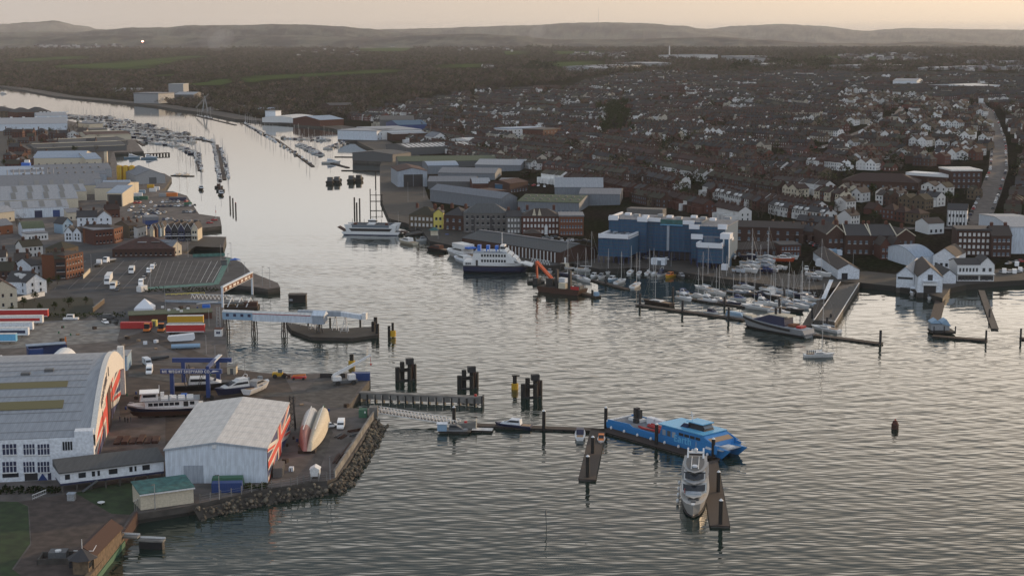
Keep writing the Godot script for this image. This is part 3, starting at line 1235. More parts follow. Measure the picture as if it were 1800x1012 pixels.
func motorboat(l: float,hull: String,top: String,fly := false) -> Node3D:
	var o := Node3D.new()
	var hb := l * 0.165
	var f := 0.5 + l * 0.075
	part(o,"hull",Geo.new().hull(l,hb,f * 0.8,f * 1.2),hull)
	var g := Geo.new()
	deck_of(g,l * 0.99,hb * 0.97,f * 0.8,f * 1.2)
	part(o,"deck",g,"white")
	var h := 0.9 + l * 0.05
	g = Geo.new().plate(v2([-l * 0.22,f * 0.9,-l * 0.2,f + h,l * 0.06,f + h,l * 0.24,f + h * 0.35,l * 0.33,f * 1.05]),-hb * 0.68,hb * 0.68)
	var c := part(o,"cabin",g,top)
	g = Geo.new()
	for s in [-1,1]:
		g.plate(v2([-l * 0.19,f + h * 0.45,-l * 0.18,f + h * 0.85,l * 0.05,f + h * 0.85,l * 0.16,f + h * 0.45]),hb * 0.68 if s > 0 else -hb * 0.7,hb * 0.7 if s > 0 else -hb * 0.68)
	g.quad(Vector3(l * 0.075,f + h * 0.98,-hb * 0.6),Vector3(l * 0.075,f + h * 0.98,hb * 0.6),Vector3(l * 0.235,f + h * 0.42,hb * 0.6),Vector3(l * 0.235,f + h * 0.42,-hb * 0.6))
	part(c,"windscreen",g,"glass","stuff")
	g = Geo.new().box(-l * 0.46,f * 0.75,-hb * 0.6,-l * 0.24,f * 0.86,hb * 0.6)
	part(o,"cockpit",g,"teak")
	if fly:
		g = Geo.new().plate(v2([-l * 0.2,f + h,-l * 0.2,f + h + 0.7,-l * 0.02,f + h + 0.7,l * 0.04,f + h]),-hb * 0.55,hb * 0.55)
		part(o,"flying_bridge",g,top)
		g = Geo.new().bar(Vector3(-l * 0.16,f + h + 0.7,-hb * 0.5),Vector3(-l * 0.2,f + h + 1.7,-hb * 0.4),0.12)
		g.bar(Vector3(-l * 0.16,f + h + 0.7,hb * 0.5),Vector3(-l * 0.2,f + h + 1.7,hb * 0.4),0.12)
		g.bar(Vector3(-l * 0.2,f + h + 1.7,-hb * 0.4),Vector3(-l * 0.2,f + h + 1.7,hb * 0.4),0.15)
		part(o,"radar_arch",g,"white")
	return o

# ---------------------------------------------------------------- kit: piers and piles

func pile(at: Vector3,r: float,h: float,label: String,cap := "",group := "",m := "pile") -> Node3D:
	var o := thing("mooring_pile",label,"mooring pile",at,0.0,group)
	part(o,"post",Geo.new().cyl(Vector3(0,-1.5,0),r,h + 1.5,10),m)
	if cap != "":
		part(o,"cap",Geo.new().cyl(Vector3(0,h,0),r * 1.06,r * 0.8,10,r * 0.3),cap)
	return o

# a floating walkway from a to b
func pontoon(a: Vector3,b: Vector3,w: float,label: String,m := "deck",n := "pontoon",group := "") -> Node3D:
	a.y = 0
	b.y = 0
	var l := a.distance_to(b)
	var o := thing(n,label,"pontoon",a,yaw_of(a,b),group)
	part(o,"deck",Geo.new().box(0,0.42,-w / 2,l,0.6,w / 2),m)
	var g := Geo.new()
	var k := 0.3
	while k < l - 0.5:
		g.box(k,-0.3,-w / 2 + 0.1,minf(k + 2.6,l - 0.2),0.42,w / 2 - 0.1)
		k += 3.0
	part(o,"float",g,"concrete_dark","stuff")
	g = Geo.new()
	for s in [-1,1]:
		g.box(0,0.3,w / 2 if s > 0 else -w / 2 - 0.12,l,0.62,w / 2 + 0.12 if s > 0 else -w / 2)
	part(o,"fender_board",g,"pile","stuff")
	return o

func lamp_post(at: Vector3,h: float,where: String,n := "lamp_post") -> Node3D:
	var o := thing(n,"","lamp post",at,rng.randf() * 6.0,"slim lamp posts")
	part(o,"pole",Geo.new().pipe(Vector3.ZERO,Vector3(0,h,0),0.11,6,0.07),"grey")
	part(o,"lantern",Geo.new().box(-0.1,h - 0.05,-0.12,1.0,h + 0.12,0.12),"grey_dark")
	enlist(o,"slim grey lamp post",where)
	return o

func person(at: Vector3,turn: float,label: String,top := "navy",group := "") -> void:
	var g := Geo.new()
	for s in [-1,1]:
		g.pipe(Vector3(0.02,0,s * 0.1),Vector3(0,0.85,s * 0.09),0.06,6,0.095)
		g.pipe(Vector3(0,1.42,s * 0.2),Vector3(0.06,0.85,s * 0.27),0.055,6,0.04)
	g.pipe(Vector3(0,0.8,0),Vector3(0,1.12,0),0.17,8,0.15)
	g.pipe(Vector3(0,1.1,0),Vector3(0,1.46,0),0.15,8,0.21)
	g.pipe(Vector3(0,1.44,0),Vector3(0.01,1.56,0),0.07,6)
	var o := thing("person",label,"person",at,turn,group)
	part(o,"body",g,top)
	var h := Geo.new()
	h.ball(Vector3(0.02,1.65,0),Vector3(0.1,0.125,0.085))
	part(o,"head",h,"skin")
	h = Geo.new()
	h.ball(Vector3(-0.01,1.69,0),Vector3(0.105,0.105,0.095))
	part(o,"hair",h,"black")

func shape() -> Geo:
	return Geo.new()

func V(x: float,y: float,z: float) -> Vector3:
	return Vector3(x,y,z)


# ---------------------------------------------------------------- the shipyard on the near bank

# where the sight line through a picture point meets a face of a building, in that face's own metres
func wall_xy(o: Node3D,px: float,py: float,face := "front",w := 0.0) -> Vector2:
	var inv := o.transform.affine_inverse()
	var e: Vector3 = inv * V(0,EYE,0)
	var d: Vector3 = inv.basis * way(px,py)
	if face == "front":
		var p := e - d * (e.z / d.z)
		return Vector2(p.x,p.y)
	var q := e + d * ((w - e.x) / d.x)
	return Vector2(-q.z,q.y)

func strip_of(a: Vector2,b: Vector2,w: float) -> PackedVector2Array:
	var n := (b - a).orthogonal().normalized() * w / 2
	return PackedVector2Array([a - n,b - n,b + n,a + n])

# the British flag as layers of paint on the right-hand face, stretched to w x h and cut to the shape of the wall
func flag(o: Node3D,face_x: float,z0: float,y0: float,w: float,h: float,shape: PackedVector2Array) -> void:
	var r := v2([0,0,60,0,60,30,0,30])
	var layers := [["flag_field","flag_blue",[r]],
		["flag_saltire","flag_white",[strip_of(Vector2(-6,-3),Vector2(66,33),6),strip_of(Vector2(-6,33),Vector2(66,-3),6)]],
		["flag_saltire","flag_red",[strip_of(Vector2(-6,-4.2),Vector2(30,13.8),2),strip_of(Vector2(30,16.2),Vector2(66,34.2),2),strip_of(Vector2(-6,31.8),Vector2(30,13.8),2),strip_of(Vector2(30,16.2),Vector2(66,-1.8),2)]],
		["flag_cross","flag_white",[v2([25,0,35,0,35,30,25,30]),v2([0,10,60,10,60,20,0,20])]],
		["flag_cross","flag_red",[v2([27,0,33,0,33,30,27,30]),v2([0,12,60,12,60,18,0,18])]]]
	var k := 0
	for l in layers:
		var g := shape()
		var lap := 0
		for s in l[2]:
			for c in Geometry2D.intersect_polygons(s,r):
				var big := PackedVector2Array()
				for p in c:
					big.append(Vector2(z0 + p.x / 60.0 * w,y0 + p.y / 30.0 * h))
				for d in Geometry2D.intersect_polygons(big,shape):
					g.poly(d,V(face_x + 0.1 + k * 0.05 + lap * 0.004,0,0),V(0,0,-1),V(0,1,0))
			lap += 1
		part(o,l[0],g,l[1])
		k += 1

func letters(o: Node3D,t: String,size: float,m: String,at: Vector3,rot: Vector3,n := "lettering") -> void:
	var f := SystemFont.new()
	f.font_names = PackedStringArray(["Droid Sans"])
	f.font_weight = 700
	var tm := TextMesh.new()
	tm.text = t
	tm.font = f
	tm.font_size = 64
	tm.pixel_size = size / 48.0
	tm.depth = 0.06
	var k := MeshInstance3D.new()
	k.name = n
	k.mesh = tm
	k.material_override = mats[m]
	k.position = at
	k.rotation = rot
	o.add_child(k,true)

func east_shipyard() -> void:
	columbine_hall()
	flag_shed()
	jetty_house()
	stilt_office()
	yard_boats()
	boat_hoist()
	yard_things()
	sea_wall()

func columbine_hall() -> void:
	var n := spot(160,840)
	var f := spot(211,694)
	var deep := n.distance_to(f)
	var along := V((f - n).z,0,-(f - n).x).normalized()
	if along.x > 0:
		along = -along
	var w := 96.0
	var a := n + along * w
	var he := 11.0
	var hr := 21.5
	var o := shed("ship_assembly_hall","huge white barrel-roofed boatbuilding hall with flag doors at the riverside yard","hall",a,n,deep,he,hr,"barrel","wall_white","roof_grey",0.2)
	var arc := func(s: float) -> Vector3: return V(0,he + (hr - he) * sin(PI * s) + 0.3,-deep * s)
	var find := func(px: float,py: float) -> Vector2:   # (x along the hall, share of the arc)
		var best := Vector2.ZERO
		var bd := 1e9
		for i in 60:
			var s := i / 120.0
			var p: Vector3 = arc.call(s)
			for j in 48:
				var q: Vector3 = o.transform * (p + V(w * j / 48.0,0,0))
				var d := px_of(q).distance_to(Vector2(px,py))
				if d < bd:
					bd = d
					best = Vector2(w * j / 48.0,s)
		return best
	for st in [[-30,677,115,675,0.020],[-30,716,107,711,0.022]]:
		var p: Vector2 = find.call(st[0],st[1])
		var q: Vector2 = find.call(st[2],st[3])
		var g := shape()
		for i in 4:
			var s0: float = q.y - st[4] + st[4] * i / 2.0
			var s1: float = s0 + st[4] / 2.0
			var u: Vector3 = arc.call(s0)
			var v: Vector3 = arc.call(s1)
			var lift := V(0,0.14,0)
			g.quad(u + lift,u + lift + V(q.x,0,0),v + lift + V(q.x,0,0),v + lift)
			g.quad(u + V(q.x,0,0),u + lift + V(q.x,0,0),v + lift + V(q.x,0,0),v + V(q.x,0,0))
		part(o,"roof_light",g,"ochre_panel")
	# sheet joints along and across the roof
	for k in 11:
		var s := 0.03 + k * 0.045
		var u: Vector3 = arc.call(s)
		part(o,"roof_seam",shape().bar(u + V(0,0.03,0),u + V(w - 3,0.03,0),0.16,0.14),"grey")
	for pq in [[40,657],[88,652]]:
		var p: Vector2 = find.call(pq[0],pq[1])
		var u: Vector3 = arc.call(p.y)
		var g := shape().box(p.x - 1.2,u.y - 0.4,u.z - 0.9,p.x + 1.2,u.y + 0.5,u.z + 0.9)
		part(o,"roof_hatch",g,"grey_dark")
	# white fascia that follows the arch at the yard end
	var outer := PackedVector2Array()
	var inner := PackedVector2Array()
	for i in 17:
		var s := i / 16.0
		outer.append(Vector2(deep * s,he + (hr - he) * sin(PI * s) + 0.5))
		inner.append(Vector2(deep * s,8.6 + 6.0 * sin(PI * s)))
	var band := outer.duplicate()
	var rev := inner.duplicate()
	rev.reverse()
	band.append_array(rev)
	var g2 := shape()
	g2.poly(band,V(w + 1.4,0,0),V(0,0,-1),V(0,1,0))
	for i in 16:
		for e in [outer,inner]:
			g2.quad(V(w,e[i].y,-e[i].x),V(w + 1.4,e[i].y,-e[i].x),V(w + 1.4,e[i + 1].y,-e[i + 1].x),V(w,e[i + 1].y,-e[i + 1].x))
	part(o,"arch_fascia",g2,"flag_white")
	var door := PackedVector2Array([Vector2(0.5,0.1)])
	for p in inner:
		door.append(Vector2(clampf(p.x,0.5,deep - 0.5),p.y))
	door.append(Vector2(deep - 0.5,0.1))
	flag(o,w,1.0,0.2,deep - 2.0,14.6,door)
	for z in [0.34,0.66]:
		part(o,"door_joint",shape().box(w + 0.3,0.1,-deep * z - 0.3,w + 0.45,11.5,-deep * z + 0.3),"rust")
	part(o,"open_doorway",shape().box(w + 0.3,0.1,-deep * 0.6,w + 0.5,12.6,-deep * 0.5),"rust")
	part(o,"pylon",shape().box(w - 0.5,0,-deep - 2.6,w + 1.5,15.5,-deep - 0.1),"flag_white")
	part(o,"pylon",shape().box(w - 3.8,0,-3.0,w + 0.9,12.6,0.3),"wall_white")
	part(o,"pylon",shape().box(w - 10,0,-2.0,w - 3.8,10.9,0.2),"wall_white")
	for i in 9:
		letters(o,"VENTURE QUAYS"[i + 0],2.6,"navy",V(w + 1.5,he + (hr - he) * sin(PI * (0.2 + i * 0.03)) - 2.2,-deep * (0.2 + i * 0.03)),V(0,PI / 2,0.25))
	# window bands of the near side
	for row in [[775,798],[806,829]]:
		for c in [[-24,-2],[2,29],[39,61],[64,87]]:
			var p := wall_xy(o,c[0],row[0] + 6)
			var q := wall_xy(o,c[1],row[1])
			var n2 := 4
			for i in n2:
				var x0 := lerpf(p.x,q.x,i / 4.0) + 0.12
				var x1 := lerpf(p.x,q.x,(i + 1) / 4.0) - 0.12
				var k := on_face(o,"window","front",x0,q.y,x1,p.y,"navy",0,0,0.09)
				var s := shape().box(x0,lerpf(q.y,p.y,0.55),0.0,x1,lerpf(q.y,p.y,0.55) + 0.14,0.14)
				part(k,"glazing_bar",s,"white","stuff")
			on_face(o,"sill","front",p.x,q.y - 0.3,q.x,q.y - 0.05,"white",0,0,0.3)
	var p1 := wall_xy(o,109,776)
	var q1 := wall_xy(o,128,790)
	for i in 4:
		on_face(o,"window","front",lerpf(p1.x,q1.x,i / 4.0),q1.y,lerpf(p1.x,q1.x,(i + 1) / 4.0) - 0.2,p1.y,"glass",0,0,0.35)
	for d in [[42,832,66,850,"black"],[83,831,92,846,"navy"],[3,832,32,838,"glass"]]:
		var p := wall_xy(o,d[0],d[1])
		var q := wall_xy(o,d[2],d[3])
		on_face(o,"door" if d[3] > 840 else "window","front",p.x,maxf(q.y,0.1),q.x,p.y,d[4],0,0,0.1)
	var tri := wall_xy(o,74,838)
	g2 = shape().poly(v2([tri.x - 1.2,tri.y - 0.9,tri.x + 1.2,tri.y - 0.9,tri.x,tri.y + 1.0]),V(0,0,0.12),V(1,0,0),V(0,1,0))
	part(o,"sign",g2,"blue")
	part(o,"drainpipe",shape().pipe(V(w - 36.5,0.2,0.3),V(w - 36.5,10.8,0.3),0.14),"grey")

func flag_shed() -> void:
	var a := spot(291,850)
	var b := spot(470,848.5)
	var deep := b.distance_to(spot(507,762))
	var w := a.distance_to(b)
	var o := shed("flag_shed","pale grey metal shed with a large flag painted along its side wall","shed",a,b,deep,9.0,10.7,"z","wall_sheet","roof_white",0.25)
	var wall := v2([0.2,0.3,deep - 0.2,0.3,deep - 0.2,8.8,0.2,8.8])
	flag(o,w,0.2,0.3,deep - 0.4,8.5,wall)
	var p := wall_xy(o,322,818)
	on_face(o,"roller_door","front",p.x,0.1,p.x + 5.0,p.y,"wall_sheet_dull",0,0,0.06)
	var q := wall_xy(o,376,784)
	on_face(o,"floodlight_box","front",q.x - 0.5,q.y - 0.5,q.x + 0.5,q.y + 0.4,"white",0,0,0.3)
	part(o,"eaves_trim",shape().plate(v2([-0.3,8.7,w / 2,10.45,w + 0.3,8.7,w + 0.3,9.1,w / 2,10.85,-0.3,9.1]),0.26,0.36),"wall_sheet_dull")
	for i in 7:
		for s in [-1,1]:
			var z := -deep * (i + 1) / 8.0
			part(o,"roof_seam",shape().bar(V(w / 2,10.98,z),V(w / 2 + s * w / 2,9.27,z),0.1,0.05),"roof_white")

func stilt_office() -> void:
	var a := spot(106,868)
	var b := spot(288,845)
	var w := a.distance_to(b)
	var o := thing("site_office","long low white site office on stilts with a dark roof by the white hall","office",a,yaw_of(a,b))
	part(o,"wall",shape().box(0,2.6,-7,w,5.3,0),"wall_white")
	part(o,"plinth",shape().box(0,2.1,-7,w,2.6,0.08),"navy")
	part(o,"roof",shape().beam(v2([0.6,5.3,0.6,5.6,-8,7.0,-8,5.3]),-0.4,w + 0.4),"roof_dark")
	for i in 8:
		part(o,"stilt",shape().box(0.5 + i * (w - 1.0) / 7.0 - 0.2,0,-0.6,0.5 + i * (w - 1.0) / 7.0 + 0.2,2.15,-0.2),"concrete_dark")
	for c in [[1.2,2.4],[4.5,6.3],[7.8,8.6],[9.2,9.8],[12.0,14.2],[17.2,18.0],[18.5,19.0],[20.5,22.4],[23.2,26.8],[27.6,28.1]]:
		if c[1] < w:
			on_face(o,"window","front",c[0],3.5,c[1],4.8,"glass")
	part(o,"stair",shape().bar(V(5,0.3,1.5),V(9,2.5,0.6),0.9,0.2),"grey_dark")

func jetty_house() -> void:
	# small octagonal-ended stone pavilion on the old quay at the corner of the picture
	var a := spot(128,1003)
	var b := spot(178,952)
	var w := a.distance_to(b)
	var o := thing("quay_pavilion","small sandstone pavilion with a brown roof beside the old quay wall","pavilion",a,yaw_of(a,b))
	part(o,"wall",shape().box(0,0,0,w,3.2,4.6).box(-2.5,0,0.8,0,3.0,4.2),"sandstone")
	var r := shape()
	r.beam(v2([5.0,3.1,2.3,5.0,-0.4,3.1,-0.4,3.35,2.3,5.3,5.0,3.35]),0,w + 0.4)
	part(o,"roof",r,"brick_brown")
	r = shape()
	for i in 8:
		var p := V(-0.5 + 3.3 * cos(TAU * i / 8),3.2,2.3 + 3.3 * sin(TAU * i / 8))
		var q := V(-0.5 + 3.3 * cos(TAU * (i + 1) / 8),3.2,2.3 + 3.3 * sin(TAU * (i + 1) / 8))
		r.tri(p,q,V(-0.5,5.2,2.3))
	part(o,"turret_roof",r,"slate")
	part(o,"rail",shape().bar(V(0.2,4.4,0.2),V(0.2,4.4,4.4),0.12).bar(V(0.2,4.4,4.4),V(2.5,4.9,4.4),0.12),"white")
	part(o,"aerial",shape().pipe(V(-0.5,5,2.3),V(-0.5,7.2,2.3),0.08),"white")
	for i in 3:
		on_face(o,"window","front",-2.2 + i * 0.8,1.4,-1.7 + i * 0.8,2.6,"glass",0,0,4.3)
	var g := shape()
	for i in 9:
		g.bar(V(w + 0.4 + i * 0.35,3.0 - i * 0.1,0),V(w + 0.4 + i * 0.35,3.0 - i * 0.1,4.6),0.1)
	part(o,"pergola",g,"grey_dark","stuff")
	var wl := thing("garden_enclosure","low stone walled enclosure with a hut beside the pavilion","enclosure",spot(64,993),yaw_of(spot(64,993),spot(105,992)))
	part(wl,"wall",shape().box(0,0,-0.3,7,1.3,0).box(0,0,-5,0.3,1.1,0).box(0,0,-5.2,7,1.2,-5),"concrete_dark")
	part(wl,"hut",shape().box(2.2,0,-4,6,2.3,-1),"grey_dark")
	part(wl,"table",shape().cyl(V(4.2,2.3,-2),0.7,0.3,10),"white")
	var t := thing("picnic_table","round white table top on the lawn below the site office","table",spot(177,887))
	part(t,"table_top",shape().cyl(V(0,0.6,0),0.9,0.12,12),"white")
	part(t,"leg",shape().cyl(Vector3.ZERO,0.12,0.6),"grey")
	var bx := thing("utility_cabinet","grey metal utility cabinet on the lawn under the site office","cabinet",spot(125,879))
	part(bx,"body",shape().box(-0.9,0,-0.8,0.9,1.7,0.8),"grey")
	part(bx,"top",shape().box(-1,1.7,-0.9,1,1.85,0.9),"wall_sheet_dull")
	var gt := thing("garden_gate","white wooden gate standing by the dark hedge at the lawn edge","gate",spot(56,879),yaw_of(spot(56,879),spot(83,868)))
	for i in 8:
		part(gt,"slat",shape().box(i * 0.7,0,-0.05,i * 0.7 + 0.12,1.2,0.05),"grey")
	part(gt,"rail",shape().box(0,1.2,-0.06,5.1,1.35,0.06).box(0,0.3,-0.06,5.1,0.42,0.06),"white")
	person(spot(212,936),0.5,"person in dark clothes standing at the head of the gangway","black")
	var gw := thing("gangway","white metal gangway reaching out from the old quay wall","gangway",spot(212,942),yaw_of(spot(212,942),spot(286,945)))
	part(gw,"deck",shape().box(0,-0.2,-0.9,4.2,0.15,0.9).box(4.2,-0.9,-0.9,10.2,-0.55,0.9),"concrete")
	part(gw,"rail",shape().box(0,0.15,-0.95,4.2,0.55,-0.88).box(4.2,-0.55,-0.95,10.2,-0.1,-0.88),"white")
	part(gw,"float",shape().box(4.5,-2.8,-0.8,10.0,-0.9,0.8),"black")

func yard_boats() -> void:
	# the passenger ferry on blocks
	var a := spot(348,728)
	var b := spot(232,734)
	var l := 22.5
	var o := thing("passenger_ferry","white and navy passenger ferry hauled out on the hard between the two flag halls","ferry",(a + b) / 2,yaw_of(a,b))
	part(o,"bottom",shape().hull(l * 0.93,3.0,2.2,2.0,-0.6),"rust")
	var h := shape()
	h.x = Transform3D(Basis(),V(0,1.6,0))
	h.hull(l,3.6,1.1,1.9,0.4,0.92)
	part(o,"hull",h,"navy")
	h = shape()
	h.x = Transform3D(Basis(),V(0,2.6,0))
	h.hull(l,3.65,0.8,1.5,-0.1,0.92,0.98)
	deck_of(h,l,3.6,0.75,1.2,0.92)
	part(o,"bulwark",h,"white")
	var c := part(o,"saloon",shape().box(-l * 0.44,3.2,-3.1,l * 0.26,5.2,3.1),"white")
	for s in [-1,1]:
		for i in 6:
			part(c,"window",shape().box(3.6 - i * 1.55,3.9,s * 3.1 - 0.06,4.9 - i * 1.55,4.85,s * 3.1 + 0.06),"glass")
		part(c,"door",shape().box(-6.8,3.2,s * 3.1 - 0.07,-5.4,5.0,s * 3.1 + 0.07),"black")
		part(c,"window",shape().box(-8.6,3.9,s * 3.1 - 0.06,-7.3,4.9,s * 3.1 + 0.06),"glass")
	part(o,"upper_deck",shape().box(-l * 0.46,5.2,-3.25,l * 0.28,5.4,3.25),"grey")
	for i in 8:
		part(o,"locker",shape().box(-8.4 + (i % 4) * 2.5,5.4,-2.4 + (i / 4) * 2.7,-6.4 + (i % 4) * 2.5,5.95,-0.6 + (i / 4) * 2.7),"white")
	part(o,"blue_locker",shape().box(-6.6,5.4,1.9,-4.8,6.1,3.1),"blue_bright")
	part(o,"gangplank",shape().bar(V(-2.6,6.1,-3.0),V(-1.6,5.7,3.2),0.8,0.2),"white")
	var wh := part(o,"wheelhouse",shape().plate(v2([2.0,5.4,2.0,7.6,6.6,7.6,7.4,5.2]),-2.0,2.0),"white")
	part(wh,"windscreen",shape().box(2.6,6.4,-2.06,6.4,7.2,2.06),"glass")
	part(o,"canopy",shape().box(1.6,7.6,-2.6,7.4,7.85,2.6),"white_gloss")
	part(o,"funnel",shape().box(0.2,5.4,-0.6,1.3,7.4,0.6).bar(V(1.6,7.8,0),V(1.6,9.6,0),0.18),"white")
	part(o,"stern_rail",shape().box(-l * 0.47,5.4,-3.2,-l * 0.46,6.6,3.2),"brown_wood")
	for i in 4:
		part(o,"keel_block",shape().box(-8 + i * 5,0,-0.9,-7 + i * 5,0.75,0.9),"brown_wood")
	# catamaran and workboats behind it
	var k := motorboat(16,"navy","white",true)
	put(k,"catamaran","catamaran",spot(417,695) + V(0,1.4,0),yaw_of(spot(438,690),spot(398,696)))
	k.set_meta("label","white and blue catamaran ashore below the blue boat hoist")
	k = motorboat(14,"white","grey",false)
	put(k,"workboat","workboat",spot(452,690) + V(0,1.2,0),yaw_of(spot(440,694),spot(466,683)))
	k.set_meta("label","open white workboat with a green and red hull line at the yard's water edge")
	k = motorboat(19,"black","white",false)
	put(k,"pilot_boat","boat",spot(355,690) + V(0,1.4,0),yaw_of(spot(330,690),spot(390,688)))
	k.set_meta("label","black hulled boat with white rail slung under the boat hoist")
	k = motorboat(13,"white","white",true)
	put(k,"motor_cruiser","motor cruiser",spot(4,652) + V(0,1.6,0),yaw_of(spot(-20,652),spot(30,650)))
	k.set_meta("label","white motor cruiser ashore behind the barrel-roofed hall")
	# the upturned hull of a big catamaran
	a = spot(540,797)
	b = spot(558,744)
	o = thing("upturned_hull","upturned silver and cream catamaran hull with a pink nose beside the flag shed","boat hull",(a + b) / 2,yaw_of(b,a))
	l = a.distance_to(b) + 2.0
	# two rounded lobes with a shallow valley between, fining towards the bow
	for s in [-1,1]:
		h = shape()
		var nose := shape()
		var last := []
		for i in 19:
			var t := i / 18.0
			var w := 3.9 * (1.0 - pow(t,4.0) * 0.72) * (0.9 + 0.1 * smoothstep(0.0,0.1,t))
			var hh := 4.3 * sqrt(maxf(0.0,1.0 - pow(t,5.0))) * (0.86 + 0.14 * smoothstep(0.0,0.2,t))
			var row := []
			for j in 9:
				var u := j / 8.0
				var y := maxf(0.42 * (1.0 - u * 1.6),sqrt(maxf(0.0,1.0 - pow((u - 0.45) / 0.55,2.0)))) if u < 0.45 else sqrt(maxf(0.0,1.0 - pow((u - 0.45) / 0.55,2.4)))
				row.append(V(-l / 2 + l * t,0.9 + hh * y,s * u * w))
			if i:
				for j in 8:
					(nose if s > 0 and t > 0.62 else h).quad(last[j],last[j + 1],row[j + 1],row[j])
			last = row
		part(o,"hull",h,"cream" if s < 0 else "silver")
		if s > 0:
			part(o,"pink_nose",nose,"pink")
		part(o,"keel",shape().bar(V(-l * 0.48,5.1,s * 1.75),V(l * 0.3,5.25,s * 1.65),0.22),"white")
	part(o,"cradle",shape().box(l * 0.36,0,-2.2,l * 0.48,0.9,2.6).box(-l * 0.4,0,-3,-l * 0.3,0.9,3),"brown_wood")

func boat_hoist() -> void:
	var a := spot(303,703)
	var b := spot(366,703)
	var o := thing("boat_hoist","blue travelling boat hoist with white lettering on its near beam","boat hoist",a,yaw_of(a,b))
	var w := a.distance_to(b)
	var d := 17.0
	var h := 8.6
	for z in [0.0,-d]:
		var bm := part(o,"beam",shape().box(-3.5,h,z - 0.6,w + 4.5,h + 1.35,z + 0.6),"blue")
		if z == 0.0:
			letters(bm,"ME 10",0.85,"white",V(-1.4,h + 0.68,0.66),Vector3.ZERO)
			letters(bm,"WIGHT SHIPYARD CO.",0.95,"white",V(w * 0.52,h + 0.68,0.66),Vector3.ZERO)
			part(bm,"emblem",shape().poly(v2([w + 1.2,h + 0.45,w + 3.8,h + 0.8,w + 1.8,h + 1.1]),V(0,0,0.64),V(1,0,0),V(0,1,0)),"white")
		for x in [0.0,w]:
			var g := shape().box(x - 0.6,0.9,z - 0.6,x + 0.6,h,z + 0.6)
			part(o,"leg",g,"blue")
			g = shape().pipe(V(x - 0.9,0.8,z - 0.4),V(x - 0.9,0.8,z + 0.4),0.8,10).pipe(V(x + 0.9,0.8,z - 0.4),V(x + 0.9,0.8,z + 0.4),0.8,10)
			part(o,"wheel",g,"tyre")
	part(o,"side_beam",shape().box(w - 0.5,h + 1.35,-d,w + 0.5,h + 2.2,0),"blue")
	part(o,"stair",shape().bar(V(w + 1.0,h + 2.6,-d + 1),V(w - 0.6,h + 1.2,-6),1.3,0.3),"white")
	var g2 := shape()
	for i in 4:
		for x in [2.5,w - 2.5]:
			g2.pipe(V(x,h,-2.5 - i * 3.6),V(x * 0.6 + w * 0.2,3.2,-2.5 - i * 3.6),0.12)
	part(o,"sling",g2,"black","stuff")

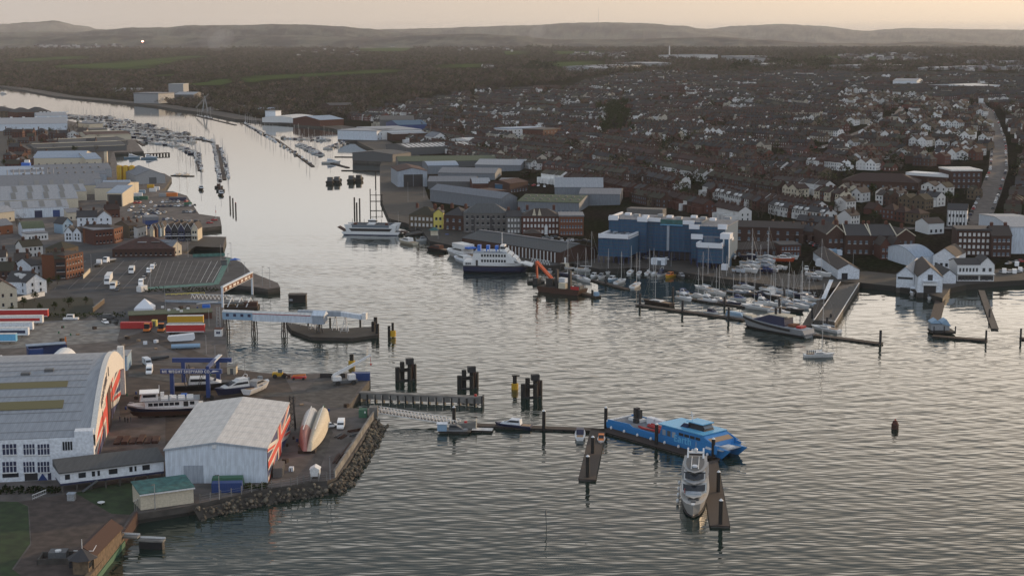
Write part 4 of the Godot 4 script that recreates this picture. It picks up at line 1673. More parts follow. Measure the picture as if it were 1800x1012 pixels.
func yard_things() -> void:
	var o: Node3D
	# boxes and cabins
	o = put(container("stone",7),"container","container",spot(490,833),yaw_of(spot(486,836),spot(496,806)))
	o.set_meta("label","beige storage container against the flag wall of the metal shed")
	o = put(container("blue",6.1),"container","container",spot(634,668),0.05)
	o.set_meta("label","blue container beside the mobile crane at the quay corner")
	o = put(container("blue",7.5),"container","container",spot(399,864),0.08)
	o.set_meta("label","open blue container with a green top below the metal shed's roller door")
	o = thing("green_skip_cover","dark green cover behind the blue container at the shed front","cover",spot(400,855),0.08)
	part(o,"sheet",shape().plate(v2([-4.2,0,-3.8,2.6,3.8,2.6,4.2,0]),-1.2,1.2),"green")
	o = thing("white_cabinet","small white cabin on legs near the rock edge of the yard","cabin",spot(554,840))
	part(o,"body",shape().box(-1.2,0.8,-1.3,1.2,2.6,1.3),"white")
	part(o,"roof",shape().plate(v2([-1.4,2.6,0,3.4,1.4,2.6]),-1.5,1.5),"white")
	part(o,"leg",shape().box(-1.1,0,-1,-0.8,0.8,1).box(0.8,0,-1,1.1,0.8,1),"grey")
	o = put(van("white_gloss",5.6,2.4),"van","van",spot(599,752),yaw_of(spot(602,740),spot(597,756)))
	o.set_meta("label","white van parked on the yard beside the upturned hull")
	o = put(car("white_gloss"),"parked_car","car",spot(581,751),yaw_of(spot(578,751),spot(590,750)))
	o.set_meta("label","small white car between the upturned hull and the white van")
	# lattice tower by the shed corner
	o = thing("lattice_tower","black steel lattice tower at the far corner of the flag shed","tower",spot(513,756))
	for s in [-1,1]:
		for t in [-1,1]:
			part(o,"leg",shape().bar(V(s * 1.0,0,t * 1.0),V(s * 0.5,10,t * 0.5),0.2),"black")
	var g := shape()
	for i in 6:
		var y := i * 1.6 + 0.6
		g.bar(V(-0.9,y,0.9),V(0.7,y + 1.6,0.6),0.12).bar(V(0.9,y,-0.9),V(-0.7,y + 1.6,-0.6),0.12).bar(V(0.9,y,0.9),V(0.6,y + 1.6,-0.7),0.12)
	part(o,"bracing",g,"black","stuff")
	# mobile crane
	var a := spot(596,678)
	o = thing("mobile_crane","white mobile crane with its boom raised over the quay corner","crane",spot(606,676),yaw_of(a,spot(622,676)))
	part(o,"chassis",shape().box(-3.8,0.8,-1.3,4,1.7,1.3),"grey_dark")
	part(o,"cab",shape().box(1.0,1.7,-1.2,3.4,3.4,1.2),"white")
	part(o,"engine_cover",shape().box(-4.2,1.7,-1.2,-1.4,3.0,1.2),"white")
	part(o,"boom",shape().bar(V(-4,3.2,0),V(4.5,7.2,0),0.9).bar(V(4.2,7.05,0),V(8.8,9.3,0),0.6),"white")
	part(o,"jib",shape().bar(V(8.6,9.2,0),V(8.9,6.4,0),0.12).box(8.6,5.9,-0.25,9.1,6.4,0.25),"red")
	for x in [-2.6,2.6]:
		for s in [-1,1]:
			part(o,"wheel",shape().pipe(V(x,0.85,s * 1.0),V(x,0.85,s * 1.6),0.85,12),"tyre")
	o = thing("loading_shovel","yellow loading shovel at the back edge of the quay","loader",spot(492,664),yaw_of(spot(480,664),spot(506,664)))
	part(o,"body",shape().box(-2.5,0.8,-1,1.0,1.9,1),"yellow")
	part(o,"cab",shape().box(-0.6,1.9,-0.8,0.8,3.1,0.8),"glass_pale")
	part(o,"bucket",shape().box(2.6,0.2,-1.3,3.6,1.1,1.3).bar(V(0.8,1.6,0),V(2.8,0.8,0),0.4),"rust")
	wheels(o,[-1.6,1.3],1.2,0.75)
	o = thing("access_platform","red folded access platform beside the yellow loader","machine",spot(525,667),0.0)
	part(o,"chassis",shape().box(-2.4,0.5,-0.9,2.4,1.1,0.9),"red")
	part(o,"arm",shape().bar(V(-2,1.3,0),V(2.2,1.7,0),0.5),"orange")
	wheels(o,[-1.6,1.6],0.95,0.45)
	o = thing("steel_hoarding","long low dark steel hoarding along the back of the slipway","hoarding",spot(562,664),0.0)
	part(o,"panel",shape().box(0,0,-0.3,8.5,1.5,0),"black")
	# steel stacks on the ground
	var r := 0
	for q in [[598,806,618,780],[604,800,622,776],[588,815,596,800],[616,768,632,764],[612,760,634,756],[590,770,600,764],[596,772,606,766]]:
		o = thing("steel_beam_stack","","beam stack",spot(q[0],q[1]),yaw_of(spot(q[0],q[1]),spot(q[2],q[3])),"stacks of rusty steel on the yard")
		var l := spot(q[0],q[1]).distance_to(spot(q[2],q[3]))
		for i in 3:
			part(o,"beam",shape().box(0,0.1 + 0.3 * (i % 2),i * 0.45 - 0.6,l,0.38 + 0.3 * (i % 2),i * 0.45 - 0.25),"rust" if r % 2 == 0 else "grey_dark")
		enlist(o,"stack of rusty steel beams" if r % 2 == 0 else "stack of dark steel beams","along the yard's river wall")
		r += 1
	o = thing("rusty_pontoon_sections","heap of rust-brown steel frames lying behind the site office","steel frames",spot(240,775),0.1)
	for i in 6:
		part(o,"frame",shape().box(-6 + i * 2.1,0,-4.5 + (i % 3),-4.3 + i * 2.1,0.5 + 0.3 * (i % 2),3.5),"rust" if i % 2 else "brick_brown")
	for q in [[210,741,"navy",0.3,"in navy, apart on the left"],[219,742,"black",1.5,"in black, second of the group"],[224,743,"black",2.2,"in black, third of the group"],[229,741,"grey_dark",4.0,"in a dark grey jacket"]]:
		person(spot(q[0],q[1]),q[3],"person standing on the hard by the ferry bow, %s" % q[4],q[2])
	# long trailers parked in the upper yard
	var tr := [[326,572,"yellow","roof_white",14,"ochre",""],[326,588,"red","roof_white",14.5,"red","red"],[40,561,"red","roof_white",20,"red and white","red"],[30,572,"white","roof_white",20,"white with red markings","red"],[14,584,"wall_white","roof_white",19,"plain white",""],[10,594,"wall_white","roof_white",17,"white with blue lettering","navy"],[-10,605,"sky_blue","roof_white",16,"bright blue",""]]
	for t in tr:
		o = put(trailer(t[2],t[3],t[4],t[6]),"lorry_trailer","trailer",spot(t[0],t[1]),yaw_of(spot(t[0] - 40,t[1] + 1),spot(t[0] + 40,t[1])) )
		o.set_meta("label","%s articulated trailer parked %s" % [t[5],"by the covered walkway" if t[0] > 200 else "in the row beside the concrete apron"])
		o.set_meta("group","lorry trailers in the yard")
	o = thing("sheeted_boat","long boat under a white sheet beside the red trailer","covered boat",spot(318,600),yaw_of(spot(290,601),spot(345,598)))
	part(o,"sheet",shape().plate(v2([-5,1.2,-4.6,2.3,4.8,2.9,5,1.2,4.2,0.4,-4.2,0.4]),-1.4,1.4),"wrap")
	part(o,"cradle",shape().box(-3.5,0,-1,-3,0.5,1).box(3,0,-1,3.5,0.5,1),"brown_wood")
	o = thing("storage_tube","long pale blue tube lying beside the sheeted boat","tube",spot(326,613),yaw_of(spot(298,613),spot(354,611)))
	part(o,"tube",shape().pipe(V(-5.2,1,0),V(5.2,1,0),0.9,12),"blue_pale")
	part(o,"chock",shape().box(-3.5,0,-0.8,-3,0.4,0.8).box(3,0,-0.8,3.5,0.4,0.8),"brown_wood")
	o = put(container("red",12),"container","container",spot(239,577),0.03)
	o.set_meta("label","long faded red container below the tented roof")
	for q in [[258,583],[283,583]]:
		o = thing("tow_tractor","","tractor",spot(q[0],q[1]),-PI / 2,"orange terminal tractors")
		part(o,"body",shape().box(-1.8,0.6,-1.2,1.8,1.3,1.2),"orange")
		part(o,"cab",shape().box(-0.6,1.3,-0.9,1.0,3.2,0.9),"glass")
		part(o,"roof",shape().box(-0.7,3.2,-1,1.1,3.4,1),"orange")
		wheels(o,[-1.1,1.1],1.2,0.55)
		enlist(o,"orange terminal tractor","in front of the red container")
	o = thing("yellow_cabin","narrow yellow cabin between the red container and the ochre trailer","cabin",spot(271,573))
	part(o,"body",shape().box(-1,0,-1,1,2.5,1),"yellow_paint")
	part(o,"door",shape().box(-0.4,0,1,0.4,2,1.06),"grey_dark")
	# lorry cabs and vans by the hoist
	o = put(van("white_gloss",6,2.6),"van","van",spot(262,656),-PI / 2 + 0.15)
	o.set_meta("label","white van facing the ferry, nearer of two by the blue hoist")
	o = put(van("wall_white",6,2.6),"van","van",spot(258,642),-PI / 2 + 0.5)
	o.set_meta("label","pale van parked behind the white van by the blue hoist")
	o = put(car("white_gloss"),"parked_car","car",spot(184,568),-1.0)
	o.set_meta("label","white car parked alone at the edge of the concrete apron")
	o = put(van("grey_dark",5,2.0),"van","van",spot(191,560),0.4)
	o.set_meta("label","dark van behind the lone white car on the apron")
	o = thing("inflatable_boat","black inflatable boat lying ashore above the vans","inflatable",spot(281,632),0.35)
	part(o,"tube",shape().pipe(V(-3,0.6,-1.1),V(3,0.9,0),0.5).pipe(V(-3,0.6,1.1),V(3,0.9,0),0.5),"black")
	part(o,"floor",shape().box(-3,0.2,-1,1.4,0.5,1),"grey_dark")
	o = thing("deck_cabin_boat","small white dinghy with a cabin on the grass verge above the apron","boat",spot(124,562),0.0)
	part(o,"hull",shape().box(-3,0.2,-1,3,0.9,1),"white")
	part(o,"cabin",shape().box(-1.6,0.9,-0.9,1.2,2.2,0.9),"white")
	part(o,"window",shape().box(-1.3,1.4,0.9,0.9,2.0,0.95),"glass")
	o = thing("blue_shed","long navy storage shed with an open front behind the white hall","shed",spot(50,634),yaw_of(spot(50,634),spot(130,628)))
	part(o,"wall",shape().box(0,0,-9,14,4,-8.8).box(0,0,-9,0.2,4,0).box(0,0,-1,5,4,0),"blue")
	part(o,"roof",shape().box(-0.3,4,-9,13.5,4.3,-5.5),"roof_blue")
	part(o,"side_container",shape().box(11.2,0,-5,14.4,2.7,0),"roof_blue")
	part(o,"orange_end",shape().box(13.4,3.2,-9.2,13.9,6,-8.6),"orange")
	# white half-round tent
	o = thing("dome_tent","white half-round fabric tent behind the barrel-roofed hall","tent",spot(77,650),0.06)
	var p := PackedVector2Array()
	for i in 13:
		p.append(Vector2(4.4 - 4.4 * cos(PI * i / 12),5.2 * sin(PI * i / 12)))
	part(o,"skin",shape().plate(p,-13,0),"white")
	part(o,"arch_hoop",shape().plate(p,0.0,0.12),"cream")
	for q in [[22,650,11,"grey","grey"],[46,652,7,"white","white"],[164,640,7,"white","pale"],[183,640,6,"blue_pale","pale blue"]]:
		o = put(container(q[3],q[2]),"container","container",spot(q[0],q[1]),0.1)
		o.set_meta("label","%s container behind the roof of the white hall" % q[4])
	o = thing("glazed_lean_to","grey glazed lean-to at the far corner of the white hall","lean-to",spot(192,652),0.1)
	part(o,"wall",shape().box(0,0,-10,6,5,0),"blue_pale")
	part(o,"roof",shape().box(-0.2,5,-10.2,6.2,5.3,0.2),"grey")
	for i in 6:
		part(o,"mullion",shape().box(0.2 + i * 1.1,0,0,0.35 + i * 1.1,5,0.08),"white")
	# pyramid tent
	o = thing("pyramid_tent","white pyramid tent at the edge of the terminal","tent",spot(254,546),0.1)
	g = shape()
	for i in 4:
		var u := [V(-4,1.5,4),V(4,1.5,4),V(4,1.5,-4),V(-4,1.5,-4)]
		g.quad(u[i],u[(i + 1) % 4],V(0.8 if i in [0,1] else -0.8,4.6,0) if false else V(0,5.2,0),V(0,5.2,0))
	part(o,"canopy",g,"wrap")
	part(o,"wall",shape().box(-3.9,0,-3.9,3.9,1.5,3.9),"wrap")
	# low flat-roofed shed strip below the tent
	o = shed("flat_store","long low store with a mossy flat roof under the covered walkway","store",spot(226,566),spot(372,560),9,2.6,2.9,"flat","brick_red","roof_green",0.3)
	for q in [[285,541],[296,546],[312,545],[318,548],[330,543]]:
		o = thing("roof_plant","","roof vent",spot(q[0],q[1],QUAY + 2.9),0.2,"white vents on the mossy store roof")
		part(o,"body",shape().box(-0.6,0,-0.4,0.6,0.7,0.4),"white")
		enlist(o,"small white roof vent","on the mossy store roof")
	o = thing("security_booth","white booth with dark posters beside the walkway tower","booth",spot(384,590),0.0)
	part(o,"wall",shape().box(-1.4,0,-1.4,1.4,2.8,1.4),"white")
	part(o,"poster",shape().box(-0.7,1.0,1.4,0.0,1.9,1.45).box(0.1,1.0,1.4,0.8,1.9,1.45),"navy")
	part(o,"roof",shape().box(-1.6,2.8,-1.6,1.6,3.0,1.6),"brick_red")
	# pallets, drums and crates lying about the yards
	var cr := RandomNumberGenerator.new()
	cr.seed = 52
	for z in [[520,712,640,726,"by the slipway head"],[500,770,530,830,"beside the upturned hull"],[215,690,245,722,"beyond the ferry bow"],[130,640,200,650,"behind the white hall"],[330,640,390,665,"behind the boat hoist"],[400,662,470,672,"along the back of the hard"],[215,590,280,625,"in the trailer yard"],[90,575,180,600,"on the concrete apron"],[300,542,380,552,"beside the flat store"]]:
		for i in 7:
			var kind := cr.randi() % 3
			o = thing(["pallet_stack","oil_drum","crate"][kind],"",["pallets","drum","crate"][kind],spot(lerpf(z[0],z[2],cr.randf()),lerpf(z[1],z[3],cr.randf())),cr.randf() * 3.0)
			if kind == 0:
				for k in cr.randi_range(1,5):
					part(o,"pallet",shape().box(-0.6,k * 0.16,-0.5,0.6,k * 0.16 + 0.12,0.5),"teak")
			elif kind == 1:
				part(o,"barrel",shape().cyl(Vector3.ZERO,0.32,0.9,10),["blue","rust","green"][cr.randi() % 3])
			else:
				part(o,"box_body",shape().box(-0.7,0,-0.6,0.7,1.1,0.6),["wall_white","grey","brown_wood"][cr.randi() % 3])
			enlist(o,["stack of timber pallets","steel drum","packing crate"][kind],z[4],"yard clutter")
	# tyre-worn lanes and wet patches on the ground
	for q in [[[225,650,290,660,470,690,560,690,560,696,470,698,290,670,225,662],"concrete_dark"],[[205,598,260,580,372,630,360,640,255,596,215,612],"yard_brown"],[[520,735,560,728,585,760,560,830,545,832,560,770],"concrete_dark"],[[60,510,150,470,215,452,215,456,160,478,70,518],"concrete_dark"]]:
		patch("pavement",q[0],q[1],0.075)
	for q in [[367,575],[378,640],[411,660],[362,622]]:
		lamp_post(spot(q[0],q[1]),7.0,"on the shipyard quay")
	o = thing("quay_fence_mast","white quay light column beside the basin edge","light column",spot(430,655))
	part(o,"pole",shape().pipe(Vector3.ZERO,V(0,5.5,0),0.1),"grey")
	part(o,"cross_arm",shape().bar(V(-0.8,5.3,0),V(0.8,5.3,0),0.12),"grey")
	o = thing("pump_house","small cream pump house at the basin corner of the quay","pump house",spot(408,656),0.0)
	part(o,"wall",shape().box(-1.5,0,-1.5,1.5,2.6,1.5),"cream")
	part(o,"door",shape().box(-0.5,0,1.5,0.5,2,1.56),"grey_dark")
	part(o,"roof",shape().box(-1.7,2.6,-1.7,1.7,2.8,1.7),"concrete")
	# yard fences by the basin
	for i in 16:
		var q := spot(396 + i * 0.2,567 + i * 4.6)
		o = thing("bollard","","bollard",q,0.0,"bollards along the basin edge")
		part(o,"post",shape().cyl(Vector3.ZERO,0.16,0.9,6),"concrete")
		enlist(o,"small grey bollard","along the basin edge")

func sea_wall() -> void:
	# rock armour below the yard fence
	var g := shape()
	var line := [340,893,406,877,460,865,511,858,545,851,575,849,594,841,614,814,642,770,660,733]
	var r := RandomNumberGenerator.new()
	r.seed = 4
	g.tinted = true
	for i in range(0,line.size() - 2,2):
		var a := spot(line[i],line[i + 1])
		var b := spot(line[i + 2],line[i + 3])
		var out := V(-(b - a).z,0,(b - a).x).normalized()
		var n := int(a.distance_to(b) * 4.4)
		for k in n:
			var t := r.randf()
			var p := a.lerp(b,r.randf()) + out * t * 3.9
			p.y = lerpf(2.1,-0.5,t) + r.randf_range(-0.2,0.3)
			var s := r.randf_range(0.32,0.75)
			g.col = Color(0.045,0.04,0.032).lerp(Color(0.20,0.17,0.125),pow(r.randf(),2.2) * (1.0 - 0.75 * t))
			g.x = Transform3D(Basis.from_euler(V(r.randf() * 6,r.randf() * 6,r.randf() * 6)),p)
			g.ball(Vector3.ZERO,V(s,s * r.randf_range(0.6,0.9),s * r.randf_range(0.7,1.2)),5,3)
	setting("rock_armour",g,"tinted","stuff")
	g = shape()
	for i in range(0,line.size() - 2,2):
		var a := spot(line[i],line[i + 1])
		var b := spot(line[i + 2],line[i + 3])
		var out := V(-(b - a).z,0,(b - a).x).normalized() * 3.6
		g.quad(a + V(0,-0.5,0),b + V(0,-0.5,0),b + out + V(0,-3.6,0),a + out + V(0,-3.6,0))
	setting("bank",g,"mud")
	# concrete parapet along the river side of the yard
	var a := spot(589,840)
	var b := spot(660,731)
	var o := thing("river_parapet","long pale concrete parapet along the river side of the yard","parapet",a,yaw_of(a,b))
	var l := a.distance_to(b)
	for i in int(l / 4.0):
		part(o,"panel",shape().box(i * 4.0,0,-0.35,i * 4.0 + 3.92,1.9,0),"concrete")
	part(o,"coping",shape().box(0,1.9,-0.45,l,2.1,0.1),"concrete")
	# wire fence with concrete posts above the rocks
	var fp := [351,884,406,873,460,861,511,854,545,847,588,843]
	o = thing("yard_fence","wire fence on concrete posts along the rock armour","fence",Vector3.ZERO)
	for i in range(0,fp.size() - 2,2):
		for k in 3:
			var p := spot(lerpf(fp[i],fp[i + 2],k / 3.0),lerpf(fp[i + 1],fp[i + 3],k / 3.0))
			part(o,"post",shape().box(p.x - 0.1,QUAY,p.z - 0.1,p.x + 0.1,QUAY + 2.2,p.z + 0.1),"concrete")
		var w := shape()
		for y in [0.6,1.2,1.8]:
			w.bar(spot(fp[i],fp[i + 1]) + V(0,y,0),spot(fp[i + 2],fp[i + 3]) + V(0,y,0),0.03)
		part(o,"wire",w,"grey","stuff")
	for q in [[580,843],[385,878],[272,895]]:
		lamp_post(spot(q[0],q[1]),6.2,"on the fence line above the rocks")
	# cream retaining building with a green roof on the water's edge
	a = spot(247,897)
	b = spot(340,884)
	o = shed("quay_store","cream rendered quay store with a green roof standing at the rock edge","store",a,b,8,4.0,4.9,"mono","cream","teal",0.3)
	part(o,"gutter",shape().box(-0.3,3.7,0.35,a.distance_to(b) + 0.3,4.0,0.6),"white")
	part(o,"buttress",shape().box(-0.4,-2.5,-3,a.distance_to(b) + 0.4,0.05,0.5),"concrete_dark")
	# old quay wall at the corner
	a = spot(120,1060)
	b = spot(215,941)
	var c := spot(240,903)
	o = thing("old_quay_wall","weathered sandstone quay wall running down beside the pavilion","quay wall",a,yaw_of(a,b))
	l = a.distance_to(b)
	part(o,"face",shape().box(0,-4,-0.5,l,0.35,0.25),"sandstone")
	part(o,"coping",shape().box(0,0.35,-0.8,l,0.6,0.4),"sandstone")
	part(o,"weed_line",shape().box(0,-4,0.25,l,-1.2,0.5),"green")
	o = thing("quay_wall_return","short brown quay wall between the gangway and the cream store","quay wall",b,yaw_of(b,c))
	part(o,"face",shape().box(0,-4,-0.4,b.distance_to(c),0.5,0.2),"brick_brown")
	for i in 3:
		var p := spot(236 + i * 3,899 - i * 2)
		o = thing("quay_post","","post",p,0.0,"pale posts at the corner of the cream store")
		part(o,"post",shape().cyl(Vector3.ZERO,0.1,2.6,6),"concrete")
		part(o,"cap",shape().cyl(V(0,2.6,0),0.14,0.12,6),"white")
		enlist(o,"pale concrete post","at the corner of the cream store")


# ---------------------------------------------------------------- ferry terminal and the near town

func east_terminal() -> void:
	var o: Node3D
	# covered passenger walkway over the water
	var a := spot(393,560,5.4)
	var b := spot(446,562,5.4)
	var c := spot(548,568,5.4)
	var l := a.distance_to(b)
	o = thing("passenger_walkway","pale blue covered passenger walkway on trestles crossing to the ferry berth","walkway",a,yaw_of(a,b))
	part(o,"blue_span",shape().box(0,0,-1.5,l,3.0,1.5),"blue_pale")
	part(o,"blue_roof",shape().beam(v2([1.7,3.0,0,3.7,-1.7,3.0]),-0.2,l),"roof_white")
	for i in 4:
		part(o,"window",shape().box(l * (0.12 + 0.24 * i),1.3,1.5,l * (0.12 + 0.24 * i) + 1.2,2.4,1.56),"navy")
	var m := b.distance_to(c)
	part(o,"grey_span",shape().box(l,-0.2,-1.6,l + m,2.9,1.6),"wall_sheet")
	part(o,"span_roof",shape().beam(v2([1.8,2.9,0,3.6,-1.8,2.9]),l,l + m),"roof_white")
	part(o,"red_band",shape().box(l,2.6,1.6,l + m - 1,2.95,1.68),"red")
	part(o,"end_cabin",shape().box(l + m,-0.4,-2.4,l + m + 4.6,3.0,2.4),"wall_sheet_dull")
	part(o,"cabin_roof",shape().beam(v2([2.7,3.0,0,4.6,-2.7,3.0]),l + m - 0.3,l + m + 4.9),"wall_sheet")
	for x in [1.0,l,l + m * 0.5,l + m + 2.0]:
		var t := part(o,"trestle",shape().bar(V(x - 0.9,-7,-1.2),V(x - 0.5,0,-1.0),0.35).bar(V(x + 0.9,-7,1.2),V(x + 0.5,0,1.0),0.35).bar(V(x - 0.9,-7,1.2),V(x - 0.5,0,1.0),0.35).bar(V(x + 0.9,-7,-1.2),V(x + 0.5,0,-1.0),0.35),"concrete_dark")
		part(t,"brace",shape().bar(V(x - 0.8,-5,1.1),V(x + 0.6,-1,1.1),0.2).bar(V(x + 0.8,-5,1.1),V(x - 0.6,-1,1.1),0.2),"grey_dark","stuff")
	a = spot(524,553,7.0)
	b = spot(600,553,7.6)
	c = spot(640,558,6.6)
	o = thing("boarding_arm","grey ferry boarding arm on white struts behind the covered walkway","boarding arm",a,yaw_of(a,b))
	l = a.distance_to(b)
	m = b.distance_to(c)
	part(o,"span",shape().box(0,0,-1.2,l,1.9,1.2),"wall_sheet_dull")
	part(o,"ramp",shape().bar(V(l,1.0,0),V(l + m,0.2,1.5),2.3,1.7),"wall_sheet")
	part(o,"end_screen",shape().box(l + m,-0.6,0.2,l + m + 1.6,2.0,2.8),"white")
	for x in [l * 0.36,l * 0.86,l + 1.5]:
		part(o,"strut",shape().bar(V(x - 1.6,-6.2,0),V(x,0.2,0),0.25).bar(V(x + 1.6,-6.2,0.8),V(x,0.2,0),0.25).bar(V(x,-6.2,-0.8),V(x,0.2,-0.6),0.25),"white")
	# berthing island
	var g := shape().slab(ring([502,566,530,571,566,577,620,576,655,574,665,588,618,594,545,592,512,580],1.3),-2,1.3)
	setting("berthing_island_ground",g,"mud")
	for q in [[656,588,0],[663,592,1],[660,580,2],[633,574,3],[541,571,4],[580,574,5]]:
		pile(spot(q[0],q[1],0),0.75 if q[2] < 3 else 0.4,5.2 if q[2] < 3 else 3.6,"black timber fender pile, %s" % ["at the river tip of the berthing island","tallest at the island's outer corner","behind the island's outer corner","halfway along the island","under the walkway cabin","in the middle of the island"][q[2]])
	for q in [[518,570],[534,573],[548,580],[560,580],[604,585],[645,572]]:
		o = thing("island_handrail","","handrail",spot(q[0],q[1],1.3),0.1,"white handrails on the berthing island")
		part(o,"post",shape().box(-1.4,0,0,-1.3,1.6,0.1).box(1.3,0,0,1.4,1.6,0.1),"white","stuff")
		part(o,"rail",shape().box(-1.4,1.5,0,1.4,1.6,0.1).box(-1.4,0.8,0,1.4,0.9,0.1),"white")
		enlist(o,"short white handrail","on the berthing island")
	o = thing("navigation_pile","black pile pair with a yellow skirt off the berthing island","marker pile",spot(688,592,0))
	part(o,"post",shape().cyl(V(-0.9,-1,0.4),0.55,5.4,10).cyl(V(0.5,-1,0),0.5,6.6,10),"pile")
	part(o,"skirt",shape().cyl(V(0.6,0.2,0.2),1.15,2.3,12),"yellow")
	# gantry and link span
	a = spot(391,540)
	b = spot(443,512)
	o = thing("link_span_gantry","white steel gantry with an orange-brown sign over the vehicle link span","gantry",a,yaw_of(a,b))
	l = a.distance_to(b)
	for x in [0.0,l]:
		part(o,"leg",shape().box(x - 0.3,-1.5,-0.4,x + 0.3,9.0,0.4),"wall_sheet")
	part(o,"beam",shape().box(-0.6,8.4,-0.5,l + 0.6,9.0,0.5).box(-0.6,6.2,-0.3,l + 0.6,6.5,0.3),"wall_sheet")
	var s := part(o,"sign",shape().box(0.4,6.5,0.3,l - 0.4,8.4,0.5),"brick_orange")
	for i in 7:
		part(s,"sign_motif",shape().box(l * (0.06 + 0.13 * i),6.9,0.5,l * (0.06 + 0.13 * i) + l * (0.05 + 0.02 * (i % 3)),7.9,0.54),"flag_white")
	a = spot(318,527,3.0)
	b = spot(398,525,4.0)
	o = thing("link_span_road","grey link span road with a white lattice girder leading to the berth","link span",a,yaw_of(a,b))
	l = a.distance_to(b)
	part(o,"roadway",shape().box(0,-0.6,-3.6,l,0,3.6).box(l,-0.6,-3.2,l + 8,0,3.2),"grey_dark")
	part(o,"kerb_girder",shape().box(-6,-0.4,3.6,l,0.5,3.9),"wall_sheet_dull")
	g = shape()
	for i in 9:
		var x := 3.0 + i * (l - 4) / 9.0
		g.bar(V(x,0,-3.6),V(x + 0.8,2.0,-3.6),0.22).bar(V(x + 0.8,2.0,-3.6),V(x + 1.7,0,-3.6),0.22)
	g.bar(V(3,2,-3.6),V(l,2,-3.6),0.25)
	part(o,"lattice_girder",g,"white","stuff")
	o = thing("link_span_pontoon","brown floating pontoon with white hoist frames at the end of the link span","pontoon",spot(425,543,0),0.05)
	part(o,"hull",shape().box(-8,-0.8,-6,7,1.2,3),"brown_wood")
	part(o,"deck_house",shape().box(1,1.2,-3,6.5,3.0,1),"rust")
	for i in 3:
		part(o,"hoist_frame",shape().bar(V(-6 + i * 4.0,1.2,2),V(-4.4 + i * 4.0,4.8,-1),0.35).bar(V(-4.4 + i * 4.0,4.8,-1),V(-3.2 + i * 4.0,1.2,-3),0.35),"white")
	o = thing("blue_cabin_raft","small blue cabin with a white canopy beside the link span","cabin",spot(362,541),0.1)
	part(o,"body",shape().box(-1.6,0,-1,1.6,1.5,1),"blue_bright")
	part(o,"canopy",shape().bar(V(-4,1.8,0),V(5,2.6,0),1.0,0.15),"flag_white")
	o = thing("mooring_barge","black flat-topped timber barge moored off the terminal point","barge",spot(523,530,0),0.02)
	part(o,"hull",shape().box(-3.8,-0.8,-2.4,3.8,3.2,2.4),"pile")
	part(o,"deck",shape().box(-4,3.2,-2.6,4,3.5,2.6),"concrete_dark")
	part(o,"opening",shape().box(-3.4,0.7,2.4,-2.0,1.6,2.45),"grey")
	o = thing("lattice_mast","grey lattice mast where the walkway meets the quay","mast",spot(384,582))
	for q in [[-0.8,-0.8],[0.8,-0.8],[0.8,0.8],[-0.8,0.8]]:
		part(o,"leg",shape().bar(V(q[0],0,q[1]),V(q[0] * 0.6,9.5,q[1] * 0.6),0.16),"grey")
	g = shape()
	for i in 7:
		g.bar(V(-0.75,i * 1.3,0.75),V(0.7,i * 1.3 + 1.3,0.7),0.1).bar(V(0.75,i * 1.3,0.75),V(-0.7,i * 1.3 + 1.3,0.7),0.1)
	part(o,"bracing",g,"grey","stuff")
	# painted bays of the marshalling yard
	for i in 12:
		var t := i / 11.0
		g = shape()
		var p := spot(lerpf(272,393,t),459 + 0.0 * t,QUAY)
		var q := spot(lerpf(258,372,t),500 - 4 * t,QUAY)
		var n := V(0.09,0,0)
		var up := V(0,0.07,0)
		g.quad(p - n + up,p + n + up,q + n + up,q - n + up)
		setting("road_marking",g,"line_faint" if i < 9 else "line")
	for i in 6:
		g = shape()
		var p := spot(lerpf(150,262,i / 5.0),458)
		var q := spot(lerpf(95,215,i / 5.0),508)
		g.quad(p + V(-0.1,0.06,0),p + V(0.1,0.06,0),q + V(0.1,0.06,0),q + V(-0.1,0.06,0))
		setting("road_marking",g,"line_faint")
	g = shape().poly(ring([397,453,406,454,384,500,374,500]),V(0,QUAY + 0.1,0),V(1,0,0),V(0,0,1))
	setting("footpath",g,"green_walk")
	g = shape().poly(ring([255,505,374,497,376,501,255,509]),V(0,QUAY + 0.1,0),V(1,0,0),V(0,0,1))
	setting("footpath",g,"green_walk")
	o = thing("dark_embankment","dark undergrowth bank below the edge of the marshalling yard","bank",spot(320,512),0.0)
	part(o,"foliage",bush_geo(17,2.2,3,33),"leaf_dark","stuff")
	a = spot(338,452)
	b = spot(395,450)
	o = thing("quay_screen","pale green metal screen along the back of the marshalling yard","screen",a,yaw_of(a,b))
	for i in 8:
		part(o,"panel",shape().box(i * a.distance_to(b) / 8.0 + 0.05,0,-0.1,(i + 1) * a.distance_to(b) / 8.0 - 0.05,1.6,0.1),"green_walk")
	o = thing("blue_canopy","small bright blue canopy at the point beyond the bays","canopy",spot(413,464),0.3)
	part(o,"top",shape().plate(v2([-2.6,2.2,0,3.0,2.6,2.2]),-1.2,1.2),"blue_bright")
	part(o,"post",shape().box(-2.4,0,-1,-2.2,2.2,-0.8).box(2.2,0,0.8,2.4,2.2,1),"grey","stuff")
	o = thing("dark_shelter","dark glazed shelter by the top corner of the bays","shelter",spot(393,466),0.2)
	part(o,"wall",shape().box(-1.4,0,-1,1.4,2.4,1),"grey_dark")
	part(o,"roof",shape().box(-1.7,2.4,-1.3,1.7,2.6,1.3),"black")
	for q in [[264,505],[400,478],[388,460],[330,452],[430,495],[461,503],[474,505],[406,458],[160,478],[60,520],[290,545]]:
		lamp_post(spot(q[0],q[1]),9.0,"around the ferry terminal")
	# vehicles on the terminal
	var v := [["box",188,505,200,488,"long white articulated lorry at the left of the marshalling yard"],["luton",231,484,236,474,"white box van alone in the middle of the marshalling yard"],["camper",198,512,207,498,"white camper van beside the long lorry"]]
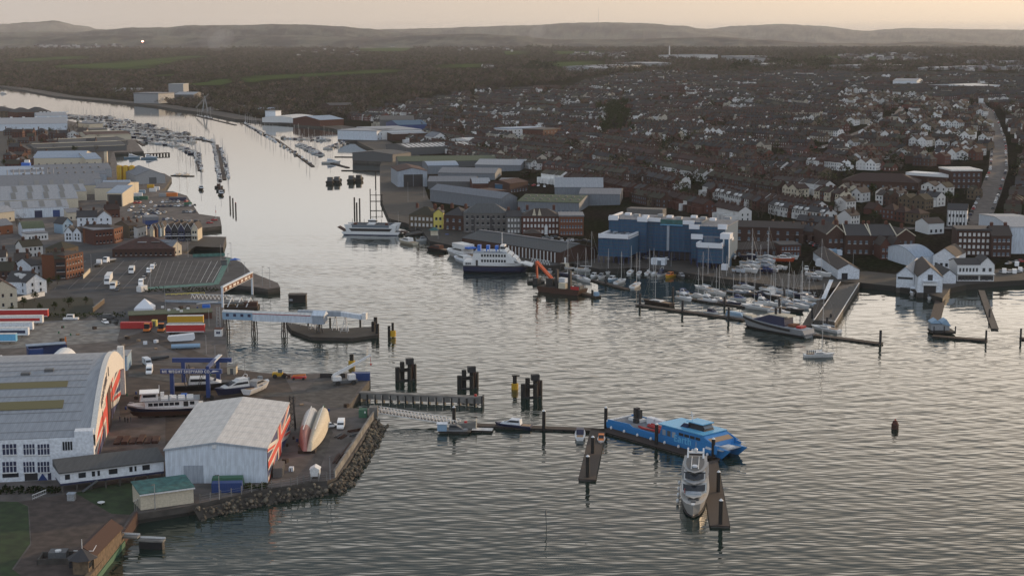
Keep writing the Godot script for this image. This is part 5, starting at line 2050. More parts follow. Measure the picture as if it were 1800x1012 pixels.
	o = put(lorry("white_gloss","white",15,4.1),"lorry","lorry",spot(190,497),yaw_of(spot(200,482),spot(182,508)))
	o.set_meta("label",v[0][5])
	o = put(lorry("white_gloss","white",7.0,3.3),"box_van","box van",spot(231,480),yaw_of(spot(236,473),spot(227,487)))
	o.set_meta("label",v[1][5])
	o = put(lorry("white_gloss","cream",7.4,3.2),"camper_van","camper van",spot(199,507),yaw_of(spot(205,499),spot(193,513)))
	o.set_meta("label",v[2][5])
	var k := 0
	for q in [[247,507,"van","white_gloss"],[247,499,"van","white_gloss"],[252,491,"car","silver"],[256,485,"car","black"],[261,479,"van","white_gloss"],[267,473,"van","white_gloss"],[271,468,"car","silver"],[205,511,"car","grey_dark"],[206,501,"car","silver"]]:
		o = put(van(q[3],5.2,2.2) if q[2] == "van" else car(q[3]),"waiting_" + q[2],q[2],spot(q[0],q[1]),yaw_of(spot(q[0] + 5,q[1] - 8),spot(q[0] - 4,q[1] + 7)))
		enlist(o,{"white_gloss": "white","silver": "silver","black": "black","grey_dark": "dark grey"}[q[3]] + " " + q[2],"in the queue at the edge of the marshalling yard","vehicles waiting at the terminal")
		k += 1
	o = put(lorry("white_gloss","grey",8,1.6),"flatbed_lorry","lorry",spot(192,461),yaw_of(spot(202,460),spot(184,464)))
	o.set_meta("label","white flatbed lorry below the long red-brown building")
	o = put(lorry("white_gloss","grey_dark",8,1.5),"flatbed_lorry","lorry",spot(172,468),yaw_of(spot(166,473),spot(180,462)))
	o.set_meta("label","dark flatbed lorry with a white cab beside the brick block")
	o = put(container("white",5),"site_cabin","cabin",spot(249,512),1.2)
	o.set_meta("label","white site cabin at the corner of the marshalling yard")
	for i in 6:
		o = thing("traffic_cone","","bollard",spot(300 + i * 10,519 - i * 0.5),0.0,"yellow barriers along the link span road")
		part(o,"post",shape().box(-2.4,0.5,0,2.4,0.7,0.15).box(-2.3,0,0,-2.1,0.5,0.15).box(2.1,0,0,2.3,0.5,0.15),"yellow_paint")
		enlist(o,"yellow roadside barrier","beside the link span road")

# loose foliage filling a box
func bush_geo(rx: float,ry: float,rz: float,s: int,n := 260) -> Geo:
	var g := shape()
	var r := RandomNumberGenerator.new()
	r.seed = s
	for i in n:
		var p := V(r.randf_range(-rx,rx),0,r.randf_range(-rz,rz))
		p.y = ry * pow(r.randf(),0.6) * (0.6 + 0.4 * sin(p.x * 1.7 + s) * cos(p.z * 1.3))
		var a := V(r.randfn(),r.randfn(),r.randfn()).normalized() * 0.5
		var b := a.cross(V(r.randfn(),r.randfn(),r.randfn()).normalized()).normalized() * 0.4
		g.tri(p - a,p + a * 0.6 + b,p + a * 0.7 - b)
	return g

func east_town() -> void:
	var o: Node3D
	# the big works: parallel pitched bays, light sheets with dark roof lights in front, older grey bays behind
	var bays := [[-60,387,121,380,40,6.0,8.6,"wall_sheet","roof_grey"],[-60,372,137,365,42,6.2,9.4,"cream","roof_grey"],[-60,360,152,352,44,6.4,9.6,"cream","roof_grey"],[-60,348,168,341,46,6.4,9.2,"cream","roof_mid"],[-60,337,178,329,48,6.4,9.2,"wall_sheet_dull","roof_mid"],[20,325,187,320,52,6.4,9.4,"wall_sheet_dull","roof_mid"],[62,315,196,311,56,6.4,9.2,"wall_sheet_dull","roof_mid"]]
	var i := 0
	for b in bays:
		o = shed("works_bay","%s bay of the big waterside works, %s back from the street" % ["light grey roofed" if i < 3 else "dark grey roofed",nth(i)],"factory bay",spot(b[0],b[1]),spot(b[2],b[3]),b[4],b[5],b[6],"x",b[7],b[8],0.1)
		o.set_meta("group","bays of the waterside works")
		var w := spot(b[0],b[1]).distance_to(spot(b[2],b[3]))
		if i < 4:
			for k in 5:
				var x := w - 7.0 - k * 10.5 - (i % 2) * 4.0
				var y0: float = b[5] + 0.35
				var y1: float = b[6] + 0.15
				var g := shape()
				g.quad(V(x,lerpf(y0,y1,0.12),-b[4] * 0.06),V(x + 3.2,lerpf(y0,y1,0.12),-b[4] * 0.06),V(x + 3.2,y1 - 0.1 + 0.15,-b[4] * 0.47),V(x,y1 - 0.1 + 0.15,-b[4] * 0.47))
				g.quad(V(x,lerpf(y0,y1,0.12) - 0.3,-b[4] * 0.06),V(x + 3.2,lerpf(y0,y1,0.12) - 0.3,-b[4] * 0.06),V(x + 3.2,lerpf(y0,y1,0.12),-b[4] * 0.06),V(x,lerpf(y0,y1,0.12),-b[4] * 0.06))
				part(o,"roof_light",g,"skylight")
		else:
			for k in 9:
				part(o,"roof_vent",shape().cyl(V(w - 4 - k * 6.4,b[6],-b[4] * 0.5),0.8,1.3,8),"concrete")
		if i == 0:
			for d in [[60,384,74,388,"navy"],[92,382,105,388,"blue"]]:
				var p := wall_xy(o,d[0],d[1] - 7)
				var q := wall_xy(o,d[2],d[3])
				on_face(o,"roller_door","front",p.x,0.05,q.x,4.4,d[4])
		i += 1
	o = shed("works_extension","broad pale blue flat-pitched roof beside the dark works bays","factory",spot(-70,331),spot(78,327),105,7.4,8.6,"x","wall_sheet_dull","roof_blue",0.1)
	for k in 9:
		part(o,"flue",shape().cyl(V(34 + k * 4.2,7.2,0.8 - (k % 3) * 5),0.35,6.0,6),"grey")
	o = thing("blue_water_tank","small bright blue roof tank behind the pale blue roof","tank",spot(45,292,9),0.0)
	part(o,"tank",shape().box(-3.5,0,-2,3.5,3,2),"blue_bright")
	part(o,"cap",shape().box(-1,3,-1.5,3,5.2,1.5),"white")
	# riverside halls
	var halls := [["riverside_hall","grey roofed hall with stepped cream gables beside the yellow silos",166,352,216,352,46,8.5,10.5,"x","cream","roof_mid"],["riverside_hall","hall with a dark open front below the yellow silos",187,363,215,363,30,9.0,11.5,"mono","cream","roof_blue"],["riverside_hall","second stepped hall behind the open-fronted hall",180,342,228,341,26,7.0,9.0,"x","cream","roof_blue"],["grey_gable_hall","grey gabled hall between the yellow silos and the river",238,324,290,322,46,6.5,11.0,"z","grey","roof_mid"],["ridge_roof_hall","long pale ridged hall behind the works",57,292,146,291,60,7,11,"x","cream","roof_blue"],["ridge_roof_hall","small pale hall beside the cream chimney",150,293,178,292,55,6.5,10,"x","cream","roof_blue"],["slip_shed","long dark slipway shed with two white ridges by the marina",60,270,222,264,40,5,8,"x","grey_dark","roof_dark"],["slip_shed","second dark slipway shed by the marina with a pale ridge line",110,261,224,255,45,5,8,"x","grey_dark","roof_dark"],["slip_shed","dark shed with a sunlit cream gable beside the marina",150,247,230,245,60,6,8,"x","cream","roof_rust"],["boat_hall","big light grey ridged hall beyond the near town",-60,231,118,228,110,8,13,"x","wall_sheet","roof_grey"],["boat_hall","smaller light grey hall behind the big ridged hall",64,214,118,213,60,8,11,"x","wall_sheet","roof_grey"],["waterfront_store","low white flat-roofed store beside the dense marina",157,225,180,224,30,5,6,"flat","cream","roof_mid"],["waterfront_store","low cream flat store in front of the white store",158,236,188,235,30,5,6,"flat","cream","roof_dark"]]
	for h in halls:
		o = shed(h[0],h[1],"hall",spot(h[2],h[3]),spot(h[4],h[5]),h[6],h[7],h[8],h[9],h[10],h[11],0.2)
		var w := spot(h[2],h[3]).distance_to(spot(h[4],h[5]))
		if h[1].begins_with("hall with a dark"):
			on_face(o,"opening","front",0.6,0.1,w - 0.6,8.2,"black")
		if h[0] == "slip_shed":
			part(o,"ridge_light",shape().box(2,h[8] + 0.2,-h[6] * 0.55,w - 4,h[8] + 0.6,-h[6] * 0.45),"cream")
			part(o,"eaves_trim",shape().box(2,h[7] + 0.1,0.2,w - 2,h[7] + 0.6,0.6),"cream")
		if h[0] == "grey_gable_hall":
			on_face(o,"door","front",w * 0.45,0.1,w * 0.7,5,"grey_dark")
		if h[0] == "boat_hall":
			for k in 8:
				part(o,"roof_vent",shape().box(6 + k * w / 8.0,h[8],-h[6] * 0.52,9 + k * w / 8.0,h[8] + 1.2,-h[6] * 0.48),"white")
	o = thing("chimney_tower","slim cream chimney tower behind the works","chimney",spot(186,290))
	part(o,"shaft",shape().box(-1.3,0,-1.3,1.3,12,1.3),"cream")
	part(o,"cap",shape().box(-1.5,12,-1.5,1.5,12.5,1.5),"concrete")
	for k in 3:
		o = thing("yellow_silo","yellow storage silo, %s of three beside the works" % ["leftmost","middle one","rightmost"][k],"silo",spot(210 + k * 10.8,316),0.0,"yellow silos")
		part(o,"tank",shape().cyl(Vector3.ZERO,2.4,11.0,16),"yellow")
		part(o,"dome",shape().cyl(V(0,11.0,0),2.4,0.7,16,1.2),"yellow")
		part(o,"ladder",shape().box(1.2,0,2.0,1.6,10,2.2),"yellow_paint")
	# near town
	var hs := [
		# ax ay bx by deep he hr ridge wall roof storeys cols label
		[197,452,306,451,26,4.2,9.0,"hip","brick_brown","roof_rust",1,12,"long red-brown boathouse with a rusty hipped roof by the marshalling yard"],
		[304,450,319,447,15,5,7.6,"z","cream","roof_mid",1,2,"small cream gabled annexe at the river end of the long boathouse"],
		[115,492,147,484,13,11.5,13,"hip","brick_orange","slate_brown",4,6,"tall orange brick block with four storeys beside the terminal road"],
		[97,493,116,492,14,10,12.5,"x","brick_brown","moss_roof",3,4,"brown brick block joined to the tall orange block"],
		[165,431,200,428,16,8.2,8.6,"flat","brick_red","roof_mid",2,5,"red brick flat-roofed block facing the river road"],
		[200,428,216,423,18,8.2,10,"hip","brick_orange","slate_brown",2,4,"orange brick house at the end of the flat-roofed block"],
		[226,419,241,417,12,7,9.5,"x","brick_buff","slate_brown",2,3,"buff brick house between the car park and the long boathouse"],
		[241,418,258,413,10,5.5,7.6,"x","render","slate",1,3,"white rendered house beside the buff brick house"],
		[255,402,278,401,12,5,7,"flat","blue","roof_mid",1,5,"low blue painted building beside the quayside car park"],
		[25,482,52,481,10,6.2,9.6,"x","wall_white","slate_brown",2,4,"white house with a brown roof at the left edge above the terminal road"],
		[55,490,88,484,11,6,9.2,"x","wall_white","slate",2,4,"white rendered house with a long slate roof by the walled garden"],
		[13,512,46,519,10,5.5,9,"x","wall_white","slate",2,3,"white gabled house with two white dormers at the garden edge"],
		[45,517,68,505,9,5.5,8.8,"z","wall_white","slate",2,3,"white house end wing facing the terminal road"],
		[-30,500,22,499,12,6,9.5,"x","brick_brown","moss_roof",2,5,"brown brick house at the left edge with a mossy roof"],
		[-20,545,30,541,14,8,12,"z","cream","roof_rust",2,3,"cream gabled building at the left edge above the trailers"],
		[40,455,75,452,11,6,9,"x","render","moss_roof",2,4,"house with a mossy roof on the far side of the terminal road"],
		[80,460,112,462,12,7,10,"hip","brick_buff","moss_roof",2,5,"buff house with a mossy hipped roof behind the orange brick block"],
		[-20,470,10,469,10,5,8,"x","render","slate_brown",2,3,"white house half cut by the left edge of the town"],
		[40,418,78,416,20,5.0,8.0,"barrel","wall_sheet","roof_green",1,3,"green barrel-roofed store with a pale front behind the white cottages"],
		[47,424,84,421,8,4,4.4,"flat","white","roof_mid",1,6,"low white building with a flat roof and dark window band"],
		[110,411,128,409,9,5.5,9,"z","blue_pale","slate",2,2,"pale blue gabled cottage below the green barrel roof"],
		[135,400,170,399,12,6,9.5,"x","wall_white","slate",2,3,"white cottage with a long black slate roof below the works"],
		[170,400,196,399,11,6,9.8,"z","wall_white","slate_brown",2,2,"white gabled cottage beside the river road brick block"],
		[113,424,127,424,8,5,8,"z","wall_white","slate",2,2,"small white gabled cottage, first in the row of three by the street"],
		[128,424,142,425,8,5,8,"z","wall_white","slate_brown",2,2,"small white gabled cottage in the middle of the row by the street"],
		[143,422,162,423,9,6,8.5,"x","blue_pale","slate",2,3,"pale grey blue house at the end of the cottage row"],
		[186,383,210,382,10,5,8,"x","brick_red","tile_red",1,3,"red roofed brick house under the works' end wall"],
		[118,388,140,387,16,5,6,"mono","cream","roof_mid",1,2,"cream lean-to building at the corner of the works"],
		[-70,420,22,410,14,5,8,"x","brick_orange","roof_mid",1,6,"long low grey-roofed shed at the left edge of the street"],
		[-60,398,25,388,14,6,9,"x","cream","roof_grey",1,6,"pale roofed shed behind the long grey-roofed shed"]]
	var idx := 0
	for h in hs:
		o = shed("town_building" if h[11] > 4 else "house",h[12],"building" if h[11] > 4 else "house",spot(h[0],h[1]),spot(h[2],h[3]),h[4],h[5],h[6],h[7],h[8],h[9],0.3)
		var w := spot(h[0],h[1]).distance_to(spot(h[2],h[3]))
		var ys := []
		for s in h[10]:
			ys.append(1.0 + s * h[5] / h[10])
		windows(o,"front",0.6,w - 0.6,h[11],ys,0.9,1.4,"glass",0,true,"white")
		windows(o,"right",1.0,h[4] - 1.0,maxi(2,int(h[4] / 4.0)),ys,0.9,1.4,"glass",w,true,"white")
		if h[7] == "x" and h[11] < 6:
			chimney(o,w * 0.2,h[6] - 0.6,-h[4] / 2)
			chimney(o,w * 0.85,h[6] - 0.6,-h[4] / 2)
		if idx == 0:
			for k in 3:
				part(o,"roof_light",shape().bar(V(12 + k * 7.0,6.9,-6.6),V(16.5 + k * 7.0,6.9,-6.6),1.8,0.3),"skylight" if k % 2 else "grey")
		if idx == 11:
			for k in 2:
				part(o,"dormer",shape().box(4 + k * 4.0,6.2,-4.2,6.4 + k * 4.0,8.4,-1.2),"white")
		idx += 1
	# quay houses: a terrace of steep dark gables over the water
	for k in 5:
		var p := spot(290 + k * 11.5,424 - k * 0.2)
		var q := spot(301 + k * 11.5,424 - k * 0.2)
		o = shed("quay_house","dark gabled quay house with white bargeboards, %s of five over the inlet" % nth(k),"house",p,q,13,6.4,9.8,"z",["navy","slate","navy","slate","cream"][k],"slate_brown",0.3)
		o.set_meta("group","gabled quay houses")
		windows(o,"front",0.4,p.distance_to(q) - 0.4,2,[1.0,4.2],0.9,1.3,"glass",0,false,"white")
		part(o,"bargeboard",shape().plate(v2([-0.3,6.3,p.distance_to(q) / 2,9.7,p.distance_to(q) + 0.3,6.3,p.distance_to(q) + 0.3,6.7,p.distance_to(q) / 2,10.1,-0.3,6.7]),0.31,0.4),"white")
		part(o,"balcony",shape().box(0,3.0,0,p.distance_to(q),3.2,1.2),"white")
	for k in 4:
		var p := spot(263 + k * 6.2,419 - k * 1.6)
		o = shed("gabled_cottage","small white-trimmed gabled cottage, %s of four beside the quay houses" % nth(k),"house",p,spot(269 + k * 6.2,419 - k * 1.6),9,4.8,7.6,"z",["cream","brick_red","blue_pale","cream"][k],"slate_brown",0.3)
		part(o,"bargeboard",shape().plate(v2([-0.3,4.7,1.1,7.5,2.5,4.7,2.5,5.1,1.1,7.9,-0.3,5.1]),0.31,0.4),"white")
	# walled garden and yard walls in the near town
	for q in [[[30,530],[78,520],"white","white garden wall below the gabled houses"],[[163,549],[183,533],"brick_buff","sunlit buff wall at the end of the scrub field"],[[146,490],[158,478],"cream","cream wall beside the terminal road"]]:
		var p := spot(q[0][0],q[0][1])
		var r := spot(q[1][0],q[1][1])
		o = thing("garden_wall",q[3],"wall",p,yaw_of(p,r))
		part(o,"face",shape().box(0,0,-0.3,p.distance_to(r),2.0,0),q[2])
		part(o,"coping",shape().box(0,2.0,-0.4,p.distance_to(r),2.15,0.1),"concrete")
	# riverside flats on the far left
	for q in [[-40,210,30,209,"brick_buff"],[30,212,62,211,"brick_red"],[62,211,90,210,"brick_buff"]]:
		o = shed("riverside_flats","%s riverside flats with a dark hipped roof, %s" % ["buff" if q[4] == "brick_buff" else "red brick","set lowest" if q[0] < 0 else ("in the middle" if q[0] < 60 else "nearest the river")],"flats",spot(q[0],q[1]),spot(q[2],q[3]),40,11,17,"hip",q[4],"slate",0.5)
		windows(o,"front",1,spot(q[0],q[1]).distance_to(spot(q[2],q[3])) - 1,9,[1.5,4.6,7.8],1.4,1.6,"glass",0,false,"")
	# car park on the point
	var r := RandomNumberGenerator.new()
	r.seed = 12
	var paints := ["white_gloss","silver","grey_dark","black","red","navy","silver","white_gloss","grey"]
	var words := {"white_gloss": "white","silver": "silver","grey_dark": "dark grey","black": "black","red": "red","navy": "dark blue","grey": "grey"}
	for row in [[220,358,330,355],[222,365,345,362],[224,371,280,370],[226,376,352,373],[232,383,250,383],[262,387,312,386],[300,390,338,390],[232,378,290,377]]:
		var n := int((row[2] - row[0]) / 6.5)
		for j in n:
			if r.randf() < 0.22:
				continue
			var t := (j + 0.5) / n
			var pk: String = paints[r.randi() % paints.size()]
			o = put(car(pk,"hatch" if r.randf() < 0.7 else "saloon"),"parked_car","car",spot(lerpf(row[0],row[2],t),lerpf(row[1],row[3],t)),PI / 2 + r.randf_range(-0.15,0.15) + (PI if r.randf() < 0.5 else 0.0))
			enlist(o,words[pk] + " car","in the quayside car park on the point","cars in the quayside car park")
	for q in [[376,388,"red"],[368,393,"red"],[346,390,"black"]]:
		o = put(car(q[2]),"parked_car","car",spot(q[0],q[1]),0.2)
		enlist(o,q[2] + " car","near the tip of the quayside car park","cars in the quayside car park")
	# yard clutter on the point
	var clutter := [[248,351,"green",9],[236,352,"teal",6],[285,346,"grey",5],[301,345,"orange",8],[312,353,"navy",12],[330,362,"green",5],[242,345,"wall_white",6],[268,337,"white",5],[275,334,"white",4],[264,330,"yellow",5],[246,340,"blue_pale",7]]
	for q in clutter:
		o = put(container(q[2],q[3]),"container","container",spot(q[0],q[1]),0.1)
		enlist(o,{"green": "green","teal": "dark green","grey": "grey","orange": "orange","navy": "navy","wall_white": "pale","white": "white","yellow": "yellow","blue_pale": "pale blue"}[q[2]] + " container","in the boatyard on the point","containers on the point")
	o = thing("signal_mast","tall red and white mast on the car park point","mast",spot(379,383))
	part(o,"pole",shape().pipe(Vector3.ZERO,V(0,8,0),0.14),"white")
	part(o,"red_section",shape().pipe(V(0,3,0),V(0,5,0),0.17),"red")
	for q in [[312,452,10],[222,344,12],[237,344,11],[252,326,12],[190,368,9],[160,390,8]]:
		lamp_post(spot(q[0],q[1]),q[2],"among the works and the near town")
	# houses on the slope behind, one by one
	r.seed = 31
	for q in [[8,300],[22,296],[36,300],[5,284],[20,282],[14,268],[60,282],[52,268],[70,262],[85,262],[98,258],[112,258],[124,252],[138,255],[150,258],[30,252],[46,248],[66,248],[84,244],[104,243],[118,243],[134,240],[20,242],[5,238],[40,240],[62,238],[12,256],[95,250],[146,240],[28,272]]:
		house_thing(spot(q[0],q[1]),r.randf_range(-0.3,0.4),r,"on the low slope behind the works",r.randf_range(8,13))
	for q in [[8,294,8],[42,290,9],[96,268,8],[130,270,9],[168,268,8],[30,262,8],[74,256,9],[140,236,10],[150,232,9],[128,228,9],[118,232,8],[110,222,9],[136,222,8],[8,196,10],[14,204,9],[180,244,8],[166,262,8],[104,236,8],[24,234,8],[56,276,8],[36,392,6],[28,398,5],[150,300,5],[190,296,6],[172,250,9],[88,236,9]]:
		tree(["bare","leafy","bare"][r.randi() % 3],spot(q[0],q[1]),q[2],"among the houses behind the works")
	for q in [[40,540,5],[70,548,4],[95,545,4],[120,540,5],[20,552,4],[150,535,4],[110,552,3],[60,530,5],[85,505,5],[100,500,5],[75,512,4]]:
		tree("leafy",spot(q[0],q[1]),q[2],"in the scrub field beside the terminal")
	o = thing("hedge_bank","dark scrubby hedge along the back of the concrete apron","hedge",spot(90,556),0.02)
	part(o,"foliage",bush_geo(30,1.8,2.5,7,420),"leaf_green","stuff")
	o = thing("shore_hedge","dark hedge under the white hall at the lawn edge","hedge",spot(40,866),0.05)
	part(o,"foliage",bush_geo(9,2.0,1.6,9,300),"leaf_dark","stuff")
	o = thing("shed_shrub","low shrubs at the foot of the metal shed","shrub",spot(446,858),0.05)
	part(o,"foliage",bush_geo(3.4,1.4,1.0,10,140),"leaf_green","stuff")


# ---------------------------------------------------------------- the near river: pontoons, piles, ships

func dolphin(px: float,py: float,label: String) -> void:
	var o := thing("mooring_dolphin",label,"mooring dolphin",spot(px,py,0),0.25,"black mooring dolphins in mid river")
	var posts := [[-3.0,1.0,4.6],[-1.0,-1.0,6.0],[1.1,1.4,4.4],[3.0,-0.2,5.2],[1.8,-1.6,6.2]]
	for q in posts:
		part(o,"post",shape().cyl(V(q[0],-1.5,q[1]),0.8,q[2] + 1.5,10),"pile")
	part(o,"cap_block",shape().box(0.4,5.0,-2.4,3.0,7.0,-0.7),"black")
	part(o,"crosshead",shape().box(-3.0,2.8,-0.6,3.1,3.9,0.5),"pile")
	part(o,"ladder",shape().bar(V(1.6,0.2,1.7),V(2.4,5.6,1.2),0.5,0.12),"rust")
	part(o,"fender",shape().box(-2.9,-0.5,1.2,2.9,0.4,1.6),"black")

func river_things() -> void:
	var o: Node3D
	dolphin(713,667,"black mooring dolphin of five piles, upstream one of three off the slipway")
	dolphin(822,682,"black mooring dolphin of five piles, middle one of three off the slipway")
	dolphin(934,697,"black mooring dolphin with a thin aerial, beside the yellow-skirted pile")
	o = thing("channel_mark","single black pile with an orange-yellow skirt beside the mooring dolphins","marker pile",spot(905,684,0))
	part(o,"post",shape().cyl(V(0,-1,0),0.7,5.5,10).box(-1.0,4.4,-0.3,1.6,4.8,0.3),"pile")
	part(o,"skirt",shape().cyl(V(0,0.0,0),1.15,2.0,12),"yellow")
	o = thing("channel_mark","black pile with a yellow skirt behind the mobile crane","marker pile",spot(618,644,0))
	part(o,"post",shape().cyl(V(0,-1,0),0.75,5.4,10),"pile")
	part(o,"skirt",shape().cyl(V(0,0.0,0),1.2,2.1,12),"yellow")
	# concrete jetty of beams on posts
	var a := spot(632,702,0)
	var b := spot(847,711,0)
	o = thing("concrete_jetty","long grey concrete jetty of panels on posts below the mooring dolphins","jetty",a,yaw_of(a,b))
	var l := a.distance_to(b)
	part(o,"deck",shape().box(0,2.1,-1.3,l,2.6,1.3),"concrete")
	var n := 16
	for i in n:
		var x := l * i / n
		part(o,"panel",shape().box(x + 0.7,0.5,1.0,x + l / n,2.1,1.25),"concrete")
		part(o,"post",shape().box(x + 0.1,-1,-1.0,x + 0.65,2.1,1.0),"black")
	part(o,"end_fender",shape().box(l,-0.6,-1.4,l + 0.5,2.9,1.4),"black")
	part(o,"lifebuoy_box",shape().box(l - 2.4,2.6,-0.4,l - 1.7,3.3,0.2),"red")
	# lattice gangway down to the pontoons
	a = spot(663,738,0)
	b = spot(808,752,0)
	o = thing("lattice_gangway","long white lattice gangway leading from the yard down to the pontoons","gangway",a,yaw_of(a,b))
	l = a.distance_to(b)
	part(o,"deck",shape().bar(V(0,2.6,0),V(l,1.0,0),2.4,0.2),"deck_grey")
	for s in [-1.2,1.2]:
		part(o,"rail",shape().bar(V(0,4.0,s),V(l,2.4,s),0.18),"white")
		part(o,"rail",shape().bar(V(0,2.6,s),V(l,1.0,s),0.22),"white")
		var g := shape()
		for i in 24:
			var x0 := l * i / 24.0
			var x1 := l * (i + 1) / 24.0
			var y0 := 2.6 - 1.6 * i / 24.0
			g.bar(V(x0,y0,s),V((x0 + x1) / 2,y0 + 1.4,s),0.12).bar(V((x0 + x1) / 2,y0 + 1.4,s),V(x1,y0,s),0.12)
		part(o,"lattice",g,"white","stuff")
	o = thing("landing_kiosk","concrete head block and dark green kiosk at the yard end of the lattice gangway","kiosk",spot(652,733))
	part(o,"block",shape().box(-0.5,0,-2,2.0,3.2,1),"concrete")
	part(o,"kiosk",shape().box(-3.6,0,-1.4,-1.2,2.5,1.2),"green")
	part(o,"sign",shape().box(-1.9,1.5,1.2,-1.5,2.1,1.25),"white")
	# pontoons
	pontoon(spot(800,748,0),spot(1066,759,0),3.2,"main brown pontoon running out from the lattice gangway to the blue catamaran")
	pontoon(spot(1052,757,0),spot(1032,846,0),4.4,"broad brown finger pontoon with two small boats alongside")
	pontoon(spot(1062,757,0),spot(1256,812,0),4.6,"long dark pontoon lying along the blue catamaran","brown_wood")
	pontoon(spot(1246,808,0),spot(1266,928,0),4.6,"brown pontoon lying along the big white superyacht")
	pontoon(spot(772,758,0),spot(828,759,0),5.0,"grey work pontoon with a low cabin under the gangway","deck_grey")
	pontoon(spot(830,757,0),spot(866,758,0),3.4,"pale grey work raft beside the grey work pontoon","roof_white")
	o = thing("pontoon_shelter","small pale blue shelter at the end of the grey work pontoon","shelter",spot(776,756,0.6))
	part(o,"wall",shape().box(-1.2,0,-1.2,1.6,2.0,1.2),"blue_pale")
	part(o,"roof",shape().box(-1.4,2.0,-1.4,1.8,2.2,1.4),"wall_sheet")
	o = thing("gangway_abutment","grey landing block with a red lifebuoy where the gangway meets the pontoon","landing block",spot(822,752,0.6))
	part(o,"block",shape().box(-3,0,-2,2.4,1.5,0.6),"concrete")
	part(o,"lifebuoy",shape().cyl(V(-0.6,1.5,-0.4),0.45,0.5,10),"red")
	part(o,"post",shape().box(2.4,0,-2,2.7,2.4,0.6),"cream")
	var k := 0
	for q in [[798,750,6.0,"beside the grey work pontoon"],[956,757,6.0,"halfway along the main pontoon"],[1065,752,6.2,"at the junction of the pontoons"],[1042,800,5.2,"partway down the finger pontoon"],[1033,842,6.2,"at the end of the finger pontoon"],[1154,784,6.4,"at the middle of the blue catamaran"],[1254,806,5.6,"at the bow of the blue catamaran"],[1263,868,5.8,"halfway along the superyacht's pontoon"],[1267,925,6.4,"at the end of the superyacht's pontoon"]]:
		pile(spot(q[0],q[1],0),0.52,q[2],"tall black pontoon pile with a white cap " + q[3],"white")
		k += 1
	# small craft there
	o = put(motorboat(11.5,"navy","wall_white"),"workboat","workboat",spot(902,752,0),yaw_of(spot(930,754,0),spot(874,750,0)))
	o.set_meta("label","navy workboat with a white cabin lying at the main pontoon")
	o = put(motorboat(8,"grey","grey_dark"),"rigid_inflatable","inflatable",spot(800,760,0),yaw_of(spot(778,759,0),spot(822,761,0)))
	o.set_meta("label","grey inflatable boat alongside the grey work pontoon")
	o = put(motorboat(9.5,"white","navy"),"motorboat","motorboat",spot(1020,767,0),yaw_of(spot(1020,778,0),spot(1022,756,0)))
	o.set_meta("label","white motorboat with a dark blue top by the finger pontoon")
	o = put(motorboat(7.0,"white","orange"),"motorboat","motorboat",spot(1057,777,0),yaw_of(spot(1058,770,0),spot(1056,784,0)))
	o.set_meta("label","small white boat with orange seats by the finger pontoon")
	blue_catamaran()
	superyacht()
	motor_yacht()
	o = thing("channel_buoy","dark red can buoy floating alone in the open river","buoy",spot(1574,753,0))
	part(o,"float",shape().cyl(V(0,-0.6,0),1.1,2.0,12),"rust")
	part(o,"top",shape().cyl(V(0,1.4,0),1.0,1.1,12,0.5),"brick_red")
	part(o,"light",shape().cyl(V(0,2.5,0),0.16,0.4,6),"red")
	o = thing("withy_pole","thin leaning marker pole with a white cage standing in open water","marker pole",spot(961,930,0))
	part(o,"pole",shape().pipe(V(0,-1,0),V(-0.25,4.8,0),0.09),"grey_dark")
	part(o,"cage",shape().cyl(V(-0.25,3.6,0),0.22,0.9,8),"concrete")
	# yacht under way
	o = put(sailboat(11.5,"white","wall_sheet"),"sailing_yacht","sailing yacht",spot(1441,627,0),yaw_of(spot(1416,626,0),spot(1467,625,0)))
	o.set_meta("label","white sailing yacht under way with a crew aboard in open water")
	var base := spot(1441,627,0)
	var dirn := (spot(1467,625,0) - spot(1416,626,0)).normalized()
	for i in 5:
		person(base - dirn * (1.6 + i * 0.75) + V(0,0.9,0),i * 1.2,"person %s from the stern aboard the yacht under way, wearing %s" % [nth(4 - i),["dark blue","black","black","grey","dark blue"][i]],["navy","black","black","grey_dark","navy"][i])

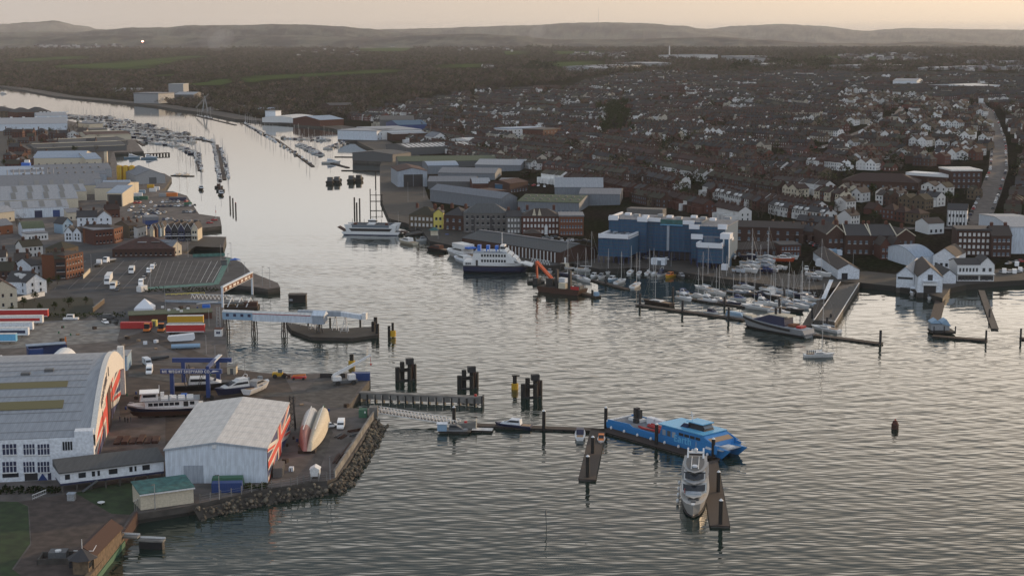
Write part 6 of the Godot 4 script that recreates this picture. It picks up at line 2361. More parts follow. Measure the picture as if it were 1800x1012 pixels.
func blue_catamaran() -> void:
	var s := spot(1086,750,0)
	var b := spot(1303,810,0)
	var l := s.distance_to(b) - 1.0
	var o := thing("blue_catamaran","sky blue passenger catamaran fitting out along the dark pontoon","catamaran",(s + b) / 2 + V(0,0,-1.0),yaw_of(s,b))
	for q in [-3.4,3.4]:
		var g := shape()
		g.x = Transform3D(Basis(),V(0,0,q))
		g.hull(l,1.75,2.3,2.9,0.5,1.0,0.92)
		part(o,"hull",g,"ferry_blue")
	part(o,"bridge_deck",shape().box(-l * 0.49,1.5,-5.0,l * 0.40,2.4,5.0),"ferry_blue")
	part(o,"aft_deck",shape().box(-l * 0.485,2.4,-4.9,-l * 0.02,2.5,4.9),"roof_mid")
	# bulwarks step down towards the stern
	for q in [-5.05,4.75]:
		part(o,"bulwark",shape().plate(v2([-l * 0.49,1.4,-l * 0.49,3.1,-l * 0.30,3.4,-l * 0.27,2.7,-l * 0.04,2.7,-l * 0.02,5.6,l * 0.30,5.6,l * 0.42,3.6,l * 0.42,1.4]),q,q + 0.3),"ferry_blue")
	part(o,"transom",shape().box(-l * 0.5,1.4,-5.0,-l * 0.485,2.8,5.0),"white")
	var c := part(o,"saloon",shape().plate(v2([-l * 0.03,2.4,-l * 0.03,5.7,l * 0.30,5.7,l * 0.37,4.2,l * 0.38,2.4]),-4.6,4.6),"ferry_blue")
	part(o,"saloon_roof",shape().box(-l * 0.06,5.7,-5.0,l * 0.31,5.95,5.0),"sky_blue")
	part(c,"front_screen",shape().quad_geo(V(l * 0.302,5.6,-4.3),V(l * 0.302,5.6,4.3),V(l * 0.373,4.2,4.3),V(l * 0.373,4.2,-4.3)),"teak")
	for i in 4:
		part(c,"window",shape().box(l * (0.12 + 0.045 * i),4.1,5.05,l * (0.157 + 0.045 * i),4.9,5.1),"black")
	for i in 3:
		part(c,"side_opening",shape().box(l * (-0.015 + 0.04 * i),3.0,5.05,l * (0.012 + 0.04 * i),4.6,5.09),"wall_sheet_dull" if i != 1 else "grey_dark")
	letters(o,"Earth",2.0,"sky_blue",V(l * 0.15,2.95,5.08),Vector3.ZERO)
	part(o,"emblem",shape().poly(v2([l * 0.33,2.4,l * 0.37,2.3,l * 0.40,2.7,l * 0.37,3.0,l * 0.34,3.1]),V(0,0,5.1),V(1,0,0),V(0,1,0)),"wall_white")
	part(o,"fore_deck",shape().box(l * 0.38,2.5,-4.6,l * 0.455,2.75,4.6),"wall_sheet_dull")
	part(o,"fore_hatch",shape().box(l * 0.39,2.75,-1.4,l * 0.44,3.1,1.6),"white")
	part(o,"bow_rail",shape().bar(V(l * 0.39,3.8,-4.7),V(l * 0.49,3.9,-3.2),0.15).bar(V(l * 0.39,3.8,4.7),V(l * 0.49,3.9,3.2),0.15),"white")
	var wh := part(o,"wheelhouse",shape().plate(v2([l * 0.12,5.9,l * 0.14,7.7,l * 0.24,7.7,l * 0.265,5.9]),-2.0,2.0),"black")
	part(wh,"wheelhouse_roof",shape().box(l * 0.125,7.7,-2.4,l * 0.255,7.95,2.4),"sky_blue")
	part(wh,"wheelhouse_front",shape().quad_geo(V(l * 0.242,7.6,-1.7),V(l * 0.242,7.6,1.7),V(l * 0.262,6.6,1.8),V(l * 0.262,6.6,-1.8)),"glass_pale")
	part(o,"wing",shape().plate(v2([l * 0.08,5.95,l * 0.11,7.2,l * 0.15,7.2,l * 0.14,5.95]),-2.6,-2.3),"navy")
	part(o,"wing",shape().plate(v2([l * 0.08,5.95,l * 0.11,7.2,l * 0.15,7.2,l * 0.14,5.95]),2.3,2.6),"navy")
	part(o,"radar_mast",shape().pipe(V(l * 0.13,7.9,0),V(l * 0.12,10.2,0),0.15).bar(V(l * 0.125,9.2,-0.9),V(l * 0.125,9.2,0.9),0.15),"white")
	# stores and pipework lying on the open after deck
	var r := RandomNumberGenerator.new()
	r.seed = 6
	for i in 5:
		part(o,"red_pipe",shape().bar(V(-l * 0.23,2.9 + 0.3 * (i % 2),-1.4 + i * 0.55),V(-l * 0.05,3.0 + 0.25 * (i % 3),-0.6 + i * 0.75),0.4,0.35),"red")
	for i in 3:
		part(o,"side_pipe",shape().bar(V(-l * 0.26 + i,2.8,3.0 + 0.4 * i),V(-l * 0.06,2.9 + 0.2 * i,3.8),0.35),"red")
	part(o,"white_crate",shape().box(-l * 0.30,2.5,-4.0,-l * 0.24,4.3,-2.2).box(-l * 0.235,2.5,-4.0,-l * 0.17,4.2,-2.4),"wrap")
	part(o,"exhaust_stack",shape().box(-l * 0.40,2.5,-3.0,-l * 0.375,6.4,-1.4).box(-l * 0.37,2.5,-2.8,-l * 0.35,6.0,-1.6),"black")
	part(o,"stack_base",shape().box(-l * 0.43,2.5,-3.6,-l * 0.33,3.3,-0.8),"white")
	part(o,"winch",shape().box(-l * 0.36,2.5,-0.6,-l * 0.33,3.8,0.6),"black")
	for i in 8:
		part(o,"fender",shape().ball(V(-l * 0.45 + i * l * 0.115,0.9,5.4),V(0.4,0.55,0.4),6,4),"white")
	part(o,"rope_bundle",shape().box(-l * 0.16,2.5,-3.6,-l * 0.10,3.4,-2.4),"grey_dark")

func superyacht() -> void:
	var b := spot(1218,914,0)
	var s := spot(1223,846,0)
	var l := b.distance_to(s)
	var o := thing("superyacht","big white superyacht lying bow towards the viewer at the brown pontoon","superyacht",(b + s) / 2,yaw_of(s,b))
	o.scale = V(1.0,0.80,0.86)
	part(o,"hull",shape().hull(l,4.3,2.6,4.6,0.5,0.9,0.84,-1.0,14),"yacht_grey")
	part(o,"boot_line",shape().hull(l * 0.955,3.75,0.35,0.45,0.5,0.9,0.95,-1.0,14),"black")
	var g := shape()
	deck_of(g,l * 0.985,4.1,2.2,4.1,0.9)
	part(o,"main_deck",g,"deck_grey")
	g = shape()
	g.x = Transform3D(Basis(),V(-l * 0.03,4.2,0))
	g.hull(l * 0.80,4.0,0.8,0.9,1.6,0.95,0.99,0,12)
	deck_of(g,l * 0.79,3.95,0.8,0.9,0.95)
	part(o,"upper_bulwark",g,"yacht_grey")
	# tiers of the superstructure, each with a dark window band and a sloping front
	var tiers := [[-0.40,0.20,4.9,7.2,3.6],[-0.36,0.09,7.4,9.6,3.1]]
	for t in tiers:
		var x0: float = l * t[0]
		var x1: float = l * t[1]
		var q := part(o,"deck_house",shape().plate(v2([x0,t[2],x0 + 0.4,t[3],x1 - 2.6,t[3],x1,t[2]]),-t[4],t[4]),"yacht_grey")
		part(q,"window_band",shape().plate(v2([x0 + 1.0,t[2] + 0.5,x0 + 1.2,t[2] + 1.95,x1 - 2.2,t[2] + 1.95,x1 - 1.0,t[2] + 0.5]),-t[4] - 0.06,t[4] + 0.06),"glass")
		g = shape()
		var n := 8
		for i in n:
			var u := -1.0 + 2.0 * i / n
			var v := -1.0 + 2.0 * (i + 1) / n
			var bu := 1.0 - u * u
			var bv := 1.0 - v * v
			g.quad(V(x1 - 0.9 + bu * 1.5,t[2] + 0.5,u * t[4]),V(x1 - 0.9 + bv * 1.5,t[2] + 0.5,v * t[4]),V(x1 - 2.5 + bv * 1.6,t[3] - 0.35,v * t[4]),V(x1 - 2.5 + bu * 1.6,t[3] - 0.35,u * t[4]))
		part(q,"front_window",g,"glass")
		g = shape()
		g.x = Transform3D(Basis(),V((x0 + x1) / 2 - 0.6,t[3],0))
		g.hull(x1 - x0 + 1.5,t[4] + 0.45,0.3,0.3,0.0,0.95,1.0,0,10)
		deck_of(g,x1 - x0 + 1.5,t[4] + 0.45,0.3,0.3,0.95)
		part(o,"deck_edge",g,"grey")
	g = shape()
	g.x = Transform3D(Basis(),V(-l * 0.16,9.95,0))
	deck_of(g,l * 0.42,2.7,0.1,0.1,0.9)
	part(o,"sun_deck",g,"grey_dark")
	part(o,"roof_rib",shape().box(-l * 0.35,10.0,-1.15,l * 0.0,10.2,-0.95).box(-l * 0.35,10.0,0.95,l * 0.0,10.2,1.15),"white")
	for q in [-2.3,2.3]:
		part(o,"arch_fin",shape().plate(v2([-l * 0.36,9.8,-l * 0.39,12.6,-l * 0.37,12.6,-l * 0.31,9.8]),q - 0.25,q + 0.25),"white")
	part(o,"arch",shape().box(-l * 0.37,11.3,-2.3,-l * 0.34,11.7,2.3),"white")
	part(o,"radome",shape().ball(V(-l * 0.355,12.3,0),V(0.6,0.7,0.6)),"white")
	part(o,"mast",shape().pipe(V(-l * 0.355,12,0),V(-l * 0.355,15.0,0),0.1),"grey")
	part(o,"hot_tub",shape().cyl(V(-l * 0.06,10.1,0),0.8,0.5,12),"wall_white")
	part(o,"anchor_gear",shape().box(l * 0.36,4.1,-0.7,l * 0.41,4.7,0.7).box(l * 0.30,4.0,-1.5,l * 0.33,4.5,1.5),"grey_dark")
	part(o,"fore_cushion",shape().box(l * 0.215,4.9,-2.2,l * 0.27,5.5,2.2),"wall_sheet_dull")
	part(o,"bow_cap",shape().box(l * 0.455,4.5,-0.5,l * 0.49,4.75,0.5),"white")
	for i in 4:
		part(o,"fender",shape().ball(V(l * (0.12 - 0.16 * i),1.0,4.7),V(0.55,0.75,0.55),6,4),"white")
	for i in 12:
		for q in [-1,1]:
			pass
	part(o,"red_ensign",shape().box(l * 0.20,4.8,2.6,l * 0.235,6.2,2.7),"red")

func motor_yacht() -> void:
	var b := spot(1305,572,0)
	var s := spot(1421,592,0)
	var l := b.distance_to(s)
	var o := thing("sport_yacht","sleek grey motor yacht with a dark window band lying at the outer marina pontoon","motor yacht",(b + s) / 2,yaw_of(s,b))
	o.scale = V(1.0,1.3,1.1)
	part(o,"hull",shape().hull(l,3.6,2.2,3.9,0.5,0.94,0.86,-1.2,14),"grey")
	part(o,"boot_line",shape().hull(l * 0.97,3.3,0.5,0.6,0.5,0.94,0.98,-1.0,14),"black")
	var g := shape()
	deck_of(g,l * 0.99,3.45,2.25,3.8,0.94)
	part(o,"deck",g,"wall_sheet_dull")
	for q in [-1,1]:
		g = shape()
		for i in 11:
			var t0 := 0.18 + i * 0.07
			var t1 := t0 + 0.07
			var w0 := 3.66 * sqrt(maxf(0.0,1.0 - pow(maxf(0.0,(t0 - 0.38) / 0.62),2.2)))
			var w1 := 3.66 * sqrt(maxf(0.0,1.0 - pow(maxf(0.0,(t1 - 0.38) / 0.62),2.2)))
			var y0 := lerpf(2.2,3.9,t0 * t0)
			var y1 := lerpf(2.2,3.9,t1 * t1)
			g.quad(V(-l / 2 + l * t0,y0 - 0.95,q * w0 * 0.985),V(-l / 2 + l * t1,y1 - 0.95,q * w1 * 0.985),V(-l / 2 + l * t1,y1 - 0.25,q * w1 * 1.005),V(-l / 2 + l * t0,y0 - 0.25,q * w0 * 1.005))
		part(o,"window_band",g,"black")
	part(o,"deck_house",shape().plate(v2([-l * 0.22,2.4,-l * 0.20,5.2,l * 0.02,5.3,l * 0.26,3.2,l * 0.30,2.6]),-2.6,2.6),"navy")
	part(o,"hard_top",shape().plate(v2([-l * 0.26,5.2,-l * 0.25,5.6,l * 0.06,5.5,l * 0.12,5.0]),-2.5,2.5),"cream")
	part(o,"sun_bed",shape().box(-l * 0.33,2.5,-1.8,-l * 0.25,3.2,1.8),"brick_orange")
	part(o,"bow_cover",shape().plate(v2([l * 0.30,3.3,l * 0.32,3.8,l * 0.44,3.9,l * 0.46,3.5]),-1.4,1.4),"cream")
	part(o,"bathing_platform",shape().box(-l * 0.54,0.7,-3.2,-l * 0.48,1.0,3.2),"roof_mid")
	part(o,"radar_mast",shape().box(-l * 0.06,5.5,-1.4,-l * 0.03,7.4,-1.0).box(-l * 0.06,5.5,1.0,-l * 0.03,7.4,1.4).box(-l * 0.06,7.2,-1.4,-l * 0.03,7.5,1.4),"black")
	part(o,"stern_cushion",shape().box(-l * 0.43,2.4,-1.6,-l * 0.36,3.0,1.6),"red")


# ---------------------------------------------------------------- the far bank: works, waterfront and marina

func west_front() -> void:
	var o: Node3D
	# [ax, ay, bx, by, depth, eaves, ridge, form, wall, roof, name, label, windows per row, storeys]
	var list := [
		[699,329,751,328,42,12.0,14.5,"z","wall_sheet_dull","roof_rust","slipway_hall","tall pale slipway hall with huge dark doors at the river's edge",0,0],
		[752,332,836,331,34,5.5,8,"x","grey_dark","roof_mid","yard_shed","grey roofed shed joined to the right of the slipway hall",0,0],
		[770,318,870,316,40,6.5,9,"x","shed_grey","roof_mid","yard_shed","long grey shed rising behind the slipway hall",0,0],
		[752,306,806,305,36,7,9,"barrel","shed_grey","roof_blue","yard_shed","pale blue barrel-roofed shed behind the slipway hall",0,0],
		[835,303,915,300,46,6.5,9.5,"x","shed_grey","roof_grey","yard_shed","long ridged light grey shed below the terraces",0,0],
		[700,296,880,290,40,6,9,"x","grey_dark","roof_green","yard_shed","very long greenish roofed shed across the yard",0,0],
		[714,273,838,264,50,7,10,"x","grey_dark","roof_dark","panel_roof_shed","long dark shed with a striped band of pale roof panels",0,0],
		[690,285,722,281,45,7,9,"x","grey_dark","roof_dark","yard_shed","dark shed at the head of the old slipway",0,0],
		[627,239,668,246,50,10,10.8,"flat","white","roof_grey","riverside_office","long white flat-roofed office block at the upper yard",10,2],
		[662,247,694,243,50,10,10.8,"flat","wall_sheet","roof_grey","riverside_office","pale end block joined to the long white office",6,2],
		[668,225,728,222,60,10,14,"x","grey_dark","roof_dark","yard_shed","dark shed with a white peak behind the white office",0,0],
		[700,233,752,229,60,9,13,"x","blue","blue_sheet","blue_roof_shed","blue metal shed beside the white office",0,0],
		[690,247,752,243,50,7,9,"x","brick_brown","roof_grey","yard_shed","brown shed with a pale roof in front of the blue metal shed",0,0],
		[762,252,786,250,26,6.5,11,"z","white","roof_mid","boat_shop","white gabled workshop with blue doors",3,1],
		[804,251,828,249,30,5.5,7.5,"barrel","white","roof_white","boat_shelter","small white curved boat shelter",0,0],
		[825,258,848,255,30,6,8,"barrel","white","roof_white","boat_shelter","larger white curved boat shelter",0,0],
		[831,337,862,335,24,6,9,"x","brick_red","roof_grey","brick_workshop","red brick workshop with a pale roof on the open yard",0,0],
		[870,340,900,339,26,6.5,9,"mono","blue_sheet","roof_mid","metal_workshop","dull blue metal workshop next to the red brick one",0,0],
		[896,340,928,334,20,7,9,"x","brick_brown","roof_rust","brick_workshop","old rust-brown brick workshop beside the dull blue one",6,1],
		[881,371,909,368,80,8,11.5,"z","shed_grey","roof_mid","works_hall","long slanting works hall with a pale gable and striped roof",0,0],
		[910,374,1018,373,46,7.5,10,"x","shed_grey","roof_green","works_hall","broad dark mossy works roof with a pale front wall",14,1],
		[975,352,1060,349,36,9,14,"x","shed_grey","roof_grey","works_hall","pale hipped works roof behind the mossy one",0,0],
		[1018,362,1090,360,40,8,10,"x","shed_grey","roof_mid","works_hall","light grey works hall with roof lights beside the wrapped building",0,0],
		[868,353,890,350,20,6,7,"flat","rust","roof_rust","rusty_store","small rust-coloured store beside the slanting works hall",0,0],
		[815,409,892,409,15,11.5,16.5,"hip","stone","roof_dark","stone_warehouse","old grey stone warehouse of three storeys on the waterfront",8,3],
		[780,404,815,406,14,9,13.5,"hip","brick_brown","slate","waterfront_house","brown house with a dark hipped roof beside the stone warehouse",3,2],
		[762,403,779,403,12,9.5,12,"z","yellow_paint","slate","waterfront_house","bright yellow gabled house by the ferry slip",2,2],
		[719,399,763,401,14,7.5,12,"hip","brick_buff","moss_roof","waterside_inn","buff brick waterside inn with a dark roof and white windows",6,2],
		[890,411,916,411,14,10,13,"x","stone","slate","waterfront_house","grey house with white windows between the warehouse and the red brick office",4,3],
		[917,412,984,412,15,10.5,14.5,"hip","brick_red","slate_brown","brick_office","red brick office with white windows and a white portal",10,3],
		[983,414,1026,414,18,11,11.8,"flat","brick_orange","roof_mid","brick_office","flat-roofed red brick office with a sunlit orange end wall",8,3],
		[921,424,951,424,10,4.5,6.6,"hip","brick_brown","slate_brown","brick_cottage","low brown brick cottage in front of the red brick office",0,0],
		[812,436,985,463,26,5.5,8.6,"x","brick_brown","roof_dark","ferry_shed","long low ferry shed with a dark roof along the waterfront",0,0],
		[1290,424,1412,426,18,8,10.5,"x","brick_brown","slate_brown","brown_terrace","long dark brown building beside the wrapped building",7,2],
		[1290,452,1370,447,16,3.8,6.5,"x","brick_brown","slate_brown","boatyard_store","low brown store along the back of the boatyard",5,1],
		[1372,452,1408,450,14,6,6.6,"flat","brick_red","slate","boatyard_office","red brick boatyard office with a white upper window band",6,2],
		[1453,444,1486,444,28,9.5,14,"z","brick_brown","slate_brown","brick_block","tall brown brick block with a pale gable coping",3,2],
		[1486,447,1530,448,24,10,14.5,"x","brick_brown","slate","brick_block","brown brick block with a grey slate roof, left half of the pair",4,2],
		[1530,448,1575,448,24,10,14.5,"x","brick_brown","slate","brick_block","brown brick block with a grey slate roof, right half of the pair",4,2],
		[1575,448,1608,447,24,9.5,13,"z","brick_brown","slate_brown","brick_block","brown brick block with a white-edged gable at the slate pair's end",3,2],
		[1548,456,1566,456,12,7,11,"z","brick_red","slate_brown","brick_house","small red brick gabled house before the slate-roofed pair",2,2],
		[1568,456,1586,456,12,7,11,"z","brick_brown","slate_brown","brick_house","small brown brick gabled house before the slate-roofed pair",2,2],
		[1473,491,1511,491,60,4.6,7.4,"z","wall_white","slate_brown","boat_store","white fronted boat store with a long brown roof beside the slipway pier",0,0],
		[1576,505,1607,507,30,6,9.6,"z","wall_white","roof_grey","boathouse","white boathouse with a pale striped roof at the water's edge",0,0],
		[1613,514,1657,515,34,7,11.5,"z","wall_white","slate_brown","boathouse","white boathouse with a dark doorway and balcony over the water",0,0],
		[1640,470,1680,473,20,6,10,"z","wall_white","slate_brown","boathouse","white gabled boathouse set back behind the dark doorway one",4,1],
		[1658,499,1681,499,20,4,6.5,"z","wall_white","slate","boathouse","small dark roofed boathouse with a grey door",0,0],
		[1610,470,1645,468,30,5,9,"barrel","wall_sheet","roof_blue","boathouse","pale curved metal roof behind the white boathouses",0,0],
		[1683,495,1722,495,14,8,10,"x","white","slate","clubhouse","white clubhouse with a dark roof and long balcony",6,2],
		[1722,495,1748,495,12,8,11.5,"z","white","slate","clubhouse","white gabled clubhouse end beside the long balcony",2,2],
		[1682,449,1742,450,16,13,14,"flat","brick_brown","slate","flats","dark brown block of flats with white windows",7,4],
		[1743,452,1778,452,14,11,15.5,"x","brick_brown","slate_brown","flats","dark block of flats with rows of white dormers",4,3],
		[1776,446,1840,446,60,14,16,"x","wall_sheet","roof_grey","white_hall","big white metal hall at the right edge of the picture",0,0],
		[1665,397,1700,399,14,9.5,12.5,"x","white","slate","timbered_house","black and white timbered house at the foot of the long road",5,2],
		[1632,412,1660,410,12,6,8.5,"x","white","slate_brown","white_house","low white house left of the timbered house",3,1],
		[1672,332,1726,330,26,12,13,"flat","brick_brown","roof_white","road_flats","flat-roofed brick flats with a white parapet beside the long road",6,3],
		[1593,325,1668,330,12,7,9,"flat","brick_brown","white","road_flats","low long building with a white fascia below the flat-roofed flats",8,1],
		[1480,330,1614,334,24,5,10,"hip","brick_brown","tile_red","school","long low red-brown hipped school building",10,1],
		[996,127,1040,126,120,7,9,"x","grey","roof_mid","factory_range","pale factory range at the edge of the fields",0,0],
		[1046,125,1078,124,130,8,10,"x","grey","roof_grey","factory_range","stepped grey factory range nearer the dark pines",0,0],
		[1084,121,1128,120,140,8,10,"x","grey","roof_mid","factory_range","long grey factory range below the tall mast",0,0],
		[1134,117,1180,116,140,9,11,"x","grey","roof_grey","factory_range","last grey factory range right below the mast",0,0],
		[1158,103,1226,103,160,10,12,"flat","render","roof_grey","hilltop_factory","white hilltop factory with the tall mast beside it",10,1],
		[1230,105,1262,105,120,15,17,"flat","render","roof_grey","hilltop_factory","taller white hilltop factory block",5,1],
		[1268,106,1294,106,120,13,15,"flat","grey","roof_grey","hilltop_factory","grey cubic hilltop factory block beside the white one",5,1],
		[1326,110,1346,110,100,12,14,"flat","grey","roof_mid","hilltop_factory","small grey hilltop block apart from the factory",3,1],
		[1352,117,1410,116,120,6,8,"x","grey","roof_white","hilltop_store","low white hilltop store among dark pines",0,0],
		[1512,120,1552,119,120,6,8,"x","grey","roof_grey","hilltop_store","pale hilltop store below the hazy ridge",0,0],
		[1558,119,1590,119,120,7,9,"x","grey","roof_white","hilltop_store","white-roofed hilltop store beside the pale one",0,0],
		[1614,124,1660,123,120,7,9,"x","grey","roof_grey","hilltop_store","long grey hilltop store at the upper right",0,0],
		[1664,122,1700,122,120,7,9,"x","grey","roof_mid","hilltop_store","last low hilltop store at the upper right",0,0],
		[1570,150,1612,150,80,8,11,"x","wall_white","roof_grey","upper_hall","pale hall roof among the upper streets",0,0],
		[1705,160,1760,158,80,8,10,"x","wall_white","roof_white","upper_hall","white school hall near the head of the long road",0,0],
		[850,119,868,119,30,6,10,"x","white","slate_brown","white_farmhouse","white farmhouse standing alone in the woods",3,1],
		[278,182,306,180,50,16,18,"flat","grey","roof_mid","cement_mill","grey concrete mill block on the upper river bank",4,3],
		[306,178,340,177,50,12,16,"x","grey_dark","roof_grey","cement_mill","dark mill shed with a pale roof beside the concrete mill",0,0],
		[296,172,322,171,40,24,26,"flat","grey","grey","cement_mill","taller grey silo tower of the riverside mill",0,0],
		[195,161,245,159,40,5,7,"x","wall_sheet","roof_grey","riverside_sheds","low pale sheds in the trees above the upper river",0,0],
		[518,216,556,212,50,6,8.5,"barrel","white","roof_white","boat_store","white curved boat store at the upper marina",0,0],
		[562,222,604,220,60,8,12,"x","brick_red","roof_blue","upper_works","brick works with a pale vented roof at the upper marina",0,0],
		[484,214,494,213,16,14,15,"flat","wall_white","grey","slip_tower","small white tower block at the upper river bank",0,0],
		[440,197,510,194,50,4,6,"x","grey","roof_blue","bank_sheds","low grey sheds along the upper river bank",0,0],
		[580,196,625,193,40,9,12,"x","brick_brown","slate","bank_flats","brown block of flats above the upper marina",8,2],
		[895,244,958,239,26,10,11,"flat","white","roof_blue","white_flats","white modern flats above the works",9,3],
		[955,246,985,242,26,10,11,"flat","brick_red","slate","red_flats","red brick flats at the end of the white modern flats",5,3],
	]
	for h in list:
		var a := hillspot(h[0],h[1])
		var b := hillspot(h[2],h[3])
		var base := minf(a.y,b.y)
		a.y = base
		b.y = base
		o = shed(h[10],h[11],h[10].replace("_"," "),a,b,h[4],h[5],h[6],h[7],h[8],h[9],0.3)
		part(o,"footing",shape().box(0.1,-4.0,-h[4] + 0.1,a.distance_to(b) - 0.1,-0.02,-0.1),"concrete_dark")
		var w := a.distance_to(b)
		var near: bool = a.z > -1000
		if h[12] > 0:
			var ys := []
			for s in h[13]:
				ys.append(0.9 + s * (h[5] - 0.3) / h[13])
			var hh: float = minf(1.7,h[5] / h[13] * 0.5)
			windows(o,"front",0.5,w - 0.5,h[12],ys,minf(1.3,w / h[12] * 0.5),hh,"render" if h[11].contains("white windows") else "glass" if h[8] in ["white","wall_white","wall_sheet","yellow_paint","stone"] else "glass_pale",0,near and h[1] > 395,"white")
			if near and h[4] > 9 and h[13] > 1:
				windows(o,"right",1,h[4] - 1,maxi(2,int(h[4] / 5)),ys,1.0,hh,"glass",w,false,"white")
		if h[10] == "slipway_hall":
			on_face(o,"sliding_door","front",w * 0.2,0.05,w * 0.52,9.6,"black")
			on_face(o,"sliding_door","front",w * 0.53,0.05,w * 0.85,9.6,"black")
		if h[10] == "panel_roof_shed":
			for k in 14:
				part(o,"roof_panel",shape().quad_geo(V(3 + k * w / 15,7.5,-2),V(3 + k * w / 15 + w / 24,7.5,-2),V(3 + k * w / 15 + w / 24,9.7,-20),V(3 + k * w / 15,9.7,-20)),"roof_white")
		if h[10] == "works_hall" and h[7] == "z":
			for k in 9:
				part(o,"roof_light",shape().bar(V(w * 0.55,11.6,-6 - k * 8),V(w + 0.1,8.4,-6 - k * 8),2.4,0.15),"roof_white")
		if h[11].begins_with("broad dark"):
			for k in 16:
				part(o,"roof_vent",shape().box(3 + (k % 8) * w / 8.2,8.4 + (k / 8) * 1.0,-8 - (k / 8) * 9,4.6 + (k % 8) * w / 8.2,9.2 + (k / 8) * 1.0,-6.5 - (k / 8) * 9),"concrete")
		if h[10] == "stone_warehouse":
			for k in [1.5,4.5]:
				on_face(o,"loading_door","front",w * k / 7 - 1,0.1,w * k / 7 + 1,9.6,"slate",0,0,0.14)
		if h[10] == "brick_office" and h[7] == "hip":
			on_face(o,"portal","front",w * 0.6,0,w * 0.68,5.0,"white",0,0,0.8)
			part(o,"roof_gable",shape().plate(v2([w * 0.28,11,w * 0.33,14.8,w * 0.38,11]),-4,-0.4),"cream")
			part(o,"roof_gable",shape().plate(v2([w * 0.42,11,w * 0.47,14.8,w * 0.52,11]),-4,-0.4),"cream")
		if h[10] == "ferry_shed":
			for k in 14:
				part(o,"white_post",shape().box(w * 0.5 + k * w * 0.035,0,0.5,w * 0.5 + k * w * 0.035 + 0.4,5.3,0.9),"white")
			part(o,"roof_edge",shape().bar(V(0,8.95,-13),V(w,8.95,-13),2.0,0.2),"roof_mid")
		if h[10] == "boathouse" and h[0] == 1613:
			on_face(o,"boat_door","front",w * 0.25,-1.5,w * 0.75,3.4,"black")
			on_face(o,"balcony","front",w * 0.22,5.2,w * 0.78,5.5,"wall_white",0,0,1.5)
			on_face(o,"upper_door","front",w * 0.40,5.6,w * 0.60,8.2,"glass")
			part(o,"arch",shape().box(w * 0.2,3.4,0,w * 0.8,4.4,1.2),"white")
		if h[10] == "boathouse" and h[0] == 1576:
			on_face(o,"window_band","front",0.6,4.0,w - 0.6,5.0,"glass")
		if h[10] == "boat_store" and h[0] == 1473:
			on_face(o,"glazed_door","front",w * 0.18,0.1,w * 0.46,3.0,"glass")
			for k in 3:
				part(o,"roof_light",shape().bar(V(w * 0.62,6.3,-14 - k * 9),V(w * 0.9,5.2,-14 - k * 9),2.2,0.25),"roof_white" if k != 1 else "orange")
		if h[10] == "clubhouse":
			on_face(o,"balcony","front",0,3.6,w,3.8,"white",0,0,2.0)
			on_face(o,"lower_band","front",0.4,0.6,w - 0.4,2.8,"slate",0,0,0.06)
		if h[10] == "brick_block":
			var cp := shape()
			if h[7] == "x":
				for x in [0.0,w]:
					cp.bar(V(x,h[5] + 0.3,0.3),V(x,h[6] + 0.45,-h[4] / 2),0.5,0.4).bar(V(x,h[5] + 0.3,-h[4]),V(x,h[6] + 0.45,-h[4] / 2),0.5,0.4)
			else:
				cp.bar(V(-0.3,h[5] + 0.2,0.1),V(w / 2,h[6] + 0.4,0.1),0.5,0.4).bar(V(w + 0.3,h[5] + 0.2,0.1),V(w / 2,h[6] + 0.4,0.1),0.5,0.4)
			part(o,"coping",cp,"cream")
		if h[10] == "timbered_house":
			for k in 7:
				on_face(o,"timber","front",k * w / 7.0 + 0.2,0.2,k * w / 7.0 + 0.5,9.2,"black",0,0,0.09)
		if h[10] in ["waterfront_house","brick_office","waterside_inn","flats","brick_block"] and h[7] != "flat":
			chimney(o,w * 0.15,h[6] - 1.0,-h[4] / 2,"brick_red",0.8,2.4)
			chimney(o,w * 0.85,h[6] - 1.0,-h[4] / 2,"brick_red",0.8,2.4)
	wrapped_block()
	ferries()
	# broadcasting mast and the tall white stack
	var p := hillspot(1177,100)
	o = thing("white_stack","tall white stack beside the hilltop factory","stack",p)
	part(o,"shaft",shape().pipe(V(0,-2,0),V(0,38,0),2.4,10,1.8),"white")
	part(o,"cap",shape().cyl(V(0,38,0),2.2,1.2,10),"grey")
	p = V(0,EYE,0) + way(1052,40) * 9800
	o = thing("broadcast_mast","hair-thin broadcasting mast on the crest of the downs","mast",V(p.x,p.y - 20,p.z))
	part(o,"pole",shape().pipe(Vector3.ZERO,V(0,100,0),1.0,5,0.6),"grey")
	part(o,"aerial",shape().pipe(V(0,100,0),V(0,112,0),0.5,5),"grey")
	p = hillspot(250,80)
	o = thing("floodlight","bright warm floodlight burning far away below the hills","floodlight",p + V(0,22,0))
	part(o,"pole",shape().pipe(V(0,-24,0),V(0,0,0),0.5),"grey")
	var em := StandardMaterial3D.new()
	em.resource_name = "lamp_glow"
	em.emission_enabled = true
	em.emission = Color(1.0,0.62,0.5)
	em.emission_energy_multiplier = 14.0
	mats.lamp_glow = em
	part(o,"lamp",shape().ball(V(0,1.5,0),V(6,3.4,3)),"lamp_glow")
	var lamp := OmniLight3D.new()
	lamp.name = "lamp_light"
	lamp.light_color = Color(1.0,0.62,0.5)
	lamp.light_energy = 400.0
	lamp.omni_range = 300.0
	lamp.light_size = 3.0
	lamp.omni_attenuation = 2.0
	lamp.shadow_enabled = true
	lamp.position = V(0,1.5,7)
	o.add_child(lamp)
	# waterfront odds and ends
	for q in [[965,452],[1000,452],[1045,462],[1110,462],[1180,468],[1280,480],[1430,495],[1460,470],[1500,470],[730,404],[700,392],[770,420],[840,425],[900,432]]:
		lamp_post(spot(q[0],q[1],QUAY),7,"along the far waterfront")
	var r := RandomNumberGenerator.new()
	r.seed = 40
